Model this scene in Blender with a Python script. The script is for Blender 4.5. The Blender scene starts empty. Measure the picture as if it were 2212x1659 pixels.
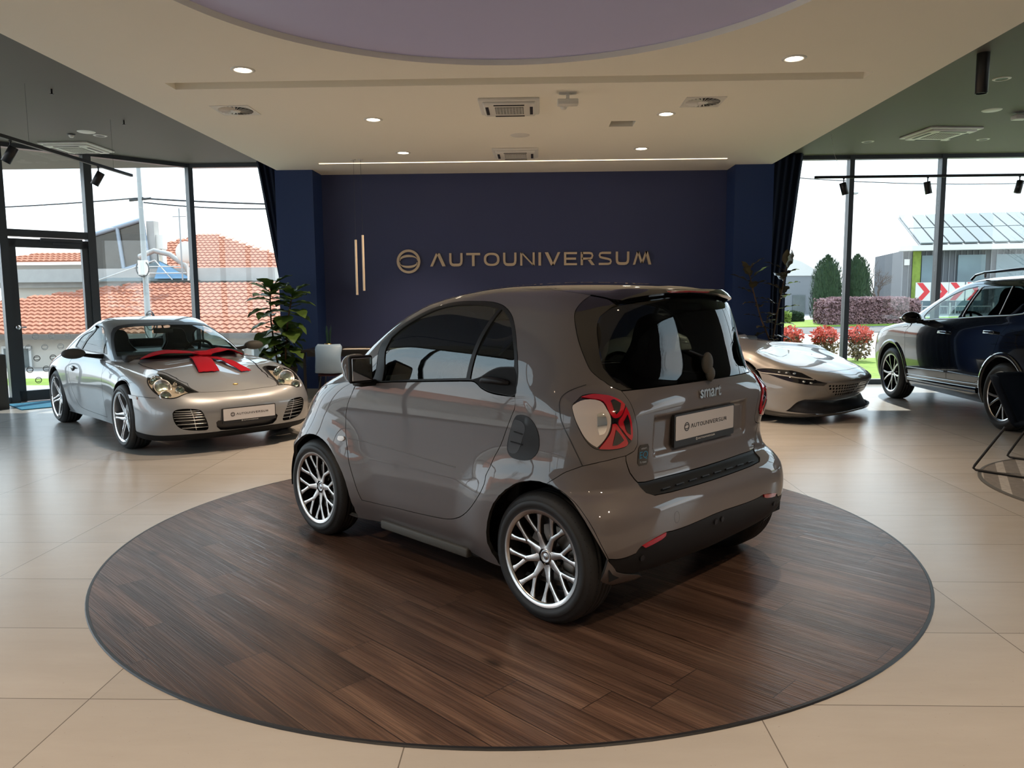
import bpy, math, random
import numpy as np
from mathutils import Vector, Matrix, geometry
random.seed(7)
SC=bpy.context.scene; COL=SC.collection
# ------------------------------------------------------------ materials
MATS={}
def nt(name):
    m=bpy.data.materials.new(name); m.use_nodes=True; t=m.node_tree; t.nodes.clear()
    o=t.nodes.new('ShaderNodeOutputMaterial'); MATS[name]=m
    return m,t,o
def N(t,kind,**kw):
    n=t.nodes.new(kind)
    for k,v in kw.items():
        if k.startswith('i_'):
            k2=k[2:]; k2=int(k2) if k2.isdigit() else k2.replace('_',' ')
            n.inputs[k2].default_value=v
        else: setattr(n,k,v)
    return n
def lk(t,a,b): t.links.new(a,b)
def math_(t,op,a,b=None,c=None):
    n=N(t,'ShaderNodeMath',operation=op)
    for i,x in enumerate((a,b,c)):
        if x is None: continue
        if isinstance(x,(int,float)): n.inputs[i].default_value=x
        else: lk(t,x,n.inputs[i])
    return n.outputs[0]
def pbr(name,col,rough=.5,metal=0.,coat=0.,spec=.5,noise=0.,nscale=20.,bump=0.,bscale=200.,emit=None,es=0.,sheen=0.):
    m,t,o=nt(name)
    p=N(t,'ShaderNodeBsdfPrincipled'); p.inputs['Base Color'].default_value=(*col,1)
    p.inputs['Roughness'].default_value=rough; p.inputs['Metallic'].default_value=metal
    p.inputs['Coat Weight'].default_value=coat; p.inputs['Coat Roughness'].default_value=.02
    p.inputs['Specular IOR Level'].default_value=spec
    if sheen: p.inputs['Sheen Weight'].default_value=sheen
    if emit: p.inputs['Emission Color'].default_value=(*emit,1); p.inputs['Emission Strength'].default_value=es
    if noise or bump:
        tc=N(t,'ShaderNodeTexCoord')
    if noise:
        nz=N(t,'ShaderNodeTexNoise'); nz.inputs['Scale'].default_value=nscale; nz.inputs['Detail'].default_value=4
        lk(t,tc.outputs['Object'],nz.inputs['Vector'])
        mx=N(t,'ShaderNodeMix',data_type='RGBA'); lk(t,nz.outputs['Fac'],mx.inputs['Factor'])
        mx.inputs[6].default_value=(*[c*(1-noise) for c in col],1); mx.inputs[7].default_value=(*[min(1,c*(1+noise)) for c in col],1)
        lk(t,mx.outputs[2],p.inputs['Base Color'])
    if bump:
        n2=N(t,'ShaderNodeTexNoise'); n2.inputs['Scale'].default_value=bscale
        lk(t,tc.outputs['Object'],n2.inputs['Vector'])
        b=N(t,'ShaderNodeBump'); b.inputs['Strength'].default_value=bump; b.inputs['Distance'].default_value=.002
        lk(t,n2.outputs['Fac'],b.inputs['Height']); lk(t,b.outputs['Normal'],p.inputs['Normal'])
    lk(t,p.outputs[0],o.inputs[0]); return m
def glassmat(name,tint,ior=1.45,rough=0.):
    m,t,o=nt(name)
    tr=N(t,'ShaderNodeBsdfTransparent'); tr.inputs[0].default_value=(*tint,1)
    gl=N(t,'ShaderNodeBsdfGlossy'); gl.inputs['Roughness'].default_value=rough
    ge=N(t,'ShaderNodeNewGeometry'); dt=N(t,'ShaderNodeVectorMath',operation='DOT_PRODUCT'); lk(t,ge.outputs['Normal'],dt.inputs[0]); lk(t,ge.outputs['Incoming'],dt.inputs[1])
    c=math_(t,'SUBTRACT',1.,math_(t,'ABSOLUTE',dt.outputs['Value'])); F0=((ior-1)/(ior+1))**2; f=math_(t,'MULTIPLY_ADD',math_(t,'POWER',c,5.),1-F0,F0)
    mx=N(t,'ShaderNodeMixShader'); lk(t,f,mx.inputs[0]); lk(t,tr.outputs[0],mx.inputs[1]); lk(t,gl.outputs[0],mx.inputs[2])
    lk(t,mx.outputs[0],o.inputs[0]); return m
def emis(name,col,s):
    m,t,o=nt(name); e=N(t,'ShaderNodeEmission'); e.inputs[0].default_value=(*col,1); e.inputs[1].default_value=s
    lk(t,e.outputs[0],o.inputs[0]); return m
# ------------------------------------------------------------ objects
def tag(o,label=None,cat=None,group=None,kind=None):
    if label: o['label']=label
    if cat: o['category']=cat
    if group: o['group']=group
    if kind: o['kind']=kind
    return o
def empty(name,label,cat,loc=(0,0,0),rz=0.,group=None):
    o=bpy.data.objects.new(name,None); COL.objects.link(o); o.location=loc; o.rotation_euler=(0,0,rz); o.empty_display_size=.1
    return tag(o,label,cat,group)
def mesh_obj(name,V,F,mats,parent=None,smooth=False,fm=None,ln=None,sf=None):
    me=bpy.data.meshes.new(name); me.from_pydata([tuple(map(float,v)) for v in V],[],[tuple(map(int,f)) for f in F])
    if not isinstance(mats,(list,tuple)): mats=[mats]
    for m in mats: me.materials.append(MATS[m] if isinstance(m,str) else m)
    if fm is not None: me.polygons.foreach_set('material_index',list(fm))
    if sf is not None: me.polygons.foreach_set('use_smooth',list(sf))
    elif smooth or ln is not None: me.polygons.foreach_set('use_smooth',[True]*len(me.polygons))
    me.update()
    if ln is not None: me.normals_split_custom_set([tuple(x) for x in ln])
    o=bpy.data.objects.new(name,me); COL.objects.link(o)
    if parent: o.parent=parent
    return o
class MB:
    """collects shapes into one mesh"""
    def __init__(s): s.V=[];s.F=[];s.S=[];s.M=[];s.mi=0
    def add(s,V,F,smooth=False):
        b=len(s.V); s.V+= [tuple(v) for v in V]; s.F+=[tuple(i+b for i in f) for f in F]; s.S+=[smooth]*len(F); s.M+=[s.mi]*len(F); return s
    def box(s,c,d,rz=0.,M=None):
        x,y,z=[k/2 for k in d]; V=[Vector((sx*x,sy*y,sz*z)) for sx in(-1,1) for sy in(-1,1) for sz in(-1,1)]
        R=M if M is not None else Matrix.Rotation(rz,3,'Z'); V=[R@v+Vector(c) for v in V]
        return s.add(V,[(0,1,3,2),(4,6,7,5),(0,4,5,1),(2,3,7,6),(0,2,6,4),(1,5,7,3)])
    def rbox(s,c,d,r=.02,n=3,rz=0.,M=None,smooth=True):
        """box with rounded edges (superellipsoid-like rounding by clamped sphere)"""
        x,y,z=[k/2 for k in d]; r=min(r,x,y,z); m=4*n
        V=[];F=[]
        la=[-math.pi/2+math.pi*i/(2*n) for i in range(2*n+1)]; la=la[:n+1]+la[n:]
        lo=[]
        for q in range(4):
            for i in range(n+1): lo.append((q*math.pi/2+math.pi/2*i/n,q))
        sg=[(1,1),(-1,1),(-1,-1),(1,-1)]
        for i,a in enumerate(la):
            zz=(z-r)*(-1 if i<=n else 1)+r*math.sin(a)
            for (b,q) in lo:
                V.append(Vector((sg[q][0]*(x-r)+r*math.cos(a)*math.cos(b),sg[q][1]*(y-r)+r*math.cos(a)*math.sin(b),zz)))
        k=len(lo)
        for i in range(len(la)-1):
            for j in range(k): F.append((i*k+j,i*k+(j+1)%k,(i+1)*k+(j+1)%k,(i+1)*k+j))
        F.append(tuple(range(k-1,-1,-1))); F.append(tuple((len(la)-1)*k+j for j in range(k)))
        R=M if M is not None else Matrix.Rotation(rz,3,'Z')
        return s.add([R@v+Vector(c) for v in V],F,smooth)
    def tube(s,pts,r,n=8,cap=True,closed=False):
        pts=[Vector(p) for p in pts]; rr=r if isinstance(r,(list,tuple)) else [r]*len(pts)
        V=[];F=[]; prev=None; L=len(pts)
        for i,p in enumerate(pts):
            if closed: t=(pts[(i+1)%L]-pts[i-1])
            else: t=(pts[min(i+1,L-1)]-pts[max(i-1,0)])
            t.normalize()
            if prev is None:
                a=Vector((0,0,1)) if abs(t.z)<.9 else Vector((1,0,0)); u=t.cross(a).normalized()
            else: u=(prev-t*prev.dot(t)).normalized()
            prev=u; w=t.cross(u)
            for k in range(n):
                an=2*math.pi*k/n; V.append(p+(u*math.cos(an)+w*math.sin(an))*rr[i])
        for i in range(L if closed else L-1):
            for k in range(n): j=(i+1)%L; F.append((i*n+k,i*n+(k+1)%n,j*n+(k+1)%n,j*n+k))
        s.add(V,F,True)
        if cap and not closed:
            s.add(V[:n],[tuple(range(n-1,-1,-1))]); s.add(V[-n:],[tuple(range(n))])
        return s
    def cyl(s,a,b,r,n=24,r2=None): return s.tube([a,b],[r,r if r2 is None else r2],n)
    def lathe(s,prof,n=48,M=None,smooth=True,closed=False):
        """prof (radius, height) about z"""
        V=[];F=[]
        for (r,h) in prof:
            for k in range(n):
                a=2*math.pi*k/n; v=Vector((r*math.cos(a),r*math.sin(a),h)); V.append(M@v if M else v)
        P=len(prof)
        for i in range(P if closed else P-1):
            for k in range(n): j=(i+1)%P; F.append((i*n+k,i*n+(k+1)%n,j*n+(k+1)%n,j*n+k))
        return s.add(V,F,smooth)
    def prism(s,poly,o,ex,ey,ez,h0=0.,h1=.01):
        """2D polygon in plane (ex,ey) at o extruded along ez"""
        o=Vector(o);ex=Vector(ex);ey=Vector(ey);ez=Vector(ez)
        A=[o+ex*x+ey*y+ez*h0 for x,y in poly]; B=[o+ex*x+ey*y+ez*h1 for x,y in poly]; n=len(poly)
        tri=geometry.tessellate_polygon([[Vector((x,y,0)) for x,y in poly]])
        ar=sum(poly[i][0]*poly[(i+1)%n][1]-poly[(i+1)%n][0]*poly[i][1] for i in range(n))
        F=[]
        for t in tri:
            a,b,c=[Vector((*poly[k],0)) for k in t]
            t=tuple(t) if ((b-a).cross(c-a)).z>0 else tuple(reversed(t))
            F.append(tuple(k+n for k in t)); F.append(tuple(reversed(t)))
        for i in range(n):
            j=(i+1)%n; F.append((i,j,j+n,i+n) if ar>0 else (j,i,i+n,j+n))
        if ex.cross(ey).dot(ez)<0: F=[tuple(reversed(f)) for f in F]
        return s.add(A+B,F)
    def sphere(s,c,r,n=16,m=10,sc=(1,1,1),M=None):
        V=[];F=[]
        for i in range(m+1):
            a=-math.pi/2+math.pi*i/m
            for k in range(n):
                b=2*math.pi*k/n; v=Vector((r*math.cos(a)*math.cos(b)*sc[0],r*math.cos(a)*math.sin(b)*sc[1],r*math.sin(a)*sc[2])); V.append((M@v if M else v)+Vector(c))
        for i in range(m):
            for k in range(n): F.append((i*n+k,i*n+(k+1)%n,(i+1)*n+(k+1)%n,(i+1)*n+k))
        return s.add(V,F,True)
    def obj(s,name,mats,parent=None):
        return mesh_obj(name,s.V,s.F,mats,parent,sf=s.S,fm=s.M)
def copy_tree(o,parent=None):
    c=o.copy(); COL.objects.link(c)
    if parent: c.parent=parent
    for ch in list(o.children): copy_tree(ch,c)
    return c
# ------------------------------------------------------------ surfaces
def pchip(xs,ys,x):
    n=len(xs)
    if x<=xs[0]: return ys[0]
    if x>=xs[-1]: return ys[-1]
    i=0
    while x>xs[i+1]: i+=1
    def sl(k):
        if k==0: return (ys[1]-ys[0])/(xs[1]-xs[0])
        if k==n-1: return (ys[-1]-ys[-2])/(xs[-1]-xs[-2])
        a=(ys[k]-ys[k-1])/(xs[k]-xs[k-1]); b=(ys[k+1]-ys[k])/(xs[k+1]-xs[k])
        h0=xs[k]-xs[k-1];h1=xs[k+1]-xs[k]
        if a*b<=0: return 0.
        return a*b/(a+b)+.5*min(abs((a*h1+b*h0)/(h0+h1)),3*min(abs(a),abs(b)))*(1 if a>0 else -1)
    h=xs[i+1]-xs[i]; t=(x-xs[i])/h; m0=sl(i)*h;m1=sl(i+1)*h
    return (2*t**3-3*t*t+1)*ys[i]+(t**3-2*t*t+t)*m0+(-2*t**3+3*t*t)*ys[i+1]+(t**3-t*t)*m1
def sst(t): t=np.clip(t,0,1); return t*t*(3-2*t)
class Slice:
    """car shell as a stack of rounded slices: rows (z, x_front, x_rear, half width, roundness front/rear, corner length front/rear)"""
    def __init__(s,T,UM=1.45,deform=None):
        T=[r[:6]+tuple(L*min(1.,.985*(r[1]-r[2])/(r[6]+r[7])) for L in r[6:8]) for r in T]
        v=[0.]
        for a,b in zip(T,T[1:]): v.append(v[-1]+math.hypot(b[0]-a[0],b[3]-a[3]))
        s.vmax=v[-1]; s.UF,s.UA,s.UM,s.UB,s.UR=.8,.75,UM,.42,.8; s.umax=s.UF+s.UA+s.UM+s.UB+s.UR; s.deform=deform
        s.tv=np.linspace(0,s.vmax,800); s.tab=[np.array([pchip(v,[r[k] for r in T],x) for x in s.tv]) for k in range(8)]
        s.su=s.sv=1.
    def vz(s,z): return float(np.interp(z,s.tab[0],s.tv))
    def S(s,u,v):
        u=np.asarray(u,float);v=np.asarray(v,float); u,v=np.broadcast_arrays(u,v)
        sg=np.where(u<0,-1.,1.); u=abs(u); sg=np.where(u>s.umax,-sg,sg); u=np.where(u>s.umax,2*s.umax-u,u)
        z,xf,xr,w,nf,nr,Lf,Lr=[np.interp(v,s.tv,t) for t in s.tab]
        def se(p,q,n): k=(p**n+q**n)**(1/n); return p/k,q/k
        p=np.where(u<s.UF,1,np.clip(1-(u-s.UF)/s.UA,0,1)); q=np.where(u<s.UF,u/s.UF,1.); p1,q1=se(p,q,nf)
        x1=xf-Lf+p1*Lf; y1=w*q1
        u2=u-s.UF-s.UA; t=u2/s.UM; x2=(xf-Lf)*(1-t)+(xr+Lr)*t
        u3=u2-s.UM; p=np.where(u3<s.UB,np.clip(u3/s.UB,0,1),1.); q=np.where(u3<s.UB,1.,np.clip(1-(u3-s.UB)/s.UR,0,1)); p3,q3=se(p,q,nr)
        x3=xr+Lr-p3*Lr; y3=w*q3
        x=np.where(u2<=0,x1,np.where(u3<=0,x2,x3)); y=np.where(u2<=0,y1,np.where(u3<=0,w,y3))
        if s.deform: x,y,z=s.deform(x,y,z)
        return np.stack([x,y*sg,z],-1)
def cr_basis(t,n):
    t=np.clip(np.asarray(t,float),0,n-1-1e-9); i=np.floor(t).astype(int); f=t-i
    W=np.zeros((t.size,n)); idx=np.arange(t.size)
    c=[-.5*f**3+f*f-.5*f,1.5*f**3-2.5*f*f+1,-1.5*f**3+2*f*f+.5*f,.5*f**3-.5*f*f]
    for k,cc in zip((-1,0,1,2),c):
        j=i+k; lo=j<0; hi=j>n-1; ok=~lo&~hi
        np.add.at(W,(idx[ok],j[ok]),cc[ok])
        if lo.any(): np.add.at(W,(idx[lo],0),2*cc[lo]); np.add.at(W,(idx[lo],1),-cc[lo])
        if hi.any(): np.add.at(W,(idx[hi],n-1),2*cc[hi]); np.add.at(W,(idx[hi],n-2),-cc[hi])
    return W
class Grid:
    """half shell from columns of points (bottom to spine), front centre to rear centre"""
    def __init__(s,cols,su=.35,sv=.12):
        s.A=np.array(cols,float); s.nu,s.nv=s.A.shape[:2]; s.umax=s.nu-1.; s.vmax=s.nv-1.; s.su,s.sv=su,sv
    def S(s,u,v):
        u=np.asarray(u,float);v=np.asarray(v,float); u,v=np.broadcast_arrays(u,v); sh=u.shape
        sg=np.where(u<0,-1.,1.); u=abs(u); sg=np.where(u>s.umax,-sg,sg); u=np.where(u>s.umax,2*s.umax-u,u)
        P=np.einsum('ni,nj,ijk->nk',cr_basis(u.ravel(),s.nu),cr_basis(v.ravel(),s.nv),s.A)
        P[:,1]=np.maximum(P[:,1],0)*sg.ravel(); return P.reshape(sh+(3,))
def inv_xz(S,x,z,front=None):
    """surface parameters of the side point at (x,z)"""
    if not hasattr(S,'_g'):
        u=np.linspace(0,S.umax,500)[:,None]; v=np.linspace(0,S.vmax,260)[None,:]; S._g=(u,v,S.S(u,v))
    u,v,P=S._g
    D=(P[...,0]-x)**2+(P[...,2]-z)**2-.0004*P[...,1]
    D=np.where(P[...,1]<.5,9,D)
    i,j=np.unravel_index(D.argmin(),D.shape); a,b=float(u[i,0]),float(v[0,j])
    for _ in range(3):
        p=S.S(np.array([a,a+1e-3,a]),np.array([b,b,b+1e-3])); f=np.array([p[0,0]-x,p[0,2]-z])
        J=np.array([[p[1,0]-p[0,0],p[2,0]-p[0,0]],[p[1,2]-p[0,2],p[2,2]-p[0,2]]])/1e-3
        try: d=np.linalg.solve(J,f)
        except Exception: break
        if abs(d).max()>.2: break
        a-=d[0]; b-=d[1]
    return (a,b)
def nrm(S,u,v):
    e=1.5e-3
    a=S.S(u+e,v)-S.S(u-e,v); v1=np.minimum(v+e,S.vmax-1e-6); v0=np.maximum(v-e,0); b=S.S(u,v1)-S.S(u,v0)
    n=np.cross(a,b); l=np.linalg.norm(n,axis=-1,keepdims=True)
    return np.where(l>1e-12,n/np.maximum(l,1e-12),np.array([0,0,1.]))
def inside(poly,P):
    x,y=P[:,0],P[:,1]; c=np.zeros(len(P),bool); n=len(poly); A=np.array(poly)
    for i in range(n):
        x1,y1=A[i];x2,y2=A[i-1]
        if y1==y2: continue
        m=((y1>y)!=(y2>y))&(x<(x2-x1)*(y-y1)/(y2-y1)+x1); c^=m
    return c
def smooth_loop(pts,n=3,ang=38,closed=True,su=1.,sv=1.):
    """Catmull-Rom smoothing that keeps sharp corners"""
    P=[np.array(p,float) for p in pts]; L=len(P); out=[]
    sc=np.array([su,sv])
    def corner(i):
        if not closed and i in(0,L-1): return True
        a=(P[i]-P[i-1])*sc; b=(P[(i+1)%L]-P[i])*sc
        c=a@b/(np.linalg.norm(a)*np.linalg.norm(b)+1e-12); return c<math.cos(math.radians(ang))
    cr=[corner(i) for i in range(L)]
    for i in range(L if closed else L-1):
        p1,p2=P[i],P[(i+1)%L]
        l12=np.linalg.norm((p2-p1)*sc)
        p0=P[i-1]; p3=P[(i+2)%L]
        m1=np.zeros(2); m2=np.zeros(2)
        t1=(p2-p0); t2=(p3-p1)
        m1=(p2-p1) if cr[i] else t1/(np.linalg.norm(t1*sc)+1e-9)*l12
        m2=(p2-p1) if cr[(i+1)%L] else t2/(np.linalg.norm(t2*sc)+1e-9)*l12
        for k in range(n):
            t=k/n; out.append((2*t**3-3*t*t+1)*p1+(t**3-2*t*t+t)*m1+(-2*t**3+3*t*t)*p2+(t**3-t*t)*m2)
    if not closed: out.append(P[-1])
    return [tuple(float(c) for c in p) for p in out]
def offset(loop,d,su=1.,sv=1.):
    A=np.array(loop)*np.array([su,sv]); n=len(A)
    ar=sum(A[i][0]*A[(i+1)%n][1]-A[(i+1)%n][0]*A[i][1] for i in range(n)); sgn=1 if ar>0 else -1
    out=[]
    for i in range(n):
        a=A[i]-A[i-1]; b=A[(i+1)%n]-A[i]
        la,lb=np.linalg.norm(a),np.linalg.norm(b)
        if la<1e-9 or lb<1e-9: out.append(A[i]); continue
        na=np.array([a[1],-a[0]])/la; nb=np.array([b[1],-b[0]])/lb; m=na+nb; l=np.linalg.norm(m)
        if l<.3: m=na;k=1
        else: m/=l; k=min(2.,1/max(.4,m@na))
        out.append(A[i]+m*d*k*sgn)
    return [(float(p[0]/su),float(p[1]/sv)) for p in out]
def clampc(loop,S):
    return [(min(max(u,0.),S.umax),min(max(v,0.),S.vmax)) for u,v in loop]
def panel(name,S,loops,mats,parent,cell=.03,sides='LR',off=0.,thick=.006,inner=True,warp=None):
    """sheet lying on surface S, bounded by loops (even-odd) in half-surface parameters"""
    su,sv=S.su,S.sv
    loops=[clampc(l,S) for l in loops]
    tu=.0075/su
    loops=[[(0. if u<tu else (S.umax if u>S.umax-tu else u),(S.vmax if v>S.vmax-.006/sv else v)) for u,v in l] for l in loops]
    tu=.0075/su
    loops=[[(0. if u<tu else (S.umax if u>S.umax-tu else u),(S.vmax if v>S.vmax-.006/sv else v)) for u,v in l] for l in loops]
    tu=.0075/su
    loops=[[(0. if u<tu else (S.umax if u>S.umax-tu else u),(S.vmax if v>S.vmax-.006/sv else v)) for u,v in l] for l in loops]
    tu=.0075/su
    loops=[[(0. if u<tu else (S.umax if u>S.umax-tu else u),(S.vmax if v>S.vmax-.006/sv else v)) for u,v in l] for l in loops]
    tu=.0075/su
    loops=[[(0. if u<tu else (S.umax if u>S.umax-tu else u),(S.vmax if v>S.vmax-.006/sv else v)) for u,v in l] for l in loops]
    R=[]
    for l in loops:
        r=[];n=len(l)
        for i in range(n):
            a=np.array(l[i]);b=np.array(l[(i+1)%n]); d=np.linalg.norm((b-a)*[su,sv])
            if d<1e-6: continue
            k=max(1,int(math.ceil(d/cell)))
            for j in range(k): r.append(tuple(a+(b-a)*j/k))
        R.append(r)
    pts=[];edges=[];
    for r in R:
        b=len(pts); pts+=r; edges+=[(b+i,b+(i+1)%len(r)) for i in range(len(r))]
    A=np.array(pts); lo=A.min(0); hi=A.max(0)
    nu=max(2,int((hi[0]-lo[0])*su/cell)); nv=max(2,int((hi[1]-lo[1])*sv/cell))
    gu,gv=np.meshgrid(np.linspace(lo[0],hi[0],nu+1),np.linspace(lo[1],hi[1],nv+1)); Gp=np.stack([gu.ravel(),gv.ravel()],1)
    def eo(P):
        c=np.zeros(len(P),bool)
        for r in R: c^=inside(r,P)
        return c
    Gp=Gp[eo(Gp)]
    if len(Gp):
        scl=np.array([su,sv]); dmin=np.full(len(Gp),9.)
        E0=A[[e[0] for e in edges]]*scl; Gs=Gp*scl
        for k in range(0,len(E0)): dmin=np.minimum(dmin,((Gs-E0[k])**2).sum(1))
        Gp=Gp[dmin>(cell*.45)**2]
    allp=[Vector((p[0]*su,p[1]*sv)) for p in pts]+[Vector((float(p[0]*su),float(p[1]*sv))) for p in Gp]
    vo,eo_,fo,*_=geometry.delaunay_2d_cdt(allp,edges,[],0,1e-5)
    V2=np.array([(v.x/su,v.y/sv) for v in vo]); Fc=[tuple(f) for f in fo]
    cen=np.array([V2[list(f)].mean(0) for f in Fc]); keep=eo(cen)
    Fc=[f if ((V2[f[1]][0]-V2[f[0]][0])*(V2[f[2]][1]-V2[f[0]][1])-(V2[f[2]][0]-V2[f[0]][0])*(V2[f[1]][1]-V2[f[0]][1]))>0 else f[::-1] for f,k in zip(Fc,keep) if k]
    used=sorted({i for f in Fc for i in f}); mp={o:i for i,o in enumerate(used)}; V2=V2[used]; Fc=[tuple(mp[i] for i in f) for f in Fc]
    cnt={}
    for f in Fc:
        for i in range(len(f)):
            a,b=f[i],f[(i+1)%len(f)]; cnt[(a,b)]=1
    bd=[(a,b) for (a,b) in cnt if (b,a) not in cnt and not ((V2[a][0]<1e-5 and V2[b][0]<1e-5) or (V2[a][0]>S.umax-1e-5 and V2[b][0]>S.umax-1e-5))]
    V=[];F=[];FM=[];LN=[]
    for sd in sides:
        sg=1. if sd=='L' else -1.
        U=V2[:,0]*sg; Vv=V2[:,1]; P=S.S(U,Vv); NN=nrm(S,U,Vv)
        o_=off if not callable(off) else off(V2)[:,None]
        P=P+NN*o_
        b=len(V); n=len(P); V+=list(P)
        for f in Fc:
            g=f if sg>0 else f[::-1]
            F.append(tuple(b+i for i in g)); FM.append(0); LN+=[NN[i] for i in g]
        if inner:
            Q=P-NN*thick; V+=list(Q)
            for f in Fc:
                g=f[::-1] if sg>0 else f
                F.append(tuple(b+n+i for i in g)); FM.append(1); LN+=[-NN[i] for i in g]
            for (a,c) in bd:
                g=(a,b+0,c)
                q=(b+a,b+n+a,b+n+c,b+c) if sg>0 else (b+c,b+n+c,b+n+a,b+a)
                p0,p1,p2=[np.array(V[k]) for k in q[:3]]; fn=np.cross(p1-p0,p2-p0); l=np.linalg.norm(fn); fn=fn/l if l>1e-12 else NN[a]
                F.append(q); FM.append(1 if thick>.004 else 0); LN+=[fn]*4
    if not isinstance(mats,(list,tuple)): mats=[mats,mats]
    return mesh_obj(name,V,F,list(mats),parent,fm=FM,ln=LN)
def strip(name,S,line,w,mat,parent,sides='LR',off=.0012,cell=.03,h=None):
    """narrow band following a line on the surface"""
    mb=MB()
    for sd in sides:
        sg=1. if sd=='L' else -1.
        L=[]
        for a,b in zip(line,line[1:]):
            a=np.array(a);b=np.array(b); k=max(1,int(np.linalg.norm((b-a)*[S.su,S.sv])/cell))
            for j in range(k): L.append(a+(b-a)*j/k)
        L.append(np.array(line[-1])); L=np.array(L)
        P=S.S(L[:,0]*sg,L[:,1]); NN=nrm(S,L[:,0]*sg,L[:,1]); T=np.gradient(P,axis=0); B=np.cross(NN,T); B/=np.linalg.norm(B,axis=1,keepdims=True)+1e-12
        if h is None:
            A=P+B*w/2+NN*off; C=P-B*w/2+NN*off; n=len(P)
            mb.add(list(A)+list(C),[(i,i+n,i+n+1,i+1) for i in range(n-1)],True)
        else:
            ring=[(w/2,0),(w/2*.8,h*.8),(0,h),(-w/2*.8,h*.8),(-w/2,0)]; n=len(P); V=[]
            for (bx,hx) in ring: V+=list(P+B*bx+NN*(off+hx))
            mb.add(V,[((k)*n+i,(k+1)*n+i,(k+1)*n+i+1,k*n+i+1) for k in range(4) for i in range(n-1)],True)
    return mb.obj(name,mat,parent)
# ------------------------------------------------------------ materials used everywhere
pbr('paint_taupe',(.135,.118,.117),rough=.55,coat=1.,spec=.35)
pbr('paint_taupe_inner',(.03,.03,.03),rough=.8)
pbr('gloss_black',(.006,.006,.008),rough=.08,coat=1.)
pbr('satin_black',(.010,.010,.011),rough=.45,spec=.3)
pbr('soft_black',(.008,.008,.009),rough=.7,spec=.25)
pbr('rubber',(.017,.017,.018),rough=.55,bump=.15,bscale=300)
pbr('paint_silver',(.29,.30,.315),rough=.40,metal=.45,coat=1.)
pbr('paint_champagne',(.27,.25,.235),rough=.42,metal=.35,coat=1.)
pbr('paint_blueblack',(.004,.006,.012),rough=.10,coat=1.,spec=.6)
pbr('alloy_bright',(.72,.71,.70),rough=.22,metal=1.)
pbr('alloy_dark',(.012,.012,.013),rough=.25,coat=.6)
pbr('chrome',(.85,.86,.87),rough=.06,metal=1.)
pbr('alu',(.55,.55,.56),rough=.3,metal=1.)
pbr('brake_metal',(.30,.28,.26),rough=.4,metal=1.)
pbr('lens_red',(.42,.006,.018),rough=.12,coat=1.)
pbr('lens_red_bright',(.62,.012,.03),rough=.10,coat=1.)
pbr('lens_white',(.75,.66,.60),rough=.10,coat=1.)
pbr('plate_white',(.66,.64,.65),rough=.18,coat=.6)
pbr('ink',(.02,.02,.024),rough=.4)
pbr('white_ink',(.7,.7,.7),rough=.4)
pbr('brass_letters',(.62,.50,.36),rough=.35,metal=.25)
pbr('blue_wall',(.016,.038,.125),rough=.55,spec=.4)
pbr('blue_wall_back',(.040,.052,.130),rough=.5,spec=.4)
pbr('white_ceiling',(.84,.80,.70),rough=.85)
pbr('grey_ceiling',(.092,.080,.070),rough=.6)
pbr('lilac_ceiling',(.52,.52,.80),rough=.5)
pbr('frame_grey',(.062,.070,.078),rough=.38,metal=.2)
pbr('clad_wall',(.22,.21,.20),rough=.8)
pbr('white_wall',(.60,.57,.52),rough=.8)
pbr('light_plinth',(.42,.38,.32),rough=.6)
pbr('white_plastic',(.68,.66,.61),rough=.5)
pbr('black_plastic',(.015,.015,.017),rough=.45)
pbr('black_metal',(.010,.010,.012),rough=.4)
pbr('blue_chair',(.22,.32,.44),rough=.45)
pbr('maroon_fabric',(.05,.012,.018),rough=.9)
pbr('navy_fabric',(.004,.007,.013),rough=.9,spec=.08,bump=.3,bscale=500)
pbr('desk_black',(.016,.014,.013),rough=.35)
pbr('paper',(.6,.56,.5),rough=.8)
pbr('gold',(.65,.42,.16),rough=.25,metal=.9)
pbr('leaf_dark',(.012,.05,.028),rough=.45)
pbr('fig_leaf',(.085,.15,.028),rough=.42,spec=.5,noise=.5,nscale=9)
pbr('rubber_leaf',(.085,.072,.040),rough=.25,spec=.6,noise=.6,nscale=7)
pbr('bark',(.10,.055,.03),rough=.8)
pbr('pot_dark',(.03,.026,.022),rough=.5)
pbr('red_ribbon',(.30,.002,.012),rough=.8,spec=.2)
pbr('seat_black',(.009,.009,.010),rough=.7)
pbr('seat_piping',(.35,.35,.34),rough=.6)
pbr('curtain_navy',(.006,.013,.032),rough=.9)
pbr('doormat_blue',(.03,.20,.33),rough=.9,noise=.4,nscale=40)
pbr('planter_taupe',(.07,.066,.058),rough=.6)
glassmat('window_glass',(.955,.975,.97),1.5)
glassmat('car_glass',(.34,.40,.39),1.95)
glassmat('car_glass_clear',(.80,.90,.86),1.5)
glassmat('car_glass_dark',(.16,.19,.185),1.6)
glassmat('lamp_glass',(.86,.84,.80),1.5)
emis('lamp_on',(1,.86,.66),14.)
emis('led_line',(1,.78,.52),2.2)
emis('led_white',(1,.95,.9),3.)
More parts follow.
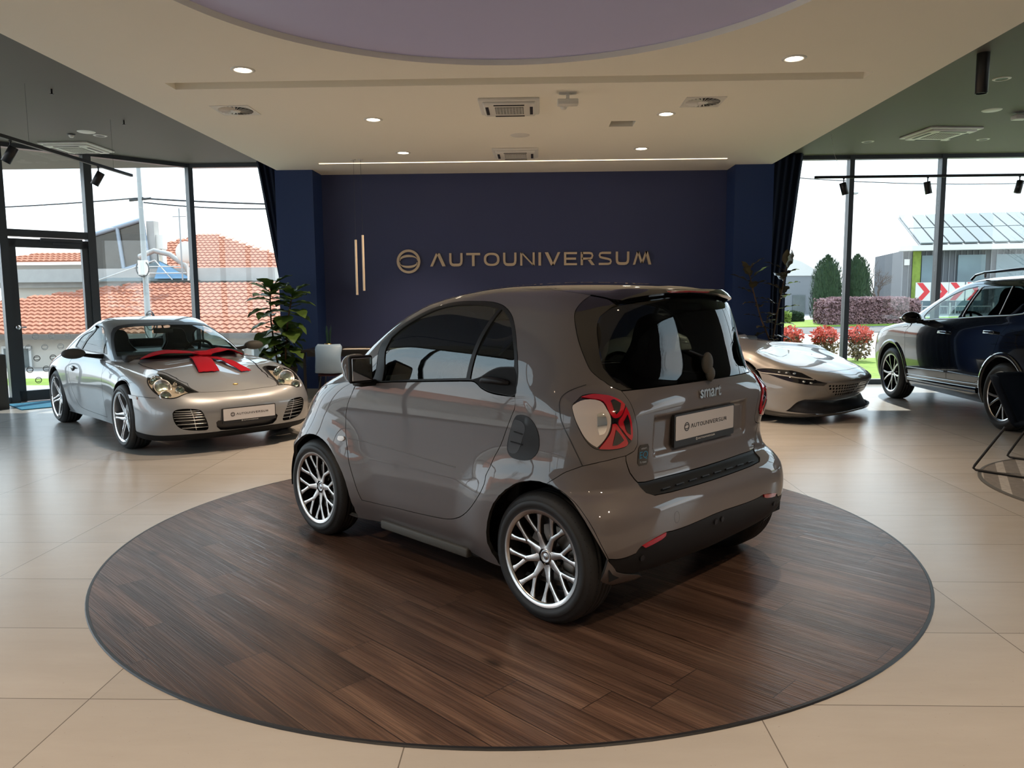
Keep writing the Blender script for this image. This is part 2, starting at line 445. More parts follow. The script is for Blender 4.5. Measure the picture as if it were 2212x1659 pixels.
def tile_mat():
    m,t,o=nt('floor_tile'); p=N(t,'ShaderNodeBsdfPrincipled'); tc=N(t,'ShaderNodeTexCoord')
    s=N(t,'ShaderNodeSeparateXYZ'); lk(t,tc.outputs['Object'],s.inputs[0])
    fx=math_(t,'DIVIDE',math_(t,'SUBTRACT',s.outputs[0],.772),1.2); fy=math_(t,'DIVIDE',math_(t,'SUBTRACT',s.outputs[1],2.613),.6)
    def dist(f,size):
        fr=math_(t,'FRACT',math_(t,'ADD',f,100.)); a=math_(t,'MINIMUM',fr,math_(t,'SUBTRACT',1.,fr)); return math_(t,'MULTIPLY',a,size)
    d=math_(t,'MINIMUM',dist(fx,1.2),dist(fy,.6)); g=math_(t,'LESS_THAN',d,.0022)
    cx=math_(t,'FLOOR',fx); cy=math_(t,'FLOOR',fy); cb=N(t,'ShaderNodeCombineXYZ'); lk(t,cx,cb.inputs[0]); lk(t,cy,cb.inputs[1])
    wn=N(t,'ShaderNodeTexWhiteNoise',noise_dimensions='2D'); lk(t,cb.outputs[0],wn.inputs['Vector'])
    mp=N(t,'ShaderNodeMapping'); mp.inputs['Scale'].default_value=(1.2,5.,1); lk(t,tc.outputs['Object'],mp.inputs[0])
    ad=N(t,'ShaderNodeVectorMath',operation='ADD'); lk(t,mp.outputs[0],ad.inputs[0]); sc=N(t,'ShaderNodeVectorMath',operation='SCALE'); lk(t,cb.outputs[0],sc.inputs[0]); sc.inputs['Scale'].default_value=3.7; lk(t,sc.outputs[0],ad.inputs[1])
    nz=N(t,'ShaderNodeTexNoise'); nz.inputs['Scale'].default_value=1.; nz.inputs['Detail'].default_value=7; nz.inputs['Roughness'].default_value=.65; lk(t,ad.outputs[0],nz.inputs['Vector'])
    cr=N(t,'ShaderNodeValToRGB'); cr.color_ramp.elements[0].position=.3; cr.color_ramp.elements[1].position=.72
    cr.color_ramp.elements[0].color=(.355,.335,.31,1); cr.color_ramp.elements[1].color=(.40,.38,.355,1); lk(t,nz.outputs['Fac'],cr.inputs[0])
    v=math_(t,'MULTIPLY_ADD',wn.outputs['Value'],.10,.95)
    mv=N(t,'ShaderNodeMix',data_type='RGBA',blend_type='MULTIPLY'); mv.inputs['Factor'].default_value=1; lk(t,cr.outputs[0],mv.inputs[6]); lk(t,v,mv.inputs[7])
    sp=N(t,'ShaderNodeTexNoise'); sp.inputs['Scale'].default_value=90; sp.inputs['Detail'].default_value=2; lk(t,tc.outputs['Object'],sp.inputs['Vector'])
    spk=math_(t,'GREATER_THAN',sp.outputs['Fac'],.735)
    m1=N(t,'ShaderNodeMix',data_type='RGBA'); lk(t,math_(t,'MULTIPLY',spk,.35),m1.inputs['Factor']); lk(t,mv.outputs[2],m1.inputs[6]); m1.inputs[7].default_value=(.16,.12,.10,1)
    mx=N(t,'ShaderNodeMix',data_type='RGBA'); lk(t,g,mx.inputs['Factor']); lk(t,m1.outputs[2],mx.inputs[6]); mx.inputs[7].default_value=(.14,.125,.11,1)
    lk(t,mx.outputs[2],p.inputs['Base Color'])
    r=math_(t,'MULTIPLY_ADD',nz.outputs['Fac'],.04,.24); lk(t,r,p.inputs['Roughness']); p.inputs['Specular IOR Level'].default_value=.36
    b=N(t,'ShaderNodeBump'); b.inputs['Strength'].default_value=.25; b.inputs['Distance'].default_value=.001; lk(t,math_(t,'SUBTRACT',1.,g),b.inputs['Height']); lk(t,b.outputs[0],p.inputs['Normal'])
    lk(t,p.outputs[0],o.inputs[0])
tile_mat()
def wood_mat():
    m,t,o=nt('wood_vinyl'); p=N(t,'ShaderNodeBsdfPrincipled'); tc=N(t,'ShaderNodeTexCoord')
    rot=N(t,'ShaderNodeMapping'); rot.inputs['Rotation'].default_value=(0,0,math.radians(43.5)); lk(t,tc.outputs['Object'],rot.inputs[0])
    s=N(t,'ShaderNodeSeparateXYZ'); lk(t,rot.outputs[0],s.inputs[0])
    fy=math_(t,'DIVIDE',s.outputs[1],.183); row=math_(t,'FLOOR',fy)
    w1=N(t,'ShaderNodeTexWhiteNoise',noise_dimensions='1D'); lk(t,row,w1.inputs['W'])
    fx=math_(t,'ADD',math_(t,'DIVIDE',s.outputs[0],1.22),w1.outputs['Value']); cx=math_(t,'FLOOR',fx)
    def dist(f,size):
        fr=math_(t,'FRACT',math_(t,'ADD',f,100.)); a=math_(t,'MINIMUM',fr,math_(t,'SUBTRACT',1.,fr)); return math_(t,'MULTIPLY',a,size)
    g=math_(t,'LESS_THAN',math_(t,'MINIMUM',dist(fx,1.22),dist(fy,.183)),.0016)
    cb=N(t,'ShaderNodeCombineXYZ'); lk(t,cx,cb.inputs[0]); lk(t,row,cb.inputs[1])
    wn=N(t,'ShaderNodeTexWhiteNoise',noise_dimensions='2D'); lk(t,cb.outputs[0],wn.inputs['Vector'])
    sc=N(t,'ShaderNodeVectorMath',operation='SCALE'); lk(t,cb.outputs[0],sc.inputs[0]); sc.inputs['Scale'].default_value=5.3
    ad=N(t,'ShaderNodeVectorMath',operation='ADD'); lk(t,rot.outputs[0],ad.inputs[0]); lk(t,sc.outputs[0],ad.inputs[1])
    st=N(t,'ShaderNodeMapping'); st.inputs['Scale'].default_value=(.55,7.,1); lk(t,ad.outputs[0],st.inputs[0])
    nz=N(t,'ShaderNodeTexNoise'); nz.inputs['Scale'].default_value=1.3; nz.inputs['Detail'].default_value=6; nz.inputs['Distortion'].default_value=.6; lk(t,st.outputs[0],nz.inputs['Vector'])
    cr=N(t,'ShaderNodeValToRGB'); e=cr.color_ramp.elements; e[0].position=.28; e[0].color=(.042,.023,.017,1); e[1].position=.75; e[1].color=(.185,.115,.082,1)
    x=cr.color_ramp.elements.new(.52); x.color=(.105,.061,.044,1); lk(t,nz.outputs['Fac'],cr.inputs[0])
    st2=N(t,'ShaderNodeMapping'); st2.inputs['Scale'].default_value=(2.2,150.,1); lk(t,ad.outputs[0],st2.inputs[0])
    n2=N(t,'ShaderNodeTexNoise'); n2.inputs['Scale'].default_value=1.; n2.inputs['Detail'].default_value=3; n2.inputs['Distortion'].default_value=.9; lk(t,st2.outputs[0],n2.inputs['Vector'])
    gr=N(t,'ShaderNodeMapRange'); gr.inputs['From Min'].default_value=.42; gr.inputs['From Max'].default_value=.60; lk(t,n2.outputs['Fac'],gr.inputs['Value'])
    m2=N(t,'ShaderNodeMix',data_type='RGBA',blend_type='MULTIPLY'); m2.inputs['Factor'].default_value=.45; lk(t,cr.outputs[0],m2.inputs[6]); lk(t,gr.outputs[0],m2.inputs[7])
    kn=N(t,'ShaderNodeTexVoronoi'); kn.inputs['Scale'].default_value=1.; km=N(t,'ShaderNodeMapping'); km.inputs['Scale'].default_value=(1.3,3.,1); lk(t,ad.outputs[0],km.inputs[0]); lk(t,km.outputs[0],kn.inputs['Vector'])
    kr=N(t,'ShaderNodeMapRange'); kr.inputs['From Min'].default_value=.03; kr.inputs['From Max'].default_value=.10; lk(t,kn.outputs['Distance'],kr.inputs['Value'])
    m3=N(t,'ShaderNodeMix',data_type='RGBA',blend_type='MULTIPLY'); m3.inputs['Factor'].default_value=.7; lk(t,m2.outputs[2],m3.inputs[6]); lk(t,kr.outputs[0],m3.inputs[7])
    v=math_(t,'MULTIPLY_ADD',wn.outputs['Value'],.42,.78)
    m4=N(t,'ShaderNodeMix',data_type='RGBA',blend_type='MULTIPLY'); m4.inputs['Factor'].default_value=1; lk(t,m3.outputs[2],m4.inputs[6]); lk(t,v,m4.inputs[7])
    m5=N(t,'ShaderNodeMix',data_type='RGBA'); lk(t,g,m5.inputs['Factor']); lk(t,m4.outputs[2],m5.inputs[6]); m5.inputs[7].default_value=(.01,.007,.006,1)
    lk(t,m5.outputs[2],p.inputs['Base Color'])
    lk(t,math_(t,'MULTIPLY_ADD',gr.outputs[0],-.08,.36),p.inputs['Roughness']); p.inputs['Specular IOR Level'].default_value=.4
    b=N(t,'ShaderNodeBump'); b.inputs['Strength'].default_value=.35; b.inputs['Distance'].default_value=.0012; lk(t,gr.outputs[0],b.inputs['Height']); lk(t,b.outputs[0],p.inputs['Normal'])
    lk(t,p.outputs[0],o.inputs[0])
wood_mat()
def rug_mat():
    m,t,o=nt('rug_stripes'); p=N(t,'ShaderNodeBsdfPrincipled'); tc=N(t,'ShaderNodeTexCoord')
    rot=N(t,'ShaderNodeMapping'); rot.inputs['Rotation'].default_value=(0,0,math.radians(28)); lk(t,tc.outputs['Object'],rot.inputs[0])
    s=N(t,'ShaderNodeSeparateXYZ'); lk(t,rot.outputs[0],s.inputs[0])
    fr=math_(t,'FRACT',math_(t,'ADD',math_(t,'DIVIDE',s.outputs[0],.16),50.)); a=math_(t,'GREATER_THAN',fr,.62)
    nz=N(t,'ShaderNodeTexNoise'); nz.inputs['Scale'].default_value=30; nz.inputs['Detail'].default_value=5; lk(t,tc.outputs['Object'],nz.inputs['Vector'])
    mx=N(t,'ShaderNodeMix',data_type='RGBA'); lk(t,a,mx.inputs['Factor']); mx.inputs[6].default_value=(.145,.135,.125,1); mx.inputs[7].default_value=(.30,.29,.275,1)
    m2=N(t,'ShaderNodeMix',data_type='RGBA',blend_type='MULTIPLY'); m2.inputs['Factor'].default_value=.7; lk(t,mx.outputs[2],m2.inputs[6]); lk(t,math_(t,'ADD',nz.outputs['Fac'],.5),m2.inputs[7])
    lk(t,m2.outputs[2],p.inputs['Base Color']); p.inputs['Roughness'].default_value=.95; lk(t,p.outputs[0],o.inputs[0])
rug_mat()
# ------------------------------------------------------------ lettering of the showroom
def para(x0,y0,x1,y1,w): return [(x0-w/2,y0),(x0+w/2,y0),(x1+w/2,y1),(x1-w/2,y1)]
def rect(x0,y0,x1,y1): return [(x0,y0),(x1,y0),(x1,y1),(x0,y1)]
def band2(P,w,taper=None):
    L=[];R=[]; n=len(P)
    for i,p in enumerate(P):
        a=P[max(0,i-1)];b=P[min(n-1,i+1)]; dx,dy=b[0]-a[0],b[1]-a[1]; l=math.hypot(dx,dy); ww=w/2*(taper[i] if taper else 1)
        L.append((p[0]-dy/l*ww,p[1]+dx/l*ww)); R.append((p[0]+dy/l*ww,p[1]-dx/l*ww))
    return R+L[::-1]
def ringpoly(rx,ry,ix,iy,cx,cy,n=40,e=2.):
    def se(a,rx,ry): c,s=math.cos(a),math.sin(a); k=(abs(c)**e+abs(s)**e)**(-1/e); return (cx+rx*c*k,cy+ry*s*k)
    out=[]
    for h in range(2):
        A=[math.pi*h+math.pi*i/n*1. for i in range(n+1)]
        out.append([se(a,rx,ry) for a in A]+[se(a,ix,iy) for a in reversed(A)])
    return out
GL={'A':(1.5,[para(.12,0,.70,1,.24),para(.78,1,1.34,0,.32)]),
'U':(1.3,[band2([(.11,1),(.11,.42),(.15,.22),(.27,.12),(.45,.09),(.85,.09),(1.03,.12),(1.15,.22),(1.19,.42),(1.19,1)],.21)]),
'T':(1.35,[rect(0,.83,1.35,1),rect(.55,0,.80,.84)]),
'O':(1.5,ringpoly(.75,.5,.53,.34,.75,.5,20,2.5)),
'N':(1.4,[rect(0,0,.2,1),rect(1.2,0,1.4,1),[(.2,1),(.02,1),(1.2,0),(1.38,0)][::-1]]),
'I':(.25,[rect(0,0,.25,1)]),
'V':(1.5,[para(.76,0,.16,1,.32),para(.80,0,1.38,1,.24)]),
'E':(1.25,[rect(0,0,.21,1),rect(.2,0,1.25,.16),rect(.2,.42,1.15,.58),rect(.2,.84,1.25,1)]),
'R':(1.35,[rect(0,0,.21,1),band2([(.1,.92),(.85,.92),(1.05,.88),(1.14,.72),(1.05,.54),(.85,.49),(.1,.49)],.16),para(1.2,0,.78,.46,.30)]),
'S':(1.3,[band2([(1.2,.92),(.35,.92),(.16,.88),(.1,.74),(.17,.60),(.38,.55),(.95,.45),(1.14,.39),(1.2,.26),(1.13,.12),(.95,.08),(.03,.08)],.16)]),
'M':(1.75,[para(.10,0,.45,1,.2),para(.85,.0,.47,1,.24),para(.88,.0,1.25,1,.2),para(1.62,0,1.28,1,.26)])}
GL['M']=(1.75,[para(.10,0,.47,1,.2),para(.84,.12,.47,1,.22),para(.88,.12,1.28,1,.2),para(1.62,0,1.28,1,.26)])
def word(txt,gap=.26):
    x=0;P=[]
    for c in txt:
        w,pl=GL[c]; P+=[[(a+x,b) for a,b in p] for p in pl]; x+=w+gap
    f=.82; return [[(a*f,b) for a,b in p] for p in P],(x-gap)*f
def emblem(n=24):
    P=ringpoly(1,1,.80,.80,0,0,n)
    A=[];T=[]
    for i in range(13):
        t=i/12; a=math.pi*(1-t); A.append((.02+.74*math.cos(a),.06+.40*math.sin(a)**.8 if 0<t<1 else .06)); T.append(.25+.95*math.sin(math.pi*min(1,t*1.15)))
    P.append(band2(A,.17,T)); P.append(band2([(-x,-y) for x,y in A],.17,T)); return P
def logo(name,o,ex,ey,ez,H,mat,parent,depth=.001,lead=1.35,only=None,gapf=.26):
    """emblem and word, H = cap height; o = lower left of the emblem box"""
    mb=MB(); o=Vector(o); ex=Vector(ex);ey=Vector(ey);ez=Vector(ez); R=H*lead/2*1.0
    if only!='word':
        for p in emblem(): mb.prism([(R+x*R,H/2+y*R) for x,y in p],o,ex,ey,ez,0,depth)
    W=0
    if only!='emblem':
        P,W=word('AUTOUNIVERSUM',gapf); x0=2*R+H*.6
        for p in P: mb.prism([(x0+x*H,y*H) for x,y in p],o,ex,ey,ez,0,depth)
        W=x0+W*H
    return mb.obj(name,mat,parent),W
def font_text(name,txt,size,mat,parent,M,depth=.001,bold=0.):
    cu=bpy.data.curves.new(name,'FONT'); cu.body=txt; cu.size=size; cu.extrude=depth; cu.align_x='CENTER'; cu.align_y='CENTER'; cu.offset=bold
    tmp=bpy.data.objects.new(name+'_t',cu); COL.objects.link(tmp); dg=bpy.context.evaluated_depsgraph_get(); me=bpy.data.meshes.new_from_object(tmp.evaluated_get(dg))
    bpy.data.objects.remove(tmp); bpy.data.curves.remove(cu); me.transform(M); me.materials.clear(); me.materials.append(MATS[mat]); me.name=name
    o=bpy.data.objects.new(name,me); COL.objects.link(o); o.parent=parent; return o
# ------------------------------------------------------------ room shell
ZG,ZW=3.66,3.30
def struct(o): o['kind']='structure'; return o
WX0,WX1,WY0,WY1=-9.2,9.6,-4.6,12.78
mb=MB(); mb.box(((WX0+WX1)/2,(WY0+WY1)/2,-.06),(WX1-WX0+.5,WY1-WY0+.5,.12)); struct(mb.obj('floor','floor_tile'))
mb=MB(); mb.box(((WX0+WX1)/2,(WY0+WY1)/2,ZG+.1),(WX1-WX0+.6,WY1-WY0+.5,.2)); struct(mb.obj('ceiling','grey_ceiling'))
# lowered pale ceiling with the round coffer, the long slot and the alcove
SX0,SX1,SY1=-3.71,3.365,11.25
outer=[(SX0,WY0),(SX1,WY0),(SX1,SY1),(2.85,SY1),(2.85,11.72),(-3.19,11.72),(-3.19,SY1),(SX0,SY1)]
CR=(-.199,4.255,2.16)
circ=[(CR[0]+CR[2]*math.cos(2*math.pi*i/128),CR[1]+CR[2]*math.sin(2*math.pi*i/128)) for i in range(128)]
slot=[(-3.17,6.76),(2.84,6.76),(2.84,6.97),(-3.17,6.97)]; slot_in=[(-3.17,6.93),(2.84,6.93),(2.84,6.97),(-3.17,6.97)]
hat=[(.82,8.44),(1.08,8.44),(1.08,8.71),(.82,8.71)]
def flat(loops,z,down=True):
    pts=[];E=[]
    for l in loops:
        b=len(pts); pts+=l; E+=[(b+i,b+(i+1)%len(l)) for i in range(len(l))]
    v,e,f,*_=geometry.delaunay_2d_cdt([Vector(p) for p in pts],E,[],0,1e-5); V2=np.array([(p.x,p.y) for p in v]); F=[]
    cen=np.array([V2[list(t)].mean(0) for t in f]); k=np.zeros(len(cen),bool)
    for l in loops: k^=inside(l,cen)
    for t,kk in zip(f,k):
        if not kk: continue
        a,b,c=V2[list(t)[:3]]; ar=(b[0]-a[0])*(c[1]-a[1])-(c[0]-a[0])*(b[1]-a[1]); t=list(t)
        if (ar>0)==down: t=t[::-1]
        F.append(tuple(t))
    return [(x,y,z) for x,y in V2],F
mb=MB(); mb.add(*flat([outer,circ,slot,hat],ZW))
def skirt(l,z0,z1):
    n=len(l); mb.add([(x,y,z0) for x,y in l]+[(x,y,z1) for x,y in l],[(i,(i+1)%n,(i+1)%n+n,i+n) for i in range(n)])
skirt(outer,ZW,ZG); skirt(circ,ZW,ZW+.05); skirt(hat,ZW,ZW+.2)
# slot: sloping face towards the viewer
mb.add([(-3.17,6.76,ZW),(2.84,6.76,ZW),(2.84,6.97,ZW),(-3.17,6.97,ZW),(-3.17,6.80,ZW+.09),(2.84,6.80,ZW+.09),(2.84,6.97,ZW+.09),(-3.17,6.97,ZW+.09)],[(0,1,5,4),(1,2,6,5),(2,3,7,6),(3,0,4,7),(4,5,6,7)])
struct(mb.obj('ceiling_lowered','white_ceiling'))
mb=MB(); mb.lathe([(0.001,ZW+.045),(CR[2]+.01,ZW+.045)],96,Matrix.Translation((CR[0],CR[1],0)),False); struct(mb.obj('ceiling_coffer','lilac_ceiling'))
mb=MB(); mb.box((.95,8.575,ZW+.19),(.26,.27,.02)); mb.box((.95,8.5,ZW+.1),(.02,.02,.1)); o=mb.obj('ceiling_hatch','black_plastic'); tag(o,'small open black rectangular hatch in the pale ceiling','hatch')
mb=MB(); mb.box((-.17,10.745,ZW-.001),(5.56,.016,.010)); o=mb.obj('led_strip','led_line'); tag(o,'thin warm light line set in the pale ceiling before the blue wall','light')
# walls
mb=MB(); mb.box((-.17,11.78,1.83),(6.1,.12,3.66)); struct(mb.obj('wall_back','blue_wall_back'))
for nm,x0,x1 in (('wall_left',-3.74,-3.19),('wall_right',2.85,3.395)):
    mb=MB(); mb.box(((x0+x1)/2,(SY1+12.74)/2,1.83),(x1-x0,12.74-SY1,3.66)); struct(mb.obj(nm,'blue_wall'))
    mb=MB(); mb.box(((x0+x1)/2,SY1-.006,.065),(x1-x0+.02,.014,.13)); struct(mb.obj('baseboard_'+nm[5:],'light_plinth'))
mb=MB(); mb.box((-.17,11.71,.065),(6.04,.014,.13)); struct(mb.obj('baseboard_back','light_plinth'))
mb=MB(); mb.box(((WX0+WX1)/2,WY0-.1,1.9),(WX1-WX0+.6,.2,3.8)); struct(mb.obj('wall_rear','white_wall'))
# glazed facade bays
def bay(n,p0,p1,z0=0.,z1=ZG,mull=True,glass=True,depth=.14,w=.075):
    p0=Vector((*p0,0));p1=Vector((*p1,0)); d=(p1-p0).normalized(); a=math.atan2(d.y,d.x); L=(p1-p0).length; mb=MB(); M=Matrix.Rotation(a,3,'Z'); mid=(p0+p1)/2
    mb.box(p0+Vector((0,0,(z0+z1)/2)),(w,depth,z1-z0),M=M)
    mb.box(mid+Vector((0,0,z0+.04)),(L,depth*.8,.08),M=M); mb.box(mid+Vector((0,0,z1-.03)),(L,depth*.8,.06),M=M)
    o=struct(mb.obj('window_%d'%n,'frame_grey'))
    g=MB(); g.box(mid+Vector((0,0,(z0+z1)/2)),(L-w,.012,z1-z0-.12),M=M); g.obj('glass_pane','window_glass',o); return o
XB=-5.66; SL=1.065
def cham(x): return (x,12.75+(x-XB)*SL)
xs_r=[3.40,5.06,6.50,8.0,9.6]
nb=1
for a,b in zip(xs_r,xs_r[1:]): bay(nb,(a,12.75),(b,12.75)); nb+=1
bay(nb,(-3.74,12.75),(XB,12.75)); nb+=1
bay(nb,(XB,12.75),cham(-6.72)); nb+=1
# door bay between -6.74 and -7.46
pa,pb=Vector((*cham(-6.72),0)),Vector((*cham(-7.50),0)); d=(pb-pa).normalized(); Md=Matrix.Rotation(math.atan2(d.y,d.x),3,'Z'); Ld=(pb-pa).length; nrm_in=Vector((-d.y,d.x,0)); 
if nrm_in.y>0: nrm_in=-nrm_in
def dp(s,off,z): return pa+d*s+nrm_in*off+Vector((0,0,z))
mb=MB(); mb.box(dp(0,0,ZG/2),(.11,.16,ZG),M=Md); mb.box(dp(Ld,0,ZG/2),(.10,.16,ZG),M=Md); mb.box(dp(Ld/2,0,2.42),(Ld,.14,.10),M=Md); mb.box(dp(Ld/2,0,ZG-.03),(Ld,.12,.06),M=Md)
tw=struct(mb.obj('window_%d'%nb,'frame_grey')); nb+=1
g=MB(); g.box(dp(Ld/2,0,3.03),(Ld-.1,.012,1.12),M=Md); g.obj('glass_pane','window_glass',tw)
d_door=tuple(d)
mb=MB(); 
for s in (.085,Ld-.085): mb.box(dp(s,.01,1.17),(.11,.09,2.33),M=Md)
mb.box(dp(Ld/2,.01,2.28),(Ld-.08,.09,.12),M=Md); mb.box(dp(Ld/2,.01,.085),(Ld-.08,.09,.15),M=Md)
dr=struct(mb.obj('door_1','frame_grey'))
g=MB(); g.box(dp(Ld/2,.01,1.19),(Ld-.27,.012,2.08),M=Md); g.obj('glass_pane','window_glass',dr)
mb=MB(); mb.cyl(dp(Ld-.08,.06,1.08),dp(Ld-.08,.11,1.08),.028); mb.sphere(dp(Ld-.08,.125,1.08),.033); mb.cyl(dp(Ld-.08,.11,1.08),dp(Ld-.19,.11,1.08),.010); mb.obj('door_handle','alu',dr)
mb=MB(); mb.box(dp(.42,.10,2.33),(.55,.05,.05),M=Md); mb.box(dp(.40,.13,2.28),(.30,.02,.02),M=Md); mb.obj('door_closer','frame_grey',dr)
# round emblem stickers on the door glass
mb=MB(); dk=MB()
for r in range(5):
    for c in range(4):
        s=.20+.21*c+(.10 if r%2 else 0); z=.30+.16*r
        if s>Ld-.18: continue
        for p in emblem(10): (mb if r>2 else dk).prism([(x*.045,y*.045) for x,y in p],dp(s,.020,z),-d,(0,0,1),nrm_in,0,.0008)
mb.obj('emblem_stickers','white_ink',dr); dk.obj('dark_emblem_stickers','planter_taupe',dr)
pts=[cham(-7.50),cham(-8.35),(-9.2,8.95),(-9.2,6.9),(-9.2,4.85),(-9.2,2.8),(-9.2,.75),(-9.2,-1.3),(-9.2,-4.6)]
for a,b in zip(pts,pts[1:]): bay(nb,a,b); nb+=1
pts=[(9.6,12.75),(9.6,10.6),(9.6,8.5)]
for a,b in zip(pts,pts[1:]): bay(nb,a,b); nb+=1
bay(nb,(9.6,5.6),(9.6,3.9)); nb+=1
mb=MB(); mb.box((9.7,7.05,1.85),(.2,2.9,3.7)); mb.box((9.7,-.35,1.85),(.2,8.5,3.7)); struct(mb.obj('wall_side','clad_wall'))
# curtains
def curtain(sgn,xin,xt,xb,label):
    V=[];F=[];nu,nvv=90,30
    for j in range(nvv+1):
        z=3.64*(1-j/nvv)+.03; t=min(1,(3.6-z)/1.95); xo=xt+(xb-xt)*t; xo+=(0 if t<1 else 0)
        for i in range(nu+1):
            s=i/nu; x=xin+(xo-xin)*s; y=12.48+.06*math.sin(s*46+.6*math.sin(z))*(.6+.4*math.sin(3*s+z)); V.append((x,y,z))
    for j in range(nvv):
        for i in range(nu): a=j*(nu+1)+i; F.append((a,a+1,a+nu+2,a+nu+1))
    o=mesh_obj('curtain',V,F,'curtain_navy',None,True); tag(o,label,'curtain'); m=o.modifiers.new('s','SOLIDIFY'); m.thickness=.006
curtain(-1,-3.75,-4.44,-4.12,'dark navy gathered curtain hanging beside the left blue pillar')
curtain(1,3.41,4.22,4.0,'dark navy gathered curtain hanging beside the right blue pillar')
# sign on the blue wall
root=empty('wall_sign','large pale gold company name with round emblem mounted on the blue wall','sign',(-2.08,11.72,1.86))
Hh=.19; xw=word('AUTOUNIVERSUM',.34)[1]
e=MB(); 
for p in emblem(40): e.prism([(.18+x*.178,.145+y*.178) for x,y in p],(0,0,0),(1,0,0),(0,0,1),(0,-1,0),0,.035)
e.obj('round_emblem','brass_letters',root)
W=sum(GL[c][0]+.36 for c in 'AUTOUNIVERSUM')-.36; sc=(1.757+1.562)/W
x=0
for ch in 'AUTOUNIVERSUM':
    w,pl=GL[ch]; e=MB()
    for p in pl: e.prism([(.508+(a+x)*sc,.068+b*.195) for a,b in p],(0,0,0),(1,0,0),(0,0,1),(0,-1,0),0,.035)
    e.obj('letter','brass_letters',root); x+=w+.36
# ------------------------------------------------------------ ceiling fittings
def downlight(x,y,z,on,label,r=.085,group=None):
    root=empty('downlight',label,'light',(x,y,z),0,group)
    m=MB(); m.lathe([(r*.78,.0),(r*.8,-.006),(r,-.007),(r+.012,-.002),(r+.012,.002)],40); m.obj('trim_ring','white_plastic',root)
    m=MB(); m.lathe([(.001,-.001),(r*.79,-.001)],40,None,False) if on else m.lathe([(.001,-.002),(r*.5,-.002),(r*.79,-.004)],40,None,False)
    m.obj('diffuser','lamp_on' if on else 'black_plastic',root); return root
for (x,y),w in zip([(-2.36,6.42),(-1.67,8.21),(-1.67,10.05),(2.05,6.36),(1.35,8.15),(1.35,9.98)],
    ['lit downlight at left of the round lilac coffer','lit downlight in the second row, left side of pale ceiling','lit downlight nearest the blue wall, left side','lit downlight at right of the round lilac coffer','lit downlight in the second row, right side beside the swirl vent','lit downlight nearest the blue wall, right side']):
    downlight(x,y,ZW,True,w)
for x,y,w in ((4.84,8.4,'dark recessed downlight in the grey ceiling, nearest at upper right'),(4.84,11.62,'dark recessed downlight in the grey ceiling above the hanging track'),(6.45,11.56,'dark recessed downlight in the grey ceiling near the right windows'),(-5.84,10.5,'dark recessed downlight in the grey ceiling beside the left air unit')):
    downlight(x,y,ZG,False,w,.075)
def cassette(x,y,z,rz,body,label,s=.58):
    root=empty('air_conditioner',label,'air conditioner',(x,y,z),rz)
    m=MB(); m.rbox((0,0,-.012),(s*1.0,s*1.0,.03),.012,2); m.rbox((0,0,-.035),(s*.86,s*.86,.035),.016,2); m.obj('casing',body,root)
    m=MB()
    for i in range(4):
        M=Matrix.Rotation(i*math.pi/2,3,'Z'); m.box(M@Vector((0,s*.365,-.054)),(s*.5,s*.05,.006),M=M)
    m.obj('air_outlet','black_plastic',root)
    m=MB()
    k=9
    for i in range(k):
        m.box((0,(i-(k-1)/2)*s*.052,-.056),(s*.46,s*.012,.006)); m.box(((i-(k-1)/2)*s*.052,0,-.056),(s*.012,s*.46,.006))
    m.obj('intake_grille','white_plastic' if body!='black_plastic' else 'alu',root)
    m=MB(); m.box((0,0,-.0535),(s*.47,s*.47,.003)); m.obj('filter_panel','planter_taupe',root)
cassette(-.235,7.7,ZW,0,'white_plastic','pale square air conditioning unit in the pale ceiling, nearer of the two')
cassette(-.235,10.1,ZW,0,'white_plastic','pale square air conditioning unit in the pale ceiling nearest the blue wall')
cassette(-6.58,11.2,ZG,0,'white_plastic','square air conditioning unit in the left grey ceiling above the door',.72)
cassette(5.57,11.03,ZG,.12,'white_plastic','square air conditioning unit in the right grey ceiling above the dark car',.74)
def swirl(x,y,label):
    root=empty('swirl_diffuser',label,'air vent',(x,y,ZW)); s=.37
    m=MB(); m.add(*flat([rect(-s/2,-s/2,s/2,s/2),[(.165*math.cos(2*math.pi*i/48),.165*math.sin(2*math.pi*i/48)) for i in range(48)]],-.006)); m.box((-s/2,0,-.003),(.006,s,.008));m.box((s/2,0,-.003),(.006,s,.008));m.box((0,s/2,-.003),(s,.006,.008));m.box((0,-s/2,-.003),(s,.006,.008)); m.lathe([(.001,-.016),(.045,-.016),(.05,-.006)],32); m.obj('face_plate','white_plastic',root)
    m=MB()
    for i in range(24):
        a=2*math.pi*i/24; M=Matrix.Rotation(a,3,'Z')@Matrix.Rotation(.7,3,'X'); m.box(Matrix.Rotation(a,3,'Z')@Vector((.107,0,-.004)),(.115,.022,.002),M=M)
    m.obj('blades','white_plastic',root)
    m=MB(); m.lathe([(.001,.003),(.001,-.0005),(.165,-.0005),(.165,.003)],40,None,False); m.obj('duct_opening','black_plastic',root)
swirl(-2.93,7.73,'square swirl air vent at left of the pale ceiling'); swirl(1.62,7.68,'square swirl air vent at right of the pale ceiling')
root=empty('exit_lamp','small white box lamp hanging under the pale ceiling by a bracket','light',(.31,7.28,ZW)); m=MB(); m.rbox((0,0,-.085),(.19,.10,.05),.008,2); m.obj('housing','white_plastic',root); m=MB(); m.box((0,0,-.03),(.03,.04,.06)); m.box((0,0,-.003),(.16,.08,.010)); m.obj('bracket','white_plastic',root)
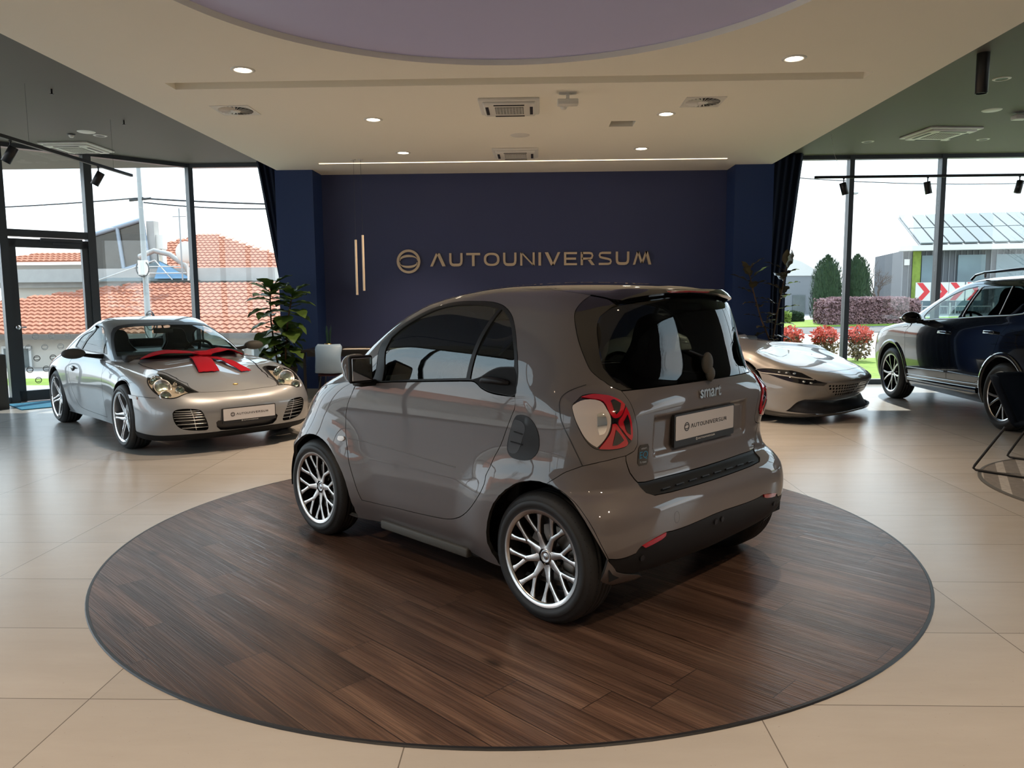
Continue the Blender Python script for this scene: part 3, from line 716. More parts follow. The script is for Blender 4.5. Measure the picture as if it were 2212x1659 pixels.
def dome(x,y,z,label,dark=False):
    root=empty('smoke_detector',label,'detector',(x,y,z)); m=MB(); m.lathe([(.001,-.012),(.05,-.012),(.055,0)],32); m.obj('base','black_plastic' if dark else 'white_plastic',root); m=MB(); m.lathe([(.001,-.045),(.02,-.043),(.032,-.03),(.034,-.012)],32); m.obj('sensor_head','white_plastic',root)
dome(.29,7.72,ZW,'small white dome detector on the pale ceiling beside the air unit'); dome(-6.17,10.39,ZG,'small dome detector with a dark base on the left grey ceiling',True)
for x,y,z,w in ((-.16,9.08,ZW,'flat round white speaker in the pale ceiling between two air units'),(5.54,9.78,ZG,'flat round white speaker in the right grey ceiling'),(-5.89,10.26,ZG,'flat round white speaker in the left grey ceiling')):
    m=MB(); m.lathe([(.001,-.008),(.10,-.007),(.112,0)],40); o=m.obj('ceiling_speaker','white_plastic'); o.location=(x,y,z); tag(o,w,'speaker')
root=empty('ceiling_box','small pale box hanging from the right grey ceiling at the picture edge','box',(5.98,9.95,ZG)); m=MB(); m.rbox((0,0,-.05),(.16,.12,.06),.01,2); m.obj('housing','white_plastic',root)
root=empty('cylinder_spotlight','short black cylinder spotlight hanging from the right grey ceiling at top','light',(4.16,7.53,ZG)); m=MB(); m.lathe([(.045,-.36),(.055,-.36),(.055,0)],32); m.obj('housing','black_metal',root); m=MB(); m.lathe([(.001,-.345),(.046,-.35)],32); m.obj('lens','alu',root)
for x,y,w in ((-5.06,8.22,'tiny sprinkler head on the left grey ceiling, nearer one'),(-5.06,9.65,'tiny sprinkler head on the left grey ceiling, farther one')):
    root=empty('sprinkler',w,'sprinkler',(x,y,ZG)); m=MB(); m.cyl((0,0,.004),(0,0,-.05),.009,10); m.cyl((0,0,-.05),(0,0,-.055),.02,12); m.obj('nozzle','black_metal',root)
# track lights
def spot(parent_loc,aim,label,L=.17,r=.045):
    p=Vector(parent_loc); root=empty('track_spotlight',label,'light',p); M=Vector((0,0,1)).rotation_difference(-Vector(aim).normalized()).to_matrix().to_4x4()
    m=MB(); m.cyl((0,0,0),(0,0,-.09),.008,10); m.box((0,0,-.006),(.02,.02,.02)); m.obj('stem','black_metal',root)
    m=MB(); T=Matrix.Translation((0,0,-.12))@M; m.lathe([(.001,.06),(r-.004,.06),(r,.055),(r,-L+.06),(r-.008,-L+.06),(r-.012,-L+.08)],32,T); m.obj('lamp_head','black_metal',root)
    m=MB(); m.lathe([(.001,-L+.085),(r-.011,-L+.082)],28,T); m.obj('lens','alu',root); return root
tr=empty('lighting_track','black hanging lighting track along the left grey ceiling','track',(-5.2,8.0,3.055)); m=MB(); m.box((0,-1.5,0),(.036,7.06,.034)); m.obj('rail','black_metal',tr); 
for y in (-3.,.0,1.6): m=MB(); m.cyl((0,y,0),(0,y,ZG-3.055),.0012,6); m.obj('suspension_wire','black_metal',tr)
spot((-5.2,7.71,3.04),(-.5,-.1,-.85),'black spotlight on the left hanging track, nearer one'); spot((-5.2,9.26,3.04),(-.45,-.15,-.85),'black spotlight on the left hanging track, nearer its far end')
tr=empty('lighting_track','black hanging lighting track in front of the right windows','track',(3.9,11.06,3.08)); m=MB(); m.box((2.6,0,0),(5.2,.036,.034)); m.obj('rail','black_metal',tr)
m=MB(); m.tube([(.18,0,.0),(.30,0,.06),(.32,0,.16),(.26,0,.30),(.20,0,ZG-3.08)],.0022,6); m.obj('feed_cable','white_plastic',tr); m=MB(); m.cyl((4.4,0,0),(4.4,0,ZG-3.08),.0012,6); m.obj('suspension_wire','black_metal',tr)
for x,a,w in ((4.30,(-.30,0,-1),'black spotlight on the right hanging track, nearest the blue pillar'),(5.45,(-.22,0,-1),'black spotlight in the middle of the right hanging track'),(6.70,(.22,0,-1),'black spotlight on the right hanging track at the picture edge')): spot((x,11.06,3.065),tuple(-c for c in a) if False else (-a[0],a[1],a[2]),w)
# hanging rods
for x,z0,z1,w in ((-2.415,1.503,2.242,'slim pale pendant rod lamp hanging before the blue wall, left and lower'),(-2.318,1.558,2.303,'slim pale pendant rod lamp hanging before the blue wall, right and higher')):
    root=empty('pendant_lamp',w,'light',(x,10.48,0)); m=MB(); m.cyl((0,0,z0),(0,0,z1),.016,16); m.obj('rod','brass_letters',root); m=MB(); m.cyl((0,0,z1),(0,0,ZW),.0018,6); m.obj('wire','black_metal',root); m=MB(); m.cyl((0,0,ZW-.012),(0,0,ZW),.035,20); m.obj('ceiling_rose','white_plastic',root)
# ------------------------------------------------------------ outdoors
pbr('grass',(.17,.27,.02),rough=.9,noise=.5,nscale=3)
pbr('asphalt',(.34,.31,.27),rough=.9,noise=.15,nscale=2)
pbr('kerb',(.16,.155,.15),rough=.9,noise=.2,nscale=4)
pbr('render_wall',(.55,.51,.45),rough=.9,noise=.06,nscale=1)
pbr('window_dark',(.10,.12,.12),rough=.15,noise=.3,nscale=3)
pbr('white_frame',(.62,.62,.60),rough=.5)
pbr('roof_tile',(.40,.155,.09),rough=.85,noise=.30,nscale=3.5)
pbr('gutter',(.13,.115,.10),rough=.6)
pbr('blue_grey_frame',(.27,.32,.38),rough=.4)
pbr('brown_glass',(.05,.045,.035),rough=.3,noise=.3,nscale=2)
pbr('skylight_blue',(.18,.36,.55),rough=.15)
pbr('concrete',(.38,.37,.35),rough=.9,noise=.15,nscale=3)
pbr('metal_pole',(.33,.34,.34),rough=.5,metal=.3)
pbr('blue_paint',(.03,.17,.42),rough=.4)
pbr('clad_dark',(.095,.10,.11),rough=.7)
pbr('clad_grey',(.20,.21,.22),rough=.7)
pbr('solar',(.14,.17,.17),rough=.25)
pbr('shop_glass',(.11,.17,.19),rough=.12,noise=.5,nscale=.7)
pbr('hall_roof',(.34,.34,.33),rough=.7)
pbr('red_sign',(.60,.03,.04),rough=.5)
pbr('white_sign',(.66,.64,.60),rough=.5)
pbr('conifer_leaf',(.028,.055,.022),rough=.9,noise=.5,nscale=6)
pbr('hedge_purple',(.26,.15,.15),rough=.9,noise=.6,nscale=5)
pbr('hedge_green',(.20,.27,.045),rough=.9,noise=.5,nscale=5)
pbr('bush_red',(.62,.09,.05),rough=.8,noise=.4,nscale=8)
pbr('bush_brown',(.20,.13,.06),rough=.9,noise=.5,nscale=9)
pbr('bare_wood',(.13,.10,.085),rough=.9)
def plane_poly(name,pts,mat,label=None,cat=None,kind=None):
    o=mesh_obj(name,pts,[tuple(range(len(pts)))],mat); return tag(o,label,cat,None,kind)
def slab(name,pts,h,mat,kind='structure',label=None,cat=None):
    n=len(pts); V=[tuple(p) for p in pts]+[(p[0],p[1],p[2]-h) for p in pts]
    F=[tuple(range(n)),tuple(range(2*n-1,n-1,-1))]+[(i,i+n,(i+1)%n+n,(i+1)%n) for i in range(n)]
    o=mesh_obj(name,V,F,mat); return tag(o,label,cat,None,kind)
# ground: lower on the left behind the doors, rising road on the right
slab('ground_left',[(-70,10.9,-1.2),(-9.4,9.0,-.12),(-9.4,-30,-.1),(-70,-30,-1.2)],.3,'asphalt')
slab('ground_behind_left',[(-60,12,-1.1),(-7.2,11.1,-.10),(-5.7,12.95,-.10),(3,12.95,-.10),(3,19,-.35),(-60,19,-1.4)],.3,'asphalt')
slab('lawn_strip_left',[(-14,12.0,-.02),(-7.7,11.2,-.02),(-5.7,13.3,-.02),(-4,13.3,-.02),(-4,14.4,-.02),(-14,14.4,-.02)],.2,'grass')
slab('ground_low_left',[(-90,18.9,-1.5),(3,18.9,-.4),(3,80,-.4),(-90,80,-2.5)],.3,'asphalt')
slab('lawn',[(3,12.9,-.03),(30,12.9,-.03),(30,18.5,-.03),(3,18.5,-.03)],.2,'grass')
slab('road',[(2,18.5,-.05),(60,18.5,.0),(60,30.,.9),(2,30.,.1)],.3,'asphalt')
slab('kerb_strip',[(2,27.,.05),(60,24.5,1.0),(60,25.2,1.15),(2,28.,.22)],.3,'kerb')
slab('verge',[(2,28,.24),(60,25.2,1.17),(60,30.,1.3),(2,31.5,.35)],.3,'grass')
slab('yard_behind',[(2,31,.30),(60,30,1.2),(60,120,1.2),(2,120,.3)],.3,'concrete')
slab('ground_right',[(9.9,12.6,-.1),(9.9,-30,-.1),(80,-30,-.1),(80,12.6,-.1)],.3,'asphalt')
slab('ground_rear',[(-70,-5.2,-.12),(-70,-60,-.12),(80,-60,-.12),(80,-5.2,-.12)],.3,'asphalt')
def tile_roof(name,o,ex,ey,ez,poly,parent,px=.225,py=.40,mat='roof_tile'):
    """pantile surface inside polygon poly given in (ex,ey) coordinates, ey runs up the slope"""
    xs=[p[0] for p in poly]; ys=[p[1] for p in poly]; nx=int((max(xs)-min(xs))/px*4); ny=int((max(ys)-min(ys))/py)
    A=[];o=np.array(o,float);ex=np.array(ex,float);ey=np.array(ey,float);ez=np.array(ez,float)
    X=min(xs)+np.arange(nx+1)*px/4; V=[];F=[]
    prof=np.array([0,.035,.05,.03])
    P0=np.array(poly)
    for j in range(ny):
        y0=min(ys)+j*py; y1=y0+py*1.02
        h=prof[np.arange(nx+1)%4]
        b=len(V)
        for y,dz in ((y0,.045),(y1,.0)):
            for i in range(nx+1): V.append(o+ex*X[i]+ey*y+ez*(h[i]+dz))
        for i in range(nx+1): V.append(o+ex*X[i]+ey*y0+ez*(-.01))
        c=np.array([[(X[i]+X[i+1])/2,y0+py/2] for i in range(nx)]); ins=inside(poly,c)
        for i in range(nx):
            if ins[i]:
                F.append((b+i,b+i+1,b+nx+1+i+1,b+nx+1+i)); F.append((b+2*(nx+1)+i,b+2*(nx+1)+i+1,b+i+1,b+i))
    return mesh_obj(name,V,F,mat,parent)
def nrmz(a): a=np.array(a,float); return a/np.linalg.norm(a)
# near tiled house, left (eave at z .6)
h=empty('house','near low white house with a long orange pantile roof beyond the glass door','house',(0,0,0))
e0=np.array([-24.,23.5,.42]); sl=nrmz([0,6.,1.75])
tile_roof('roof',e0,(1,0,0),sl,nrmz([0,-1.75,6.]),[(-.4,0),(22.5,0),(22.5,6.25),(9.2,6.25),(4.,3.2)],h)
m=MB(); m.box((-13,23.42,.36),(22.6,.16,.16)); m.obj('gutter','gutter',h)
m=MB(); m.box((-13,27.,-.85),(21.6,6.2,2.5)); m.obj('wall','render_wall',h)
for x in (-21.5,-19.4,-16.4,-14.,-12.9,-9.6,-8.4,-7.0):
    m=MB(); m.box((x,23.86,-.62),(.95,.08,1.35)); f=m.obj('window','white_frame',h)
    m=MB(); m.box((x-.21,23.81,-.62),(.36,.03,1.2)); m.box((x+.21,23.81,-.62),(.36,.03,1.2)); m.obj('pane','window_dark',f)
m=MB(); m.box((-16.5,29.9,2.45),(13.,.5,.5)); m.obj('parapet','concrete',h); m=MB(); m.box((-16.5,30.5,2.1),(13.,.9,.2)); m.obj('flat_roof','concrete',h)
# glazed sloping frame and skylight on that house
g=empty('glass_roof_structure','large tilted grey framed glass panel rising above the near tiled roof','skylight',(0,0,0))
def quad(o_,name,P,mat,parent,th=.08):
    P=[Vector(p) for p in P]; n=(P[1]-P[0]).cross(P[2]-P[0]).normalized(); V=P+[p-n*th for p in P]; k=len(P)
    return mesh_obj(name,V,[tuple(range(k)),tuple(range(2*k-1,k-1,-1))]+[(i,i+k,(i+1)%k+k,(i+1)%k) for i in range(k)],mat,parent)
T=[(-17.3,30.,2.3),(-15.1,30.,2.95),(-15.25,30.,4.6),(-17.5,30.,3.95)]
fr=MB(); P=[Vector(p) for p in T]
for a,b in ((0,1),(1,2),(2,3),(3,0)): fr.tube([P[a],P[b]],.09,4)
fr.tube([P[0].lerp(P[1],.55),P[3].lerp(P[2],.55)],.08,4); fr.obj('frame','blue_grey_frame',g)
quad(None,'tinted_pane',[(x,30.05,z) for x,y,z in T],'brown_glass',g,.05)
m=MB(); m.box((-15.0,30.3,3.7),(.30,.4,1.7)); m.obj('side_pier','concrete',g)
m=MB(); m.box((-14.72,30.4,3.75),(.26,.35,.55)); m.box((-14.80,30.4,2.85),(.03,.3,1.3)); m.box((-14.64,30.4,2.85),(.03,.3,1.3)); o=m.obj('outdoor_unit','white_plastic'); tag(o,'white outdoor air unit on the roof beside the tilted glass','air conditioner')
s=empty('skylight','low blue glass skylight under a grey curved hood above the tiled roof','skylight',(0,0,0))
quad(None,'pane',[(-16.9,29.6,2.22),(-12.9,29.6,2.22),(-14.6,29.9,3.0)],'solar',s,.03)
quad(None,'blue_pane',[(-14.65,29.5,2.3),(-13.2,29.5,2.3),(-14.5,29.7,2.95)],'skylight_blue',s,.03)
m=MB()
for a,b in (((-16.9,29.4,2.22),(-14.6,29.5,3.0)),((-14.6,29.5,3.0),(-13.9,29.4,2.25)),((-15.2,29.4,2.5),(-13.2,29.4,2.5)),((-15.0,29.4,2.75),(-13.3,29.4,2.75))): m.tube([a,b],.022,4)
m.obj('glazing_bars','white_frame',s)
m=MB(); m.tube([(-15.1,29.3,3.12),(-14.5,29.3,3.35),(-13.9,29.3,3.2),(-13.35,29.3,2.8),(-13.1,29.3,2.4)],.10,4); m.obj('hood','concrete',s)
# far tiled house
h=empty('house','farther white house with a hipped orange pantile roof left of the navy curtain','house',(0,0,0))
e0=np.array([-18.6,32.5,2.62]); sl=nrmz([0,5.6,2.25])
tile_roof('roof',e0,(1,0,0),sl,nrmz([0,-2.25,5.6]),[(0.2,0),(11.5,0),(6.3,2.9),(3.0,5.6),(2.5,5.6),(.2,2.6)],h,.22,.36)
m=MB(); m.box((-11.8,32.4,2.5),(12.8,.2,.22)); m.obj('gutter','gutter',h)
m=MB(); m.box((-11.8,35.5,1.1),(12.4,5.4,2.9)); m.obj('wall','render_wall',h)
# small annex roof far left
h=empty('house','small distant roof with gutter seen through the upper glass door pane','house',(0,0,0))
tile_roof('roof',(-21.5,30.,3.0),(1,0,0),nrmz([0,3,.8]),nrmz([0,-.8,3]),[(0,0),(4.,0),(4.,1.6),(1.,1.6)],h); m=MB(); m.box((-19.5,31.2,2.2),(3.4,1.6,1.4)); m.obj('wall','render_wall',h)
# utility pole and cables
u=empty('utility_pole','tall grey utility pole with junction box and cable coils outside the left window','pole',(-9.85,19.4,0)); m=MB(); m.tube([(0,0,-.9),(-.02,0,3.3),(-.04,0,7.)],[.085,.062,.035],14); m.obj('pole','metal_pole',u)
m=MB(); m.box((.0,-.10,2.28),(.20,.14,.36)); m.obj('junction_box','white_plastic',u)
m=MB()
for r,z in ((.20,2.25),(.15,.95),(.20,.8)): m.tube([(r*.8*math.cos(t)+(.0 if z>2 else .12),-.14,z+r*math.sin(t)*(1 if z>2 else 1.6)) for t in [2*math.pi*i/20 for i in range(20)]],.016,6,closed=True)
m.tube([(-.30,0,3.95),(.25,0,4.0)],.03,6); m.obj('cable_coils','black_plastic',u)
def cable(name,a,b,sag,label,r=.018):
    a=Vector(a);b=Vector(b); P=[a.lerp(b,i/24)-Vector((0,0,sag*4*(i/24)*(1-i/24))) for i in range(25)]; m=MB(); m.tube(P,r,6); o=m.obj(name,'black_plastic'); tag(o,label,'cable')
cable('overhead_cable',(-9.8,19.4,4.02),(-26,21,4.3),.3,'thin overhead cable running left from the utility pole')
cable('overhead_cable',(-9.8,19.4,4.0),(-2.2,21.5,4.05),.10,'upper overhead cable running right from the utility pole',.022)
cable('overhead_cable',(-9.8,19.4,3.9),(-1.8,21.,4.45),.35,'lower sagging overhead cable running right from the utility pole')
cable('overhead_cable',(5.6,26.,5.6),(24,30.,5.9),.45,'thin overhead cable crossing the right windows',.016)
a=empty('antenna_mast','thin roof antenna mast with short crossbar beside the satellite dish','antenna',(-12.95,28.2,0)); m=MB(); m.cyl((0,0,2.2),(0,0,4.8),.028,8); m.tube([(-.25,0,4.5),(.25,0,4.5)],.02,6); m.obj('mast','metal_pole',a)
a=empty('satellite_dish','pale round satellite dish on the roof beside the mullion','satellite dish',(-13.0,28.7,3.25)); m=MB(); m.sphere((0,0,0),.40,20,8,(1,.25,1)); m.cyl((0,.1,0),(0,.1,-1.05),.04,8); m.obj('dish','white_plastic',a)
# blue barriers and car outside left
for x,y,w in ((-12.2,14.9,'blue tubular barrier outside behind the glass door, right one'),(-13.8,15.0,'blue tubular barrier outside behind the glass door, left one')):
    b=empty('barrier',w,'barrier',(x,y,-.1)); m=MB(); W_=1.35
    m.tube([(-W_/2,0,0),(-W_/2,0,.85),(-W_/2+.1,0,.95),(W_/2-.1,0,.95),(W_/2,0,.85),(W_/2,0,0)],.022,8); m.tube([(-W_/2,0,.3),(W_/2,0,.3)],.015,6); m.obj('frame','blue_paint',b)
# canopy soffit outside the chamfered facade
P=[cham(-6.8),(-9.2,9.1)]; dd=Vector((P[1][0]-P[0][0],P[1][1]-P[0][1],0)).normalized(); nn=Vector((dd.y,-dd.x,0)); nn=nn if nn.y>0 else -nn
V=[Vector((*P[0],3.69)),Vector((*P[1],3.69)),Vector((*P[1],3.69))+nn*1.1,Vector((*P[0],3.69))+nn*1.1]
slab('canopy_soffit',[tuple(v+Vector((0,0,.12))) for v in V],.1,'light_plinth')
# ---- right side
def leaves(mb,c,rad,n,size,seed=1,shell=.75):
    r=random.Random(seed)
    for _ in range(n):
        while True:
            v=Vector((r.uniform(-1,1),r.uniform(-1,1),r.uniform(-1,1)))
            if shell*.6<v.length<1: break
        p=Vector((c[0]+v.x*rad[0],c[1]+v.y*rad[1],c[2]+v.z*rad[2])); a=Vector((r.uniform(-1,1),r.uniform(-1,1),r.uniform(-1,1))).normalized(); b=a.orthogonal().normalized(); s=size*r.uniform(.6,1.3)
        k=len(mb.V); mb.V+=[tuple(p-a*s-b*s*.5),tuple(p+a*s*.2-b*s*.6),tuple(p+a*s),tuple(p+a*s*.2+b*s*.6)]; mb.F.append((k,k+1,k+2,k+3)); mb.S.append(False); mb.M.append(mb.mi)
def conifer(x,y,z,h,w,label,seed):
    root=empty('conifer',label,'tree',(x,y,z),0,None); m=MB(); r=random.Random(seed)
    prof=[(.01,0),(w*.46,.15),(w*.5,h*.3),(w*.48,h*.55),(w*.42,h*.75),(w*.29,h*.9),(.01,h)]
    m.lathe([(a*.86,b*.97) for a,b in prof],20)
    for i in range(2600):
        t=r.random(); zz=h*t; rr=pchip([p[1] for p in prof],[p[0] for p in prof],zz)*r.uniform(.85,1.08); a=r.uniform(0,2*math.pi); p=Vector((rr*math.cos(a),rr*math.sin(a),zz)); s=.07*r.uniform(.6,1.3); q=Vector((-math.sin(a),math.cos(a),0))
        k=len(m.V); u=Vector((math.cos(a)*.3,math.sin(a)*.3,1)).normalized(); m.V+=[tuple(p-q*s*.4),tuple(p+q*s*.4),tuple(p+u*s*2)]; m.F.append((k,k+1,k+2)); m.S.append(False); m.M.append(0)
    m.obj('foliage','conifer_leaf',root); m=MB(); m.cyl((0,0,-.3),(0,0,.3),.08,8); m.obj('trunk','bare_wood',root)
conifer(12.5,33.5,.35,2.75,1.35,'dark rounded conifer beyond the road, left of the window mullion',3)
conifer(13.95,34.,.4,2.75,1.25,'dark rounded conifer beyond the road, just right of the window mullion',4)
def hedge(x0,x1,y,z,h,d,mat,label,seed,rise=0.,n=6000,sz=.055):
    root=empty('hedge',label,'hedge',((x0+x1)/2,y,z)); m=MB(); r=random.Random(seed); L=x1-x0
    m.rbox((0,0,h*.47),(L*.96,d*.9,h*.9),.25,4)
    for _ in range(n):
        f=r.random(); px=r.uniform(-L/2,L/2)
        if f<.5: p=Vector((px,-d/2*r.uniform(.9,1.05),r.uniform(0,h)))
        elif f<.9: p=Vector((px,r.uniform(-d/2,d/2),h*r.uniform(.93,1.03)))
        else: p=Vector((L/2*r.choice((-1,1)),r.uniform(-d/2,d/2),r.uniform(0,h)))
        e_=min(1,(L/2-abs(px))/.5); p.z*=(.72+.28*e_**.5)
        a=Vector((r.uniform(-1,1),r.uniform(-1,1),r.uniform(-1,1))).normalized(); b=a.orthogonal(); s=sz*r.uniform(.6,1.4)
        k=len(m.V); m.V+=[tuple(p-a*s),tuple(p+b*s*.6),tuple(p+a*s),tuple(p-b*s*.6)]; m.F.append((k,k+1,k+2,k+3)); m.S.append(False); m.M.append(0)
    m.obj('foliage',mat,root)
hedge(10.55,13.9,28.9,.33,1.02,1.3,'hedge_purple','long purple brown clipped hedge beyond the road',5,n=9000)
hedge(8.4,9.85,30.6,.25,.66,1.2,'hedge_green','low yellow green clipped hedge at left of the purple hedge',6,n=3500)
hedge(9.87,10.5,30.9,.25,.62,.9,'conifer_leaf','low dark green hedge between the yellow green and purple hedges',8,n=3500)
def bush(x,y,label,seed,s=1.):
    root=empty('flowering_bush',label,'bush',(x,y,-.03),0,'red tipped bushes beside the road'); m=MB(); r=random.Random(seed)
    for i in range(9): a=r.uniform(0,6.28); m.tube([(0,0,0),(.12*math.cos(a),.12*math.sin(a),.25*s),(.24*math.cos(a),.24*math.sin(a),.62*s)],[.012,.009,.005],5)
    m.obj('branches','bare_wood',root)
    m=MB(); leaves(m,(0,0,.36*s),(.33,.30,.34*s),420,.045,seed,.2); m.obj('brown_foliage','bush_brown',root)
    m=MB(); leaves(m,(0,0,.62*s),(.33,.30,.22*s),360,.05,seed+50,.2); m.obj('red_shoots','bush_red',root)
for i,(x,w) in enumerate(((6.55,'leftmost of the row, beside the dark rubber plant'),(7.35,'second from the left'),(8.25,'left of the mullion'),(9.05,'just right of the mullion'),(9.85,'nearest the dark car'),(5.8,'half hidden behind the rubber plant leaves'))):
    bush(x,17.6+.1*(i%2),'red tipped bush beside the road, '+w,20+i,.95)
m=MB(); m.box((9.45,17.1,.22),(.9,.03,.30)); o=m.obj('low_sign_board','skylight_blue'); tag(o,'small pale blue board on the lawn before the bushes','sign')
# bare tree
def bare_tree(x,y,z,label):
    root=empty('bare_tree',label,'tree',(x,y,z)); m=MB(); r=random.Random(11)
    def br(p,d,L,rad,k):
        P=[p];q=p.copy();dd=d.copy()
        for i in range(4): dd=(dd+Vector((r.uniform(-.25,.25),r.uniform(-.25,.25),r.uniform(-.12,.15)))).normalized(); q=q+dd*L/4; P.append(q.copy())
        m.tube(P,[rad,rad*.9,rad*.8,rad*.7,rad*.6],5,cap=False)
        if k>0:
            for i in range(3 if k>2 else 4):
                t=r.choice((2,3,4)); nd=(dd+Vector((r.uniform(-1,1),r.uniform(-1,1),r.uniform(-.5,.7)))*.85).normalized(); br(P[t],nd,L*r.uniform(.6,.8),rad*.55,k-1)
    br(Vector((0,0,0)),Vector((0,0,1)),1.1,.10,5); m.obj('branches','bare_wood',root)
bare_tree(15.9,36,.3,'bare leafless tree beyond the hedge, left of the dark hall')
# street lamp mast
s=empty('street_lamp','tall thin street lamp post seen through the right window','street lamp',(12.7,32.,.3)); m=MB(); m.tube([(0,0,0),(0,0,2.6),(0,0,5.2)],[.055,.045,.03],10); m.box((0,-.1,5.22),(.5,.3,.06)); m.obj('post','metal_pole',s)
# warehouse left of conifers
b=empty('warehouse','pale grey warehouse with a shallow gable behind the rubber plant','building',(12.6,41.,.3)); m=MB(); m.box((-1.,3,1.1),(7.,6,2.2)); m.obj('wall','clad_grey',b); m=MB(); m.prism([(-4.6,2.2),(2.6,2.2),(1.3,2.95),(-1.4,3.75),(-4.6,3.1)],(0,0,0),(1,0,0),(0,0,1),(0,-1,0),-6,.05); m.obj('gable','white_sign',b); m=MB(); m.box((1.25,-.02,.75),(.65,.06,.9)); m.obj('window','window_dark',b)
b=empty('low_building','low white building glimpsed between the two conifers','building',(16.2,52,.3)); m=MB(); m.box((0,0,1.2),(5.,3,2.4)); m.obj('wall','white_sign',b); m=MB(); m.box((0,-1.6,1.3),(4.6,.1,.7)); m.obj('window_band','shop_glass',b)
# dark hall on the right with solar roof
b=empty('dark_hall','dark clad hall with large shop windows and a solar panel roof at right','building',(0,0,0))
A=Vector((17.5,37.5,.25)); D=Vector((1,-.21,0)).normalized(); Nn=Vector((-D.y,D.x,0)); L=15.
def hp(s,o_,z): return A+D*s+Nn*o_+Vector((0,0,z))
Mh=Matrix.Rotation(math.atan2(D.y,D.x),3,'Z')
m=MB(); m.box(hp(L/2,3,1.65),(L,6,3.3),M=Mh); m.obj('wall','clad_dark',b)
m=MB()
for i in range(60): m.box(hp(i*.25,-.03,1.65),(.03,.05,3.2),M=Mh)
m.obj('cladding_ribs','clad_grey',b)
for s0,s1 in ((.8,1.6),(2.35,3.5),(3.95,7.5)):
    m=MB(); m.box(hp((s0+s1)/2,-.08,1.75),(s1-s0,.08,2.6),M=Mh); m.obj('shop_window','shop_glass',b)
m=MB(); m.box(hp(.58,-.12,1.6),(.34,.1,3.3),M=Mh); m.obj('green_pillar','hedge_green',b)
m=MB(); m.box(hp(L/2,-.35,3.38),(L+.6,.5,.24),M=Mh); m.obj('gutter','white_sign',b)
e=hp(.6,-.5,3.55); Ls=L; V=[e,e+D*Ls,e+D*Ls+Nn*4.5+Vector((0,0,1.75)),e+Nn*4.5+Vector((0,0,1.75))]
quad(None,'roof',[tuple(v-Vector((0,0,.05))) for v in V],'hall_roof',b,.1)
sn=(V[1]-V[0]).normalized(); sv=(V[3]-V[0]).normalized(); Lz=(V[3]-V[0]).length; sz=sn.cross(sv)
for i in range(22):
    for j in range(2):
        m=MB(); m.prism(rect(i*.62+.03,j*Lz/2+.05,i*.62+.58,(j+1)*Lz/2-.06),V[0],sn,sv,sz,0,.06); m.obj('solar_panel','solar',b)
m=MB(); m.box(hp(.16,-.1,2.75),(.22,.08,.28),M=Mh); o=m.obj('white_wall_box','white_sign'); tag(o,'small white box with two lamps on the dark hall wall','box')
# chevron boards
for i,(s,wt) in enumerate(((.38,'leftmost, fully visible'),(1.10,'second from left, cut by the mullion'),(1.74,'third, just right of the mullion'),(2.42,'fourth, above the dark car roof line'))):
    p=hp(s,-2.2,0); c=empty('chevron_sign','red and white chevron arrow board, '+wt,'road sign',p,math.atan2(D.y,D.x)); w=.62
    m=MB(); m.box((0,0,1.35),(w,.03,.82)); m.obj('board','white_sign',c)
    m=MB(); m.prism([(-.27,.39),(-.03,.39),(.28,0),(-.03,-.39),(-.27,-.39),(.04,0)],(0,-.018,1.35),(1,0,0),(0,0,1),(0,-1,0),0,.006); m.obj('red_arrow','red_sign',c)
    m=MB(); m.cyl((0,.04,-.1),(0,.04,.9),.03,8); m.obj('post','metal_pole',c)
# white fence
f=empty('fence','white tubular fence with mesh panels before the dark hall','fence',hp(-1.6,-1.6,-.1),math.atan2(D.y,D.x))
for i in range(5):
    x0=1.6+i*1.75; m=MB(); m.tube([(x0,0,.1),(x0,0,.78),(x0+1.6,0,.78),(x0+1.6,0,.1)],.03,6,closed=True); m.cyl((x0+1.68,0,0),(x0+1.68,0,.95),.04,8); pn=m.obj('fence_frame','white_sign',f)
    m=MB()
    for k in range(14): m.tube([(x0+k*.11,0,.12),(x0+k*.11+.11,0,.76)],.005,3,cap=False); m.tube([(x0+k*.11+.11,0,.12),(x0+k*.11,0,.76)],.005,3,cap=False)
    m.obj('wire_mesh','metal_pole',pn)
# trees and hedge outside the side windows (they show in the glossy paint)
for i,(x,y,hh) in enumerate(((15.,4.,6.),(17.,-1.,7.),(-21.,3.,5.))):
    root=empty('birch_tree','slender bare birch outside the side windows','tree',(x,y,-.1)); r=random.Random(60+i); m=MB()
    m.tube([(0,0,-.1),(.1,0,hh*.5),(0,0,hh)],[.09,.06,.02],7)
    for k in range(70):
        z=hh*r.uniform(.2,.97); a=r.uniform(0,6.28); l=(1-z/hh)*1.3+.3; p=Vector((0,0,z)); q=p+Vector((math.cos(a)*l,math.sin(a)*l,l*.7)); m.tube([p,p.lerp(q,.5)+Vector((0,0,-.05)),q],[.018,.012,.005],4,cap=False)
        for kk in range(4): t=r.uniform(.3,1); s_=p.lerp(q,t); m.tube([s_,s_+Vector((r.uniform(-.4,.4),r.uniform(-.4,.4),r.uniform(0,.5)))],[.007,.003],3,cap=False)
    m.obj('branches','bare_wood',root)
    root['label']=('bare birch outside the right windows, nearer','bare birch outside the right windows, farther','bare birch outside the left windows')[i]
h=empty('house','red roofed house outside the left side windows','house',(0,0,0)); m=MB(); m.box((-26,2,.3),(5,12,3.2)); m.obj('wall','render_wall',h); m=MB(); m.prism([(-3.2,0),(3.2,0),(0,2.)],(-26,-4.5,1.9),(1,0,0),(0,0,1),(0,1,0),0,13); m.obj('roof','roof_tile',h)
SKY=1.75; SUN=4.; DL=190.; EXPO=.8
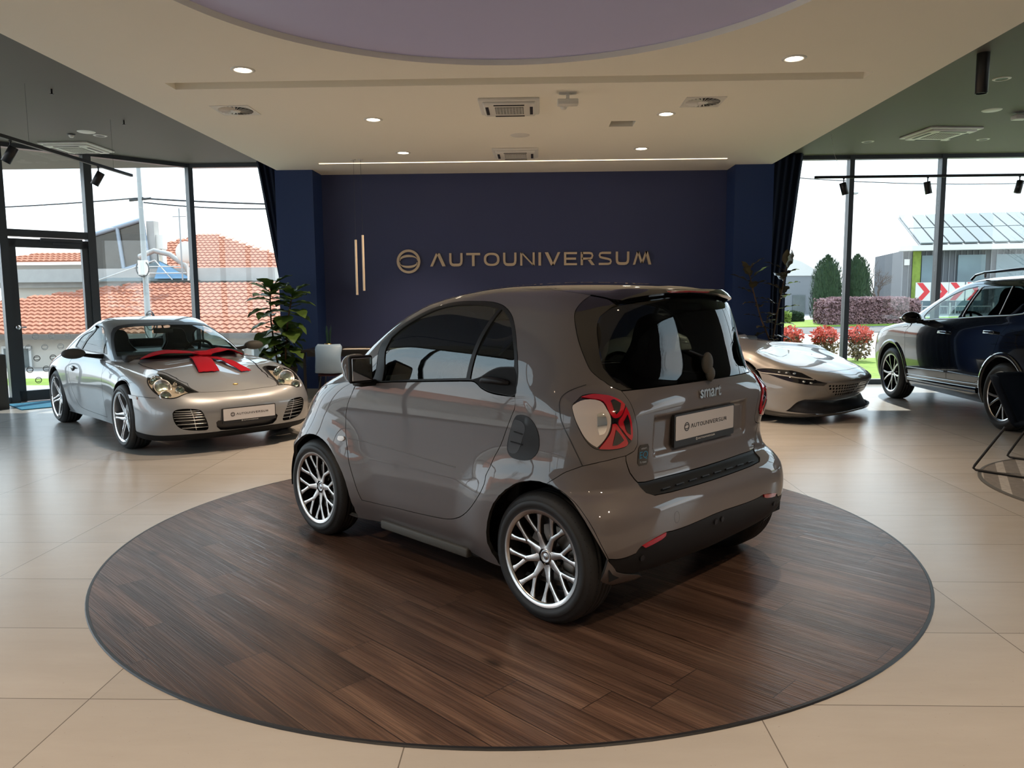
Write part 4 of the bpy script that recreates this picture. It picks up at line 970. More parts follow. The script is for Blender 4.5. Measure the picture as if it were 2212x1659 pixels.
CP_LOC=(-5.0909,9.5806,0); CP_RZ=-.7766; UL_LOC=(5.8772,8.2691,0); UL_RZ=1.5508
# round wooden floor
root=empty('round_display_floor','large round wood plank floor inlay with thin black edge under the small taupe car','floor inlay',(-.157,4.612,0))
m=MB(); m.lathe([(.001,.006),(2.283,.006),(2.285,.004)],160,None,False); m.obj('wood_surface','wood_vinyl',root)
m=MB(); m.lathe([(2.284,.0065),(2.296,.0065),(2.30,.001)],160,None,False); m.obj('edge_trim','black_metal',root)
# ------------------------------------------------------------ car parts shared by all cars
AX=Matrix(((1,0,0,0),(0,0,1,0),(0,-1,0,0),(0,0,0,1)))   # lathe axis z -> +y (outboard on the left side)
def wheel(parent,loc,side,R,rR,hw,style,bolts=5,dish=.03,rot=0.,disc='brake_metal'):
    M=AX if side=='L' else Matrix.Rotation(math.pi,4,'Z')@AX
    T=Matrix.Translation(loc)
    tag_name='wheel'
    # rim with spokes
    rim=MB(); rim.mi=0
    rim.lathe([(rR+.007,hw-.006),(rR-.010,hw-.009),(rR-.014,hw-.014)],72)
    rim.mi=1
    rim.lathe([(rR-.014,hw-.014),(rR-.018,hw-.05),(rR-.034,-hw*.2),(rR-.03,-hw+.01),(rR+.005,-hw+.004)],72)
    rim.lathe([(.001,-hw*.35),(rR-.034,-hw*.42)],48)
    def hf(r): return hw-.016-dish*(1-min(1,r/rR))**1.3
    def stroke(P,W,th=.022):
        n=len(P);L=[];Rr=[]
        for i,p in enumerate(P):
            a=P[max(0,i-1)];b=P[min(n-1,i+1)]; dx,dy=b[0]-a[0],b[1]-a[1]; l=math.hypot(dx,dy); w=W[i]/2; L.append((p[0]-dy/l*w,p[1]+dx/l*w)); Rr.append((p[0]+dy/l*w,p[1]-dx/l*w))
        V=[];
        for (a,b) in zip(L,Rr):
            ra,rb=math.hypot(*a),math.hypot(*b); sh=.82
            ca=((a[0]+b[0])/2,(a[1]+b[1])/2)
            ai=(ca[0]+(a[0]-ca[0])*sh,ca[1]+(a[1]-ca[1])*sh); bi=(ca[0]+(b[0]-ca[0])*sh,ca[1]+(b[1]-ca[1])*sh)
            V+=[(*ai,hf(ra)),(*bi,hf(rb)),(*a,hf(ra)-.003),(*b,hf(rb)-.003),(*a,hf(ra)-th),(*b,hf(rb)-th)]
        F0=[];F1=[]
        for i in range(n-1):
            k=i*6;q=k+6
            F0.append((k,q,q+1,k+1)); F1+=[(k,k+2,q+2,q),(k+1,q+1,q+3,k+3),(k+2,k+4,q+4,q+2),(k+3,q+3,q+5,k+5)]
        b=len(rim.V); rim.V+=V
        for f in F0: rim.F.append(tuple(i+b for i in f)); rim.S.append(True); rim.M.append(0)
        for f in F1: rim.F.append(tuple(i+b for i in f)); rim.S.append(False); rim.M.append(1)
    def pol(r,a): return (r*math.cos(a),r*math.sin(a))
    def lin(p,q,n=6): return [(p[0]+(q[0]-p[0])*i/n,p[1]+(q[1]-p[1])*i/n) for i in range(n+1)]
    if style=='mesh':
        for k in range(8):
            a=rot+k*math.pi/4
            stroke(lin(pol(rR*.17,a),pol(rR*.56,a),5),[rR*.28,rR*.20,rR*.17,rR*.15,rR*.14,rR*.10])
            for s in(-1,1):
                P=[pol(rR*.50,a+s*.015),pol(rR*.60,a+s*.085),pol(rR*.72,a+s*.150),pol(rR*.84,a+s*.19),pol(rR*.975,a+s*.215)]
                stroke(P,[rR*.12,rR*.11,rR*.10,rR*.115,rR*.20])
        rim.mi=0; rim.lathe([(.001,hf(0)+.004),(rR*.19,hf(0)+.003),(rR*.225,hf(0)-.004)],36)
    elif style=='star':
        for k in range(5):
            a=rot+k*2*math.pi/5
            for s in(-1,1):
                P=[pol(rR*.16,a+s*.55),pol(rR*.34,a+s*.30),pol(rR*.60,a+s*.13),pol(rR*.82,a+s*.085),pol(rR*.975,a+s*.105)]
                stroke(P,[rR*.15,rR*.13,rR*.085,rR*.085,rR*.13],.03)
        rim.mi=0; rim.lathe([(.001,hf(0)+.006),(rR*.17,hf(0)+.004),(rR*.25,hf(0)-.006)],36)
    elif style=='vee':
        for k in range(5):
            a=rot+k*2*math.pi/5
            for s in(-1,1):
                stroke([pol(rR*.14,a+s*.20),pol(rR*.40,a+s*.13),pol(rR*.62,a+s*.20),pol(rR*.975,a+s*.27)],[rR*.13,rR*.11,rR*.10,rR*.12])
                pass
        rim.mi=1; rim.lathe([(.001,hf(0)+.006),(rR*.14,hf(0)+.004),(rR*.20,hf(0)-.006)],36)
    rim.V=[tuple(T@M@Vector(v)) for v in rim.V]
    w=rim.obj('wheel',['alloy_bright','alloy_dark'] if style!='star' else ['chrome','alu'],parent)
    # tyre
    P=[(rR,-hw+.004),(rR+.02,-hw+.002),((rR+R)/2,-hw),(R-.03,-hw+.008),(R-.008,-hw+.026),(R,-hw+.045)]
    tw=2*(hw-.045); ng=4
    for g in range(ng):
        c=-tw/2+tw*(g+.5)/ng; P+=[(R+.0015,c-.006),(R-.006,c-.004),(R-.006,c+.004),(R+.0015,c+.006)]
    P+=[(R,hw-.045),(R-.008,hw-.026),(R-.022,hw-.012),(R-.032,hw-.009),(R-.036,hw-.004),((rR+R)/2,hw+.001),(rR+.022,hw-.001),(rR+.016,hw-.006),(rR+.006,hw-.006)]
    m=MB(); m.lathe(P,96,T@M)
    for k in range(64):
        a=2*math.pi*k/64
        for s in(-1,1):
            p=[(r*math.cos(a+da),r*math.sin(a+da),h*s) for r,h,da in ((R+.0022,hw-.052,.0),(R+.0022,hw-.052,.012),(R-.016,hw-.017,.022),(R-.016,hw-.017,.010))]
            b=len(m.V); m.V+=[tuple(T@M@Vector(q)) for q in p]; m.F.append((b,b+1,b+2,b+3)); m.S.append(False); m.M.append(1)
    m.obj('tyre',['rubber','soft_black'],w)
    m=MB(); c=hf(0)+.004; m.lathe([(.001,c+.004),(rR*.05,c+.004),(rR*.055,c+.002),(rR*.10,c+.002),(rR*.105,c+.005),(rR*.13,c+.005),(rR*.145,c)],32,T@M); m.obj('hub_cap','alu' if style!='vee' else 'alloy_bright',w)
    m=MB()
    for k in range(bolts):
        a=rot+math.pi/bolts+2*math.pi*k/bolts; x,y=pol(rR*.27,a); m.lathe([(.001,hf(.0)-.006),(.008,hf(0)-.006),(.009,hf(0)-.03)],10,T@M@Matrix.Translation((x,y,0)))
    m.obj('wheel_bolts','chrome',w)
    m=MB(); m.lathe([(rR*.30,hw*.05),(rR*.64,hw*.05),(rR*.64,-.01),(rR*.30,-.01)],48,T@M,False); m.rbox(T@M@Vector((-rR*.55,rR*.1,.01)),(.07,.05,.11),.01,2) ; m.obj('brake_disc',disc,w)
    return w
def plate(parent,c,ex,ey,ez,w=.52,h=.112,frame=True):
    c=Vector(c);ex=Vector(ex).normalized();ey=Vector(ey).normalized();ez=Vector(ez).normalized()
    def rr(a,b,r): 
        P=[]
        for sx,sy,a0 in ((1,1,0),(-1,1,90),(-1,-1,180),(1,-1,270)):
            for k in range(4): t=math.radians(a0+k*30); P.append((sx*(a-r)+r*math.cos(t),sy*(b-r)+r*math.sin(t)))
        return P
    m=MB(); m.prism([(x,y-.012) for x,y in rr(w/2+.009,h/2+.020,.008)],c,ex,ey,ez,-.012,.003); fr=m.obj('number_plate',['black_plastic'],parent)
    m=MB(); m.prism(rr(w/2,h/2,.006),c,ex,ey,ez,0,.0055); m.obj('plate_face','plate_white',fr)
    P,W=word('AUTOUNIVERSUM',.34); H=.325/W; R=.021; tw=2*R+.014+W*H; x0=-tw/2
    m=MB()
    for p in emblem(24): m.prism([(x0+R+x*R,y*R) for x,y in p],c,ex,ey,ez,.005,.0066)
    for p in P: m.prism([(x0+2*R+.014+x*H,-H/2+y*H) for x,y in p],c,ex,ey,ez,.005,.0066)
    m.obj('company_name','ink',fr)
    m=MB(); P,W=word('AUTOUNIVERSUM',.5); H=.15/W; R=.0065; tw=2*R+.006+W*H; x0=-tw/2; y0=-h/2-.0125
    for p in emblem(10): m.prism([(x0+R+x*R,y0+y*R) for x,y in p],c,ex,ey,ez,.0028,.0042)
    for p in P: m.prism([(x0+2*R+.006+x*H,y0-H/2+y*H) for x,y in p],c,ex,ey,ez,.0028,.0042)
    m.obj('small_company_name','white_ink',fr); return fr
def seat(parent,x,y,z,h=.78,w=.50,lean=.28,piping=True,mat='seat_black'):
    m=MB(); m.rbox((x+.22,y,z+.06),(.50,w,.14),.05,3)
    B=[(-w*.46,0),(w*.46,0),(w*.52,h*.35),(w*.44,h*.62),(w*.26,h*.80),(w*.24,h*.93),(w*.16,h),(-w*.16,h),(-w*.24,h*.93),(-w*.26,h*.80),(-w*.44,h*.62),(-w*.52,h*.35)]
    B=smooth_loop(B,4,80); up=Vector((-math.sin(lean),0,math.cos(lean))); nz=Vector((math.cos(lean),0,math.sin(lean)))
    m.prism([(a,b) for a,b in B],(x-.02,y,z+.06),(0,1,0),up,nz,-.09,.0)
    m.prism([(a*.9,b*.965+.01) for a,b in B],(x-.02,y,z+.06),(0,1,0),up,nz,-.11,.03)
    s=m.obj('seat',mat,parent)
    if piping:
        m=MB(); o=Vector((x-.02,y,z+.06)); m.tube([o+Vector((0,1,0))*a+up*b+nz*.002 for a,b in B],.004,5,closed=True); m.obj('piping','seat_piping',s)
    return s
def steering(parent,c,tilt=.5,r=.18):
    m=MB(); c=Vector(c); M=Matrix.Translation(c)@Matrix.Rotation(-math.pi/2+tilt,4,'Y')
    m.tube([M@Vector((r*math.cos(t),r*math.sin(t),0)) for t in [2*math.pi*i/32 for i in range(32)]],.016,8,closed=True)
    m.sphere(c,.055,14,8)
    for t in (0,math.pi,math.pi*1.5): m.tube([c,M@Vector((r*math.cos(t+math.pi/2),r*math.sin(t+math.pi/2),0))],[.022,.014],6)
    return m.obj('steering_wheel','soft_black',parent)
def arch_loop(S,cx,rx,rz,cz,zb,n=26,a0=-25):
    P=[]
    for i in range(n+1):
        a=math.radians(a0+(180-2*a0)*i/n); P.append(inv_xz(S,cx+rx*math.cos(a),max(zb,cz+rz*math.sin(a))))
    return P
def arch_well(parent,cx,r,cz,y0,y1,sides='LR',rx=None):
    rx=rx or r
    for sd in sides:
        s=1 if sd=='L' else -1; m=MB(); V=[];n=28
        for i in range(n+1):
            a=math.radians(-6+192*i/n)
            V+=[(cx+rx*math.cos(a),s*y1,cz+r*math.sin(a)),(cx+rx*math.cos(a),s*y0,cz+r*math.sin(a))]
        m.add(V,[(2*i,2*i+1,2*i+3,2*i+2) for i in range(n)],True); m.add([V[2*i+1] for i in range(n+1)]+[(cx,s*y0,cz)],[(i,i+1,n+1) for i in range(n)]); m.obj('wheel_well','soft_black',parent)
# ------------------------------------------------------------ the small taupe car
SMT=[(0.16,2.19,-.26,.720,4.2,4.6,.75,.42),(0.22,2.28,-.345,.755,4.2,5,.75,.40),(0.30,2.33,-.39,.795,4.6,5.6,.75,.38),(0.42,2.345,-.405,.812,4.6,5.6,.75,.38),(0.52,2.345,-.40,.818,4.6,5.0,.75,.38),(0.585,2.33,-.365,.812,4.1,4.4,.75,.38),(0.63,2.315,-.320,.812,4,4.0,.75,.38),(0.72,2.29,-.312,.810,3.8,4,.75,.40),(0.80,2.25,-.316,.808,3.7,4,.75,.40),(0.88,2.17,-.320,.804,3.7,4,.75,.40),(0.94,2.06,-.322,.798,3.8,4,.75,.40),(0.985,1.94,-.318,.790,3.9,3.6,.75,.42),(1.05,1.80,-.290,.775,3.9,3.2,.72,.46),(1.20,1.585,-.262,.740,3.9,3.1,.70,.48),(1.32,1.40,-.240,.695,3.8,3.1,.66,.46),(1.41,1.20,-.215,.650,3.6,3.1,.62,.44),(1.46,1.00,-.180,.605,3.2,2.9,.55,.42),(1.492,.83,-.10,.52,2.7,2.5,.44,.38),(1.512,.64,.10,.34,2.3,2.3,.26,.24),(1.521,.50,.28,.16,2.2,2.2,.11,.10),(1.523,.42,.38,.03,2.1,2.1,.02,.02)]
def sm_def(x,y,z):
    f=0
    for cx in (0,1.873):
        r=np.hypot(x-cx,(z-.29)*.95); f=f+np.where(r>.36,.045*sst((.62-r)/.26),.045)
    f=f*sst((.80-z)/.25)*sst((y-.45)/.3); y=y+f
    # plate recess in the tailgate and the soft tail lamp bulge
    rec=sst((.42-y)/.03)*sst((z-.735)/.03)*sst((.925-z)/.03)*(x<-.2); x=x+.022*rec
    b=np.exp(-(((y-.66)/.13)**2+((z-.905)/.12)**2))*(x<.1); x=x-.022*b; y=y+.010*b
    return x,y,z
S1=Slice(SMT,1.45,sm_def)
car=empty('small_car','small taupe two seat car with black roof parked on the round wooden floor','car',(.585,3.894,0),math.radians(136.6885))
z_=S1.vz
R_=lambda L:[tuple(p) for p in L]
dlo=[(1.4335,.8429),(1.3248,.9211),(1.19,1.00),(1.0827,1.0699),(1.0753,1.128),(1.1008,1.1874),(1.1298,1.2313),(1.166,1.2677),(1.2102,1.2963),(1.2825,1.3129),(1.3847,1.3193),(1.5058,1.3185),(1.8653,1.3133),(2.2362,1.2986),(2.5045,1.2752),(2.6945,1.244),(2.8165,1.2068),(2.9374,1.1416),(2.9962,1.0823),(3.0081,1.0246),(3.003,.9488),(2.9749,.9105),(2.9025,.8623),(2.7807,.8608),(2.6732,.866),(2.5955,.8811),(2.5549,.8987),(2.5168,.9089),(2.4504,.9092),(2.1688,.8948),(1.8891,.8785),(1.6195,.861)]
door=[(1.316,.8426),(1.4451,.7639),(1.4995,.6827),(1.5397,.594),(1.579,.5194),(1.6493,.411),(1.6839,.319),(1.7087,.2347),(1.7248,.162),(1.8376,.1577),(1.9846,.1682),(2.1216,.1746),(2.2519,.1828),(2.3756,.1942),(2.4496,.2136),(2.5251,.2539),(2.6031,.3183),(2.6905,.4226),(2.7708,.5299),(2.8253,.6269),(2.8577,.7237),(2.8811,.8021),(2.9025,.8623)]
import os
glass=[(1.505,.858),(1.40,.925),(1.24,1.02),(1.150,1.10),(1.158,1.165),(1.19,1.215),(1.225,1.25),(1.27,1.275),(1.35,1.292),(1.45,1.297),(1.58,1.296),(1.88,1.291),(2.10,1.283),(2.30,1.274),(2.345,1.13),(2.385,1.02),(2.42,.922),(2.16,.908),(1.88,.891),(1.68,.877)]
qgl=[(2.375,1.270),(2.50,1.257),(2.665,1.228),(2.785,1.19),(2.895,1.128),(2.955,1.072),(2.972,1.02),(2.968,.995),(2.86,.992),(2.76,.985),(2.66,.962),(2.58,.935),(2.50,.920),(2.465,.920),(2.435,1.02),(2.405,1.13)]
pod=[(2.50,.915),(2.58,.929),(2.665,.955),(2.765,.978),(2.865,.985),(2.972,.988),(2.992,.955),(2.966,.916),(2.898,.870),(2.78,.868),(2.675,.873),(2.60,.888),(2.555,.905)]
top=[p for p in dlo[1:22]]
hole=door[:]+[p for p in dlo[21:0:-1]]
doorp=door[:-1]+dlo[22:]+[(1.4335,.8429)]
cp=[(3.3216,1.3484),(3.2847,1.3174),(3.2605,1.2816),(3.2525,1.2505),(3.2608,1.2081),(3.2821,1.1452),(3.3082,1.084),(3.3349,1.0241),(3.3559,.9888),(3.3982,.9533)]
gb=[(3.4451,.9312),(3.5567,.9007),(3.6548,.9039)]
ht=[(3.5564,1.294),(3.48,1.281),(3.4247,1.2625),(3.3857,1.237),(3.3753,1.1991),(3.3789,1.1571),(3.3899,1.1158),(3.4025,1.059),(3.4202,1.0033),(3.4863,.9671),(3.5635,.9459),(3.6548,.9039)]
sp=[(3.6807,1.3117),(3.8533,1.3257),(4.0375,1.3383),(4.22,1.3425)]
seam=[(3.5189,1.381),(3.7936,1.4245),(4.22,1.452)]
roofe=[(0,z_(1.468)),(.35,z_(1.464)),(.62,z_(1.452)),(.85,z_(1.452)),(1.10,z_(1.462)),(1.35,1.428),(1.776,1.4339),(2.4,1.4300),(3.0,1.412),(3.0994,1.4077),(3.2155,1.3746),(3.3216,1.3484)]
gate_e=[(3.5914,.6243),(3.5977,.6006),(3.6128,.5763),(3.6342,.5437),(3.6645,.5138),(3.6867,.4959),(3.7414,.4904),(3.8759,.4918),(4.0864,.488),(4.22,.487)]
tlp=[(3.3284,.9321),(3.272,.9143),(3.23,.8962),(3.1965,.8744),(3.1762,.8472),(3.1751,.7975),(3.2031,.7482),(3.2411,.6953),(3.2773,.6415),(3.3106,.5933),(3.4006,.6104),(3.5479,.6225),(3.5914,.6243)]
tlr=[(3.6549,.6401),(3.6762,.6666),(3.665,.7286),(3.6349,.7914),(3.5991,.8514),(3.5726,.8862),(3.5567,.9007)]
led=[(3.6929,.4775),(3.6997,.4578),(3.7421,.4424),(3.87,.4373),(4.0815,.4341),(4.22,.433)]
val=[(4.22,.275),(4.1661,.2749),(3.963,.2685),(3.8227,.2711),(3.7823,.2759),(3.6112,.2492),(3.5785,.2244),(3.5133,.2182),(3.4389,.2182),(3.3911,.2243)]
arr=[(3.3568,.2888),(3.3232,.3514),(3.284,.4087),(3.2559,.4507),(3.2219,.4821),(3.1615,.5017),(3.13,.507)]
VB=.012
A_f=arch_loop(S1,1.850,.372,.345,.288,.165); A_r=arch_loop(S1,-.012,.338,.362,.288,.165)
tl=[(3.2675,.8697),(3.2975,.8883),(3.3423,.8956),(3.3855,.8929),(3.454,.8821),(3.5193,.8656),(3.5588,.8418),(3.5897,.8022),(3.6153,.7526),(3.6286,.7073),(3.6209,.6837),(3.5866,.6661),(3.5268,.658),(3.4272,.6567),(3.3724,.6613),(3.3358,.6781),(3.3027,.7096),(3.2724,.7522),(3.2476,.7943),(3.2357,.8318),(3.243,.8525)]
sl=smooth_loop
rear_block=sl(cp,3,38,False)+sl([cp[-1]]+gb[:2],3,38,False)[1:]
tail=rear_block+[]   # outer boundary of everything hung on the rear
bump_top=[(3.3106,.5933),(3.2353,.5652),(3.1943,.542),(3.13,.507)]
# body shell: all that is left after the openings
windscr=[(0,z_(1.035)),(.40,z_(1.035)),(.70,z_(1.045)),(.715,z_(1.12)),(.70,z_(1.25)),(.675,z_(1.36)),(.63,z_(1.43)),(.55,z_(1.452)),(.35,z_(1.462)),(0,z_(1.466))]
rear_open=sl(cp,3,38,False)+sl([cp[-1]]+gb[:2],3,38,False)[1:]+sl(tlr[::-1],3,38,False)[1:]
rear_open=rear_open+[(3.5914,.6243)]+sl([(3.5914,.6243),(3.5479,.6225),(3.4006,.6104),(3.3106,.5933)],2,38,False)[1:]+sl(bump_top,2,38,False)[1:]+sl(arr[::-1],2,38,False)[1:]+sl(val[::-1][:1]+[(3.375,.16),(3.35,.08),(3.34,VB)],2,60,False)+[(4.22,VB),(4.22,S1.vmax),(0,S1.vmax)]+roofe[:]
rear_open=[p for i,p in enumerate(rear_open) if i==0 or p!=rear_open[i-1]]
shell=[(0,VB),(4.22,VB),(4.22,S1.vmax),(0,S1.vmax)]
panel('body_shell',S1,[shell,sl(hole),rear_open,windscr,A_f,A_r,sl(tl),[(.18,z_(.30)),(.62,z_(.30)),(.66,z_(.56)),(.18,z_(.60))]],['paint_taupe','paint_taupe_inner'],car,.028,thick=.02)
dl=offset(sl(doorp),-.004)
for sd in 'LR':
    d=panel('door',S1,[dl],['paint_taupe','paint_taupe_inner'],car,.028,sd,thick=.02)
    panel('window_frame',S1,[offset(sl(dlo),-.003),sl(glass),sl(qgl),sl(pod)],['satin_black','paint_taupe_inner'],d,.03,sd,off=.001,thick=.02)
    panel('side_window',S1,[sl(glass)],'car_glass',d,.04,sd,off=-.004,inner=False)
    panel('quarter_window',S1,[sl(qgl)],'car_glass_dark' if False else 'car_glass',d,.04,sd,off=-.004,inner=False)
    podp=panel('handle_pod',S1,[offset(sl(pod),.002)],['soft_black','soft_black'],d,.02,sd,off=.002,thick=.02)
    s=1 if sd=='L' else -1
    P=[S1.S(np.array(s*u),np.array(v))+nrm(S1,np.array(s*u),np.array(v))*h for u,v,h in ((2.60,.915,.004),(2.66,.922,.022),(2.76,.922,.026),(2.86,.920,.022),(2.90,.918,.004))]
    m=MB(); m.tube(P,[.010,.016,.017,.015,.009],10); m.obj('door_handle','satin_black',podp)
    strip('door_crease',S1,sl([(1.6115,.5098),(1.85,.503),(2.1,.496),(2.3,.487),(2.5,.48)],3,30,False),.006,'paint_taupe',d,sd,h=.0025,off=0)
panel('windscreen',S1,[windscr],'car_glass',car,.05,off=-.002,inner=False)
panel('roof',S1,[offset(roofe+seam+[(4.22,S1.vmax),(0,S1.vmax)],-.002)],['gloss_black','paint_taupe_inner'],car,.035,thick=.02)
spl=[(3.3216,1.3484),(3.44,1.325),(3.5564,1.3003)]+sp+seam[::-1]
def spoff(V): return .004+.030*sst((1.40-V[:,1])/.06)*sst((V[:,0]-3.42)/.2)
spo=panel('spoiler',S1,[spl],['gloss_black','gloss_black'],car,.025,off=spoff,thick=.018)
strip('brake_light',S1,[(3.98,1.3400),(4.219,1.3445)],.012,'lens_red',spo,off=.03,h=.004)
for sd in 'LR': panel('pillar_cover',S1,[offset(sl(cp,3,38,False)+gb[:2]+[(3.6548,.9039)]+sl(ht[::-1],3,38,False)[1:]+[(3.5564,1.2995),(3.44,1.323)],-.003)],['gloss_black','paint_taupe_inner'],car,.03,sd,thick=.02)
hat=sl(ht,3,38,False)+[(3.8644,.9048),(4.22,.905),(4.22,1.338),(4.0375,1.334),(3.8533,1.3215),(3.6807,1.3075)]
hg=panel('rear_window',S1,[offset(hat,-.001)],['car_glass_dark','car_glass_dark'],car,.04,off=.001,inner=False)
gatel=[(3.5567,.9007),(3.6548,.9030),(3.8644,.9045),(4.22,.9045)]+gate_e[::-1]+sl([(3.5914,.6243)]+tlr,3,38,False)[1:-1]
gt=panel('tailgate',S1,[offset(gatel,-.003)],['paint_taupe','paint_taupe_inner'],car,.022,thick=.02)
ldl=gate_e[5:]+led[::-1]
lg=panel('step_panel',S1,[offset(ldl,-.001)],['satin_black','soft_black'],car,.02,off=-.004,thick=.02)
m=MB()
for i in range(8):
    y=-.385+.11*i; p=S1.S(np.array(4.22-abs(y)/.92*.8*1.0 if False else 3.9),np.array(.46)); m.box((-.353,y,.592),(.020,.062,.006),M=Matrix.Rotation(.62,3,'Y'))
m.obj('step_slots','ink',lg)
bl=sl(bump_top[::-1],2,38,False)+[(3.4006,.6104),(3.5479,.6225),(3.5914,.6243)]+gate_e[1:6]+led+sl(val,2,30,False)+sl([val[-1]]+arr,2,38,False)[1:-1]
bp=panel('rear_bumper',S1,[offset(bl,-.003)],['paint_taupe','paint_taupe_inner'],car,.025,thick=.02)
vl=sl(val,2,30,False)+sl([(3.408,.190),(3.46,.152),(3.60,.1155),(3.87,.1),(4.22,.080)],2,60,False)
panel('rear_valance',S1,[offset(vl,-.002)],['satin_black','soft_black'],bp,.03,off=-.003,thick=.02)
for sd in 'LR': panel('reflector',S1,[[(3.615,.2535),(3.66,.262),(3.72,.270),(3.775,.2775),(3.770,.262),(3.74,.2525),(3.68,.244),(3.635,.240)]],['lens_red','lens_red'],bp,.02,sd,off=.004,thick=.008)
m=MB()
for (u,v) in ((4.1903,.2352),(3.62,.195),(-3.62,.195),(-4.19,.2352)):
    p=S1.S(np.array(u),np.array(v)); n=nrm(S1,np.array(u),np.array(v)); m.cyl(p+n*.0,p+n*.004,.013,16)
m.obj('parking_sensor','ink',bp)
cc=[]; 
for i in range(24): a=2*math.pi*i/24; cc.append((3.862+.020*math.cos(a),.328+.026*math.sin(a)))
strip('tow_cap_line',S1,cc+[cc[0]],.0016,'ink',bp,'L',off=.0006)
for sd in 'LR': strip('quarter_seam',S1,sl([(3.3284,.9321),(3.272,.9143),(3.23,.8962),(3.1965,.8744),(3.1762,.8472),(3.1751,.7975),(3.2031,.7482),(3.2411,.6953),(3.2773,.6415),(3.3106,.5933)],3,38,False)+[],.004,'ink',car,sd)
for sd in 'LR': strip('wing_seam',S1,[(.95,z_(.90)),(1.10,z_(.945)),(1.25,.835),(1.316,.8426)],.004,'ink',car,sd)
# tail lamps
for sd in 'LR':
    t=panel('tail_light',S1,[offset(sl(tl),-.0025)],['gloss_black','gloss_black'],car,.02,sd,off=.001,thick=.02)
    for loop,mt in (([(3.2455,.8471),(3.302,.868),(3.37,.862),(3.395,.83),(3.415,.795),(3.41,.745),(3.392,.705),(3.365,.675),(3.337,.690),(3.305,.718),(3.276,.757),(3.252,.797),(3.240,.832)],'lens_white'),
        ([(3.292,.880),(3.342,.890),(3.385,.888),(3.453,.8775),(3.515,.862),(3.545,.845),(3.528,.823),(3.498,.803),(3.455,.796),(3.425,.803),(3.405,.822),(3.385,.862),(3.34,.873)],'lens_red_bright'),
        ([(3.552,.836),(3.582,.801),(3.607,.752),(3.620,.708),(3.611,.692),(3.575,.712),(3.527,.742),(3.487,.767),(3.487,.785),(3.512,.802)],'lens_red_bright'),
        ([(3.375,.668),(3.403,.706),(3.424,.744),(3.430,.772),(3.462,.772),(3.515,.738),(3.568,.703),(3.588,.682),(3.58,.672),(3.525,.665),(3.43,.664)],'lens_red_bright')):
        panel('lamp_lens',S1,[sl(loop,3,60)],[mt,mt],t,.015,sd,off=.007,thick=.006)
    for loop in ([(3.42,.862),(3.455,.866),(3.508,.850),(3.488,.822),(3.458,.810),(3.436,.830)],[(3.523,.778),(3.556,.806),(3.578,.775),(3.598,.718),(3.562,.734)],[(3.452,.680),(3.463,.748),(3.500,.730),(3.545,.699),(3.50,.682)]):
        panel('lamp_cell',S1,[sl(loop,3,60)],['gloss_black','gloss_black'],t,.015,sd,off=.0095,thick=.003)
    panel('reversing_lens',S1,[sl([(3.350,.812),(3.372,.818),(3.392,.800),(3.398,.765),(3.390,.735),(3.368,.728),(3.356,.762)],3,60)],['chrome','chrome'],t,.015,sd,off=.009,thick=.003)
# badges and plate
plate(car,(-.318,0,.842),(0,-1,0),(0,0,1),(-1,0,0))
mt=Matrix.Translation((-.3255,-.030,.990))@Matrix(((0,0,-1,0),(-1,0,0,0),(0,1,0,0),(0,0,0,1)))
font_text('name_badge','smart',.082,'alloy_bright',gt,mt,.003,.0016)
m=MB(); eq=[(x*.034,y*.047) for x,y in [(-1,-.72),(-.72,-1),(.72,-1),(1,-.72),(1,.72),(.72,1),(-.72,1),(-1,.72)]]
en=Vector((-.97,.24,0)).normalized(); ee=Vector((-en.y,en.x,0)) ; ee=Vector((0,0,1)).cross(en)
pe=Vector((-.322,.462,.752)); p_=S1.S(np.array(3.728),np.array(.613)); pe=Vector(p_)+en*.001
nn_=Vector(nrm(S1,np.array(3.728),np.array(.613))); ee=Vector((0,0,1)).cross(nn_).normalized(); uu=nn_.cross(ee)
m.prism(eq,pe,ee,uu,nn_,0,.002); bd=m.obj('round_corner_badge','gloss_black',gt)
mt=Matrix(((ee.x,uu.x,nn_.x,pe.x+nn_.x*.0028),(ee.y,uu.y,nn_.y,pe.y+nn_.y*.0028),(ee.z,uu.z,nn_.z,pe.z+nn_.z*.0028),(0,0,0,1)))
pbr('badge_blue',(.03,.22,.40),rough=.3)
font_text('badge_letters','EQ',.044,'badge_blue',bd,mt,.0004)
for tx,dy in (('smart',.031),('fortwo',-.032)):
    mm=mt.copy(); mm.translation=mt.translation+uu*dy; font_text('badge_small_letters',tx,.016,'alu',bd,mm,.0003)
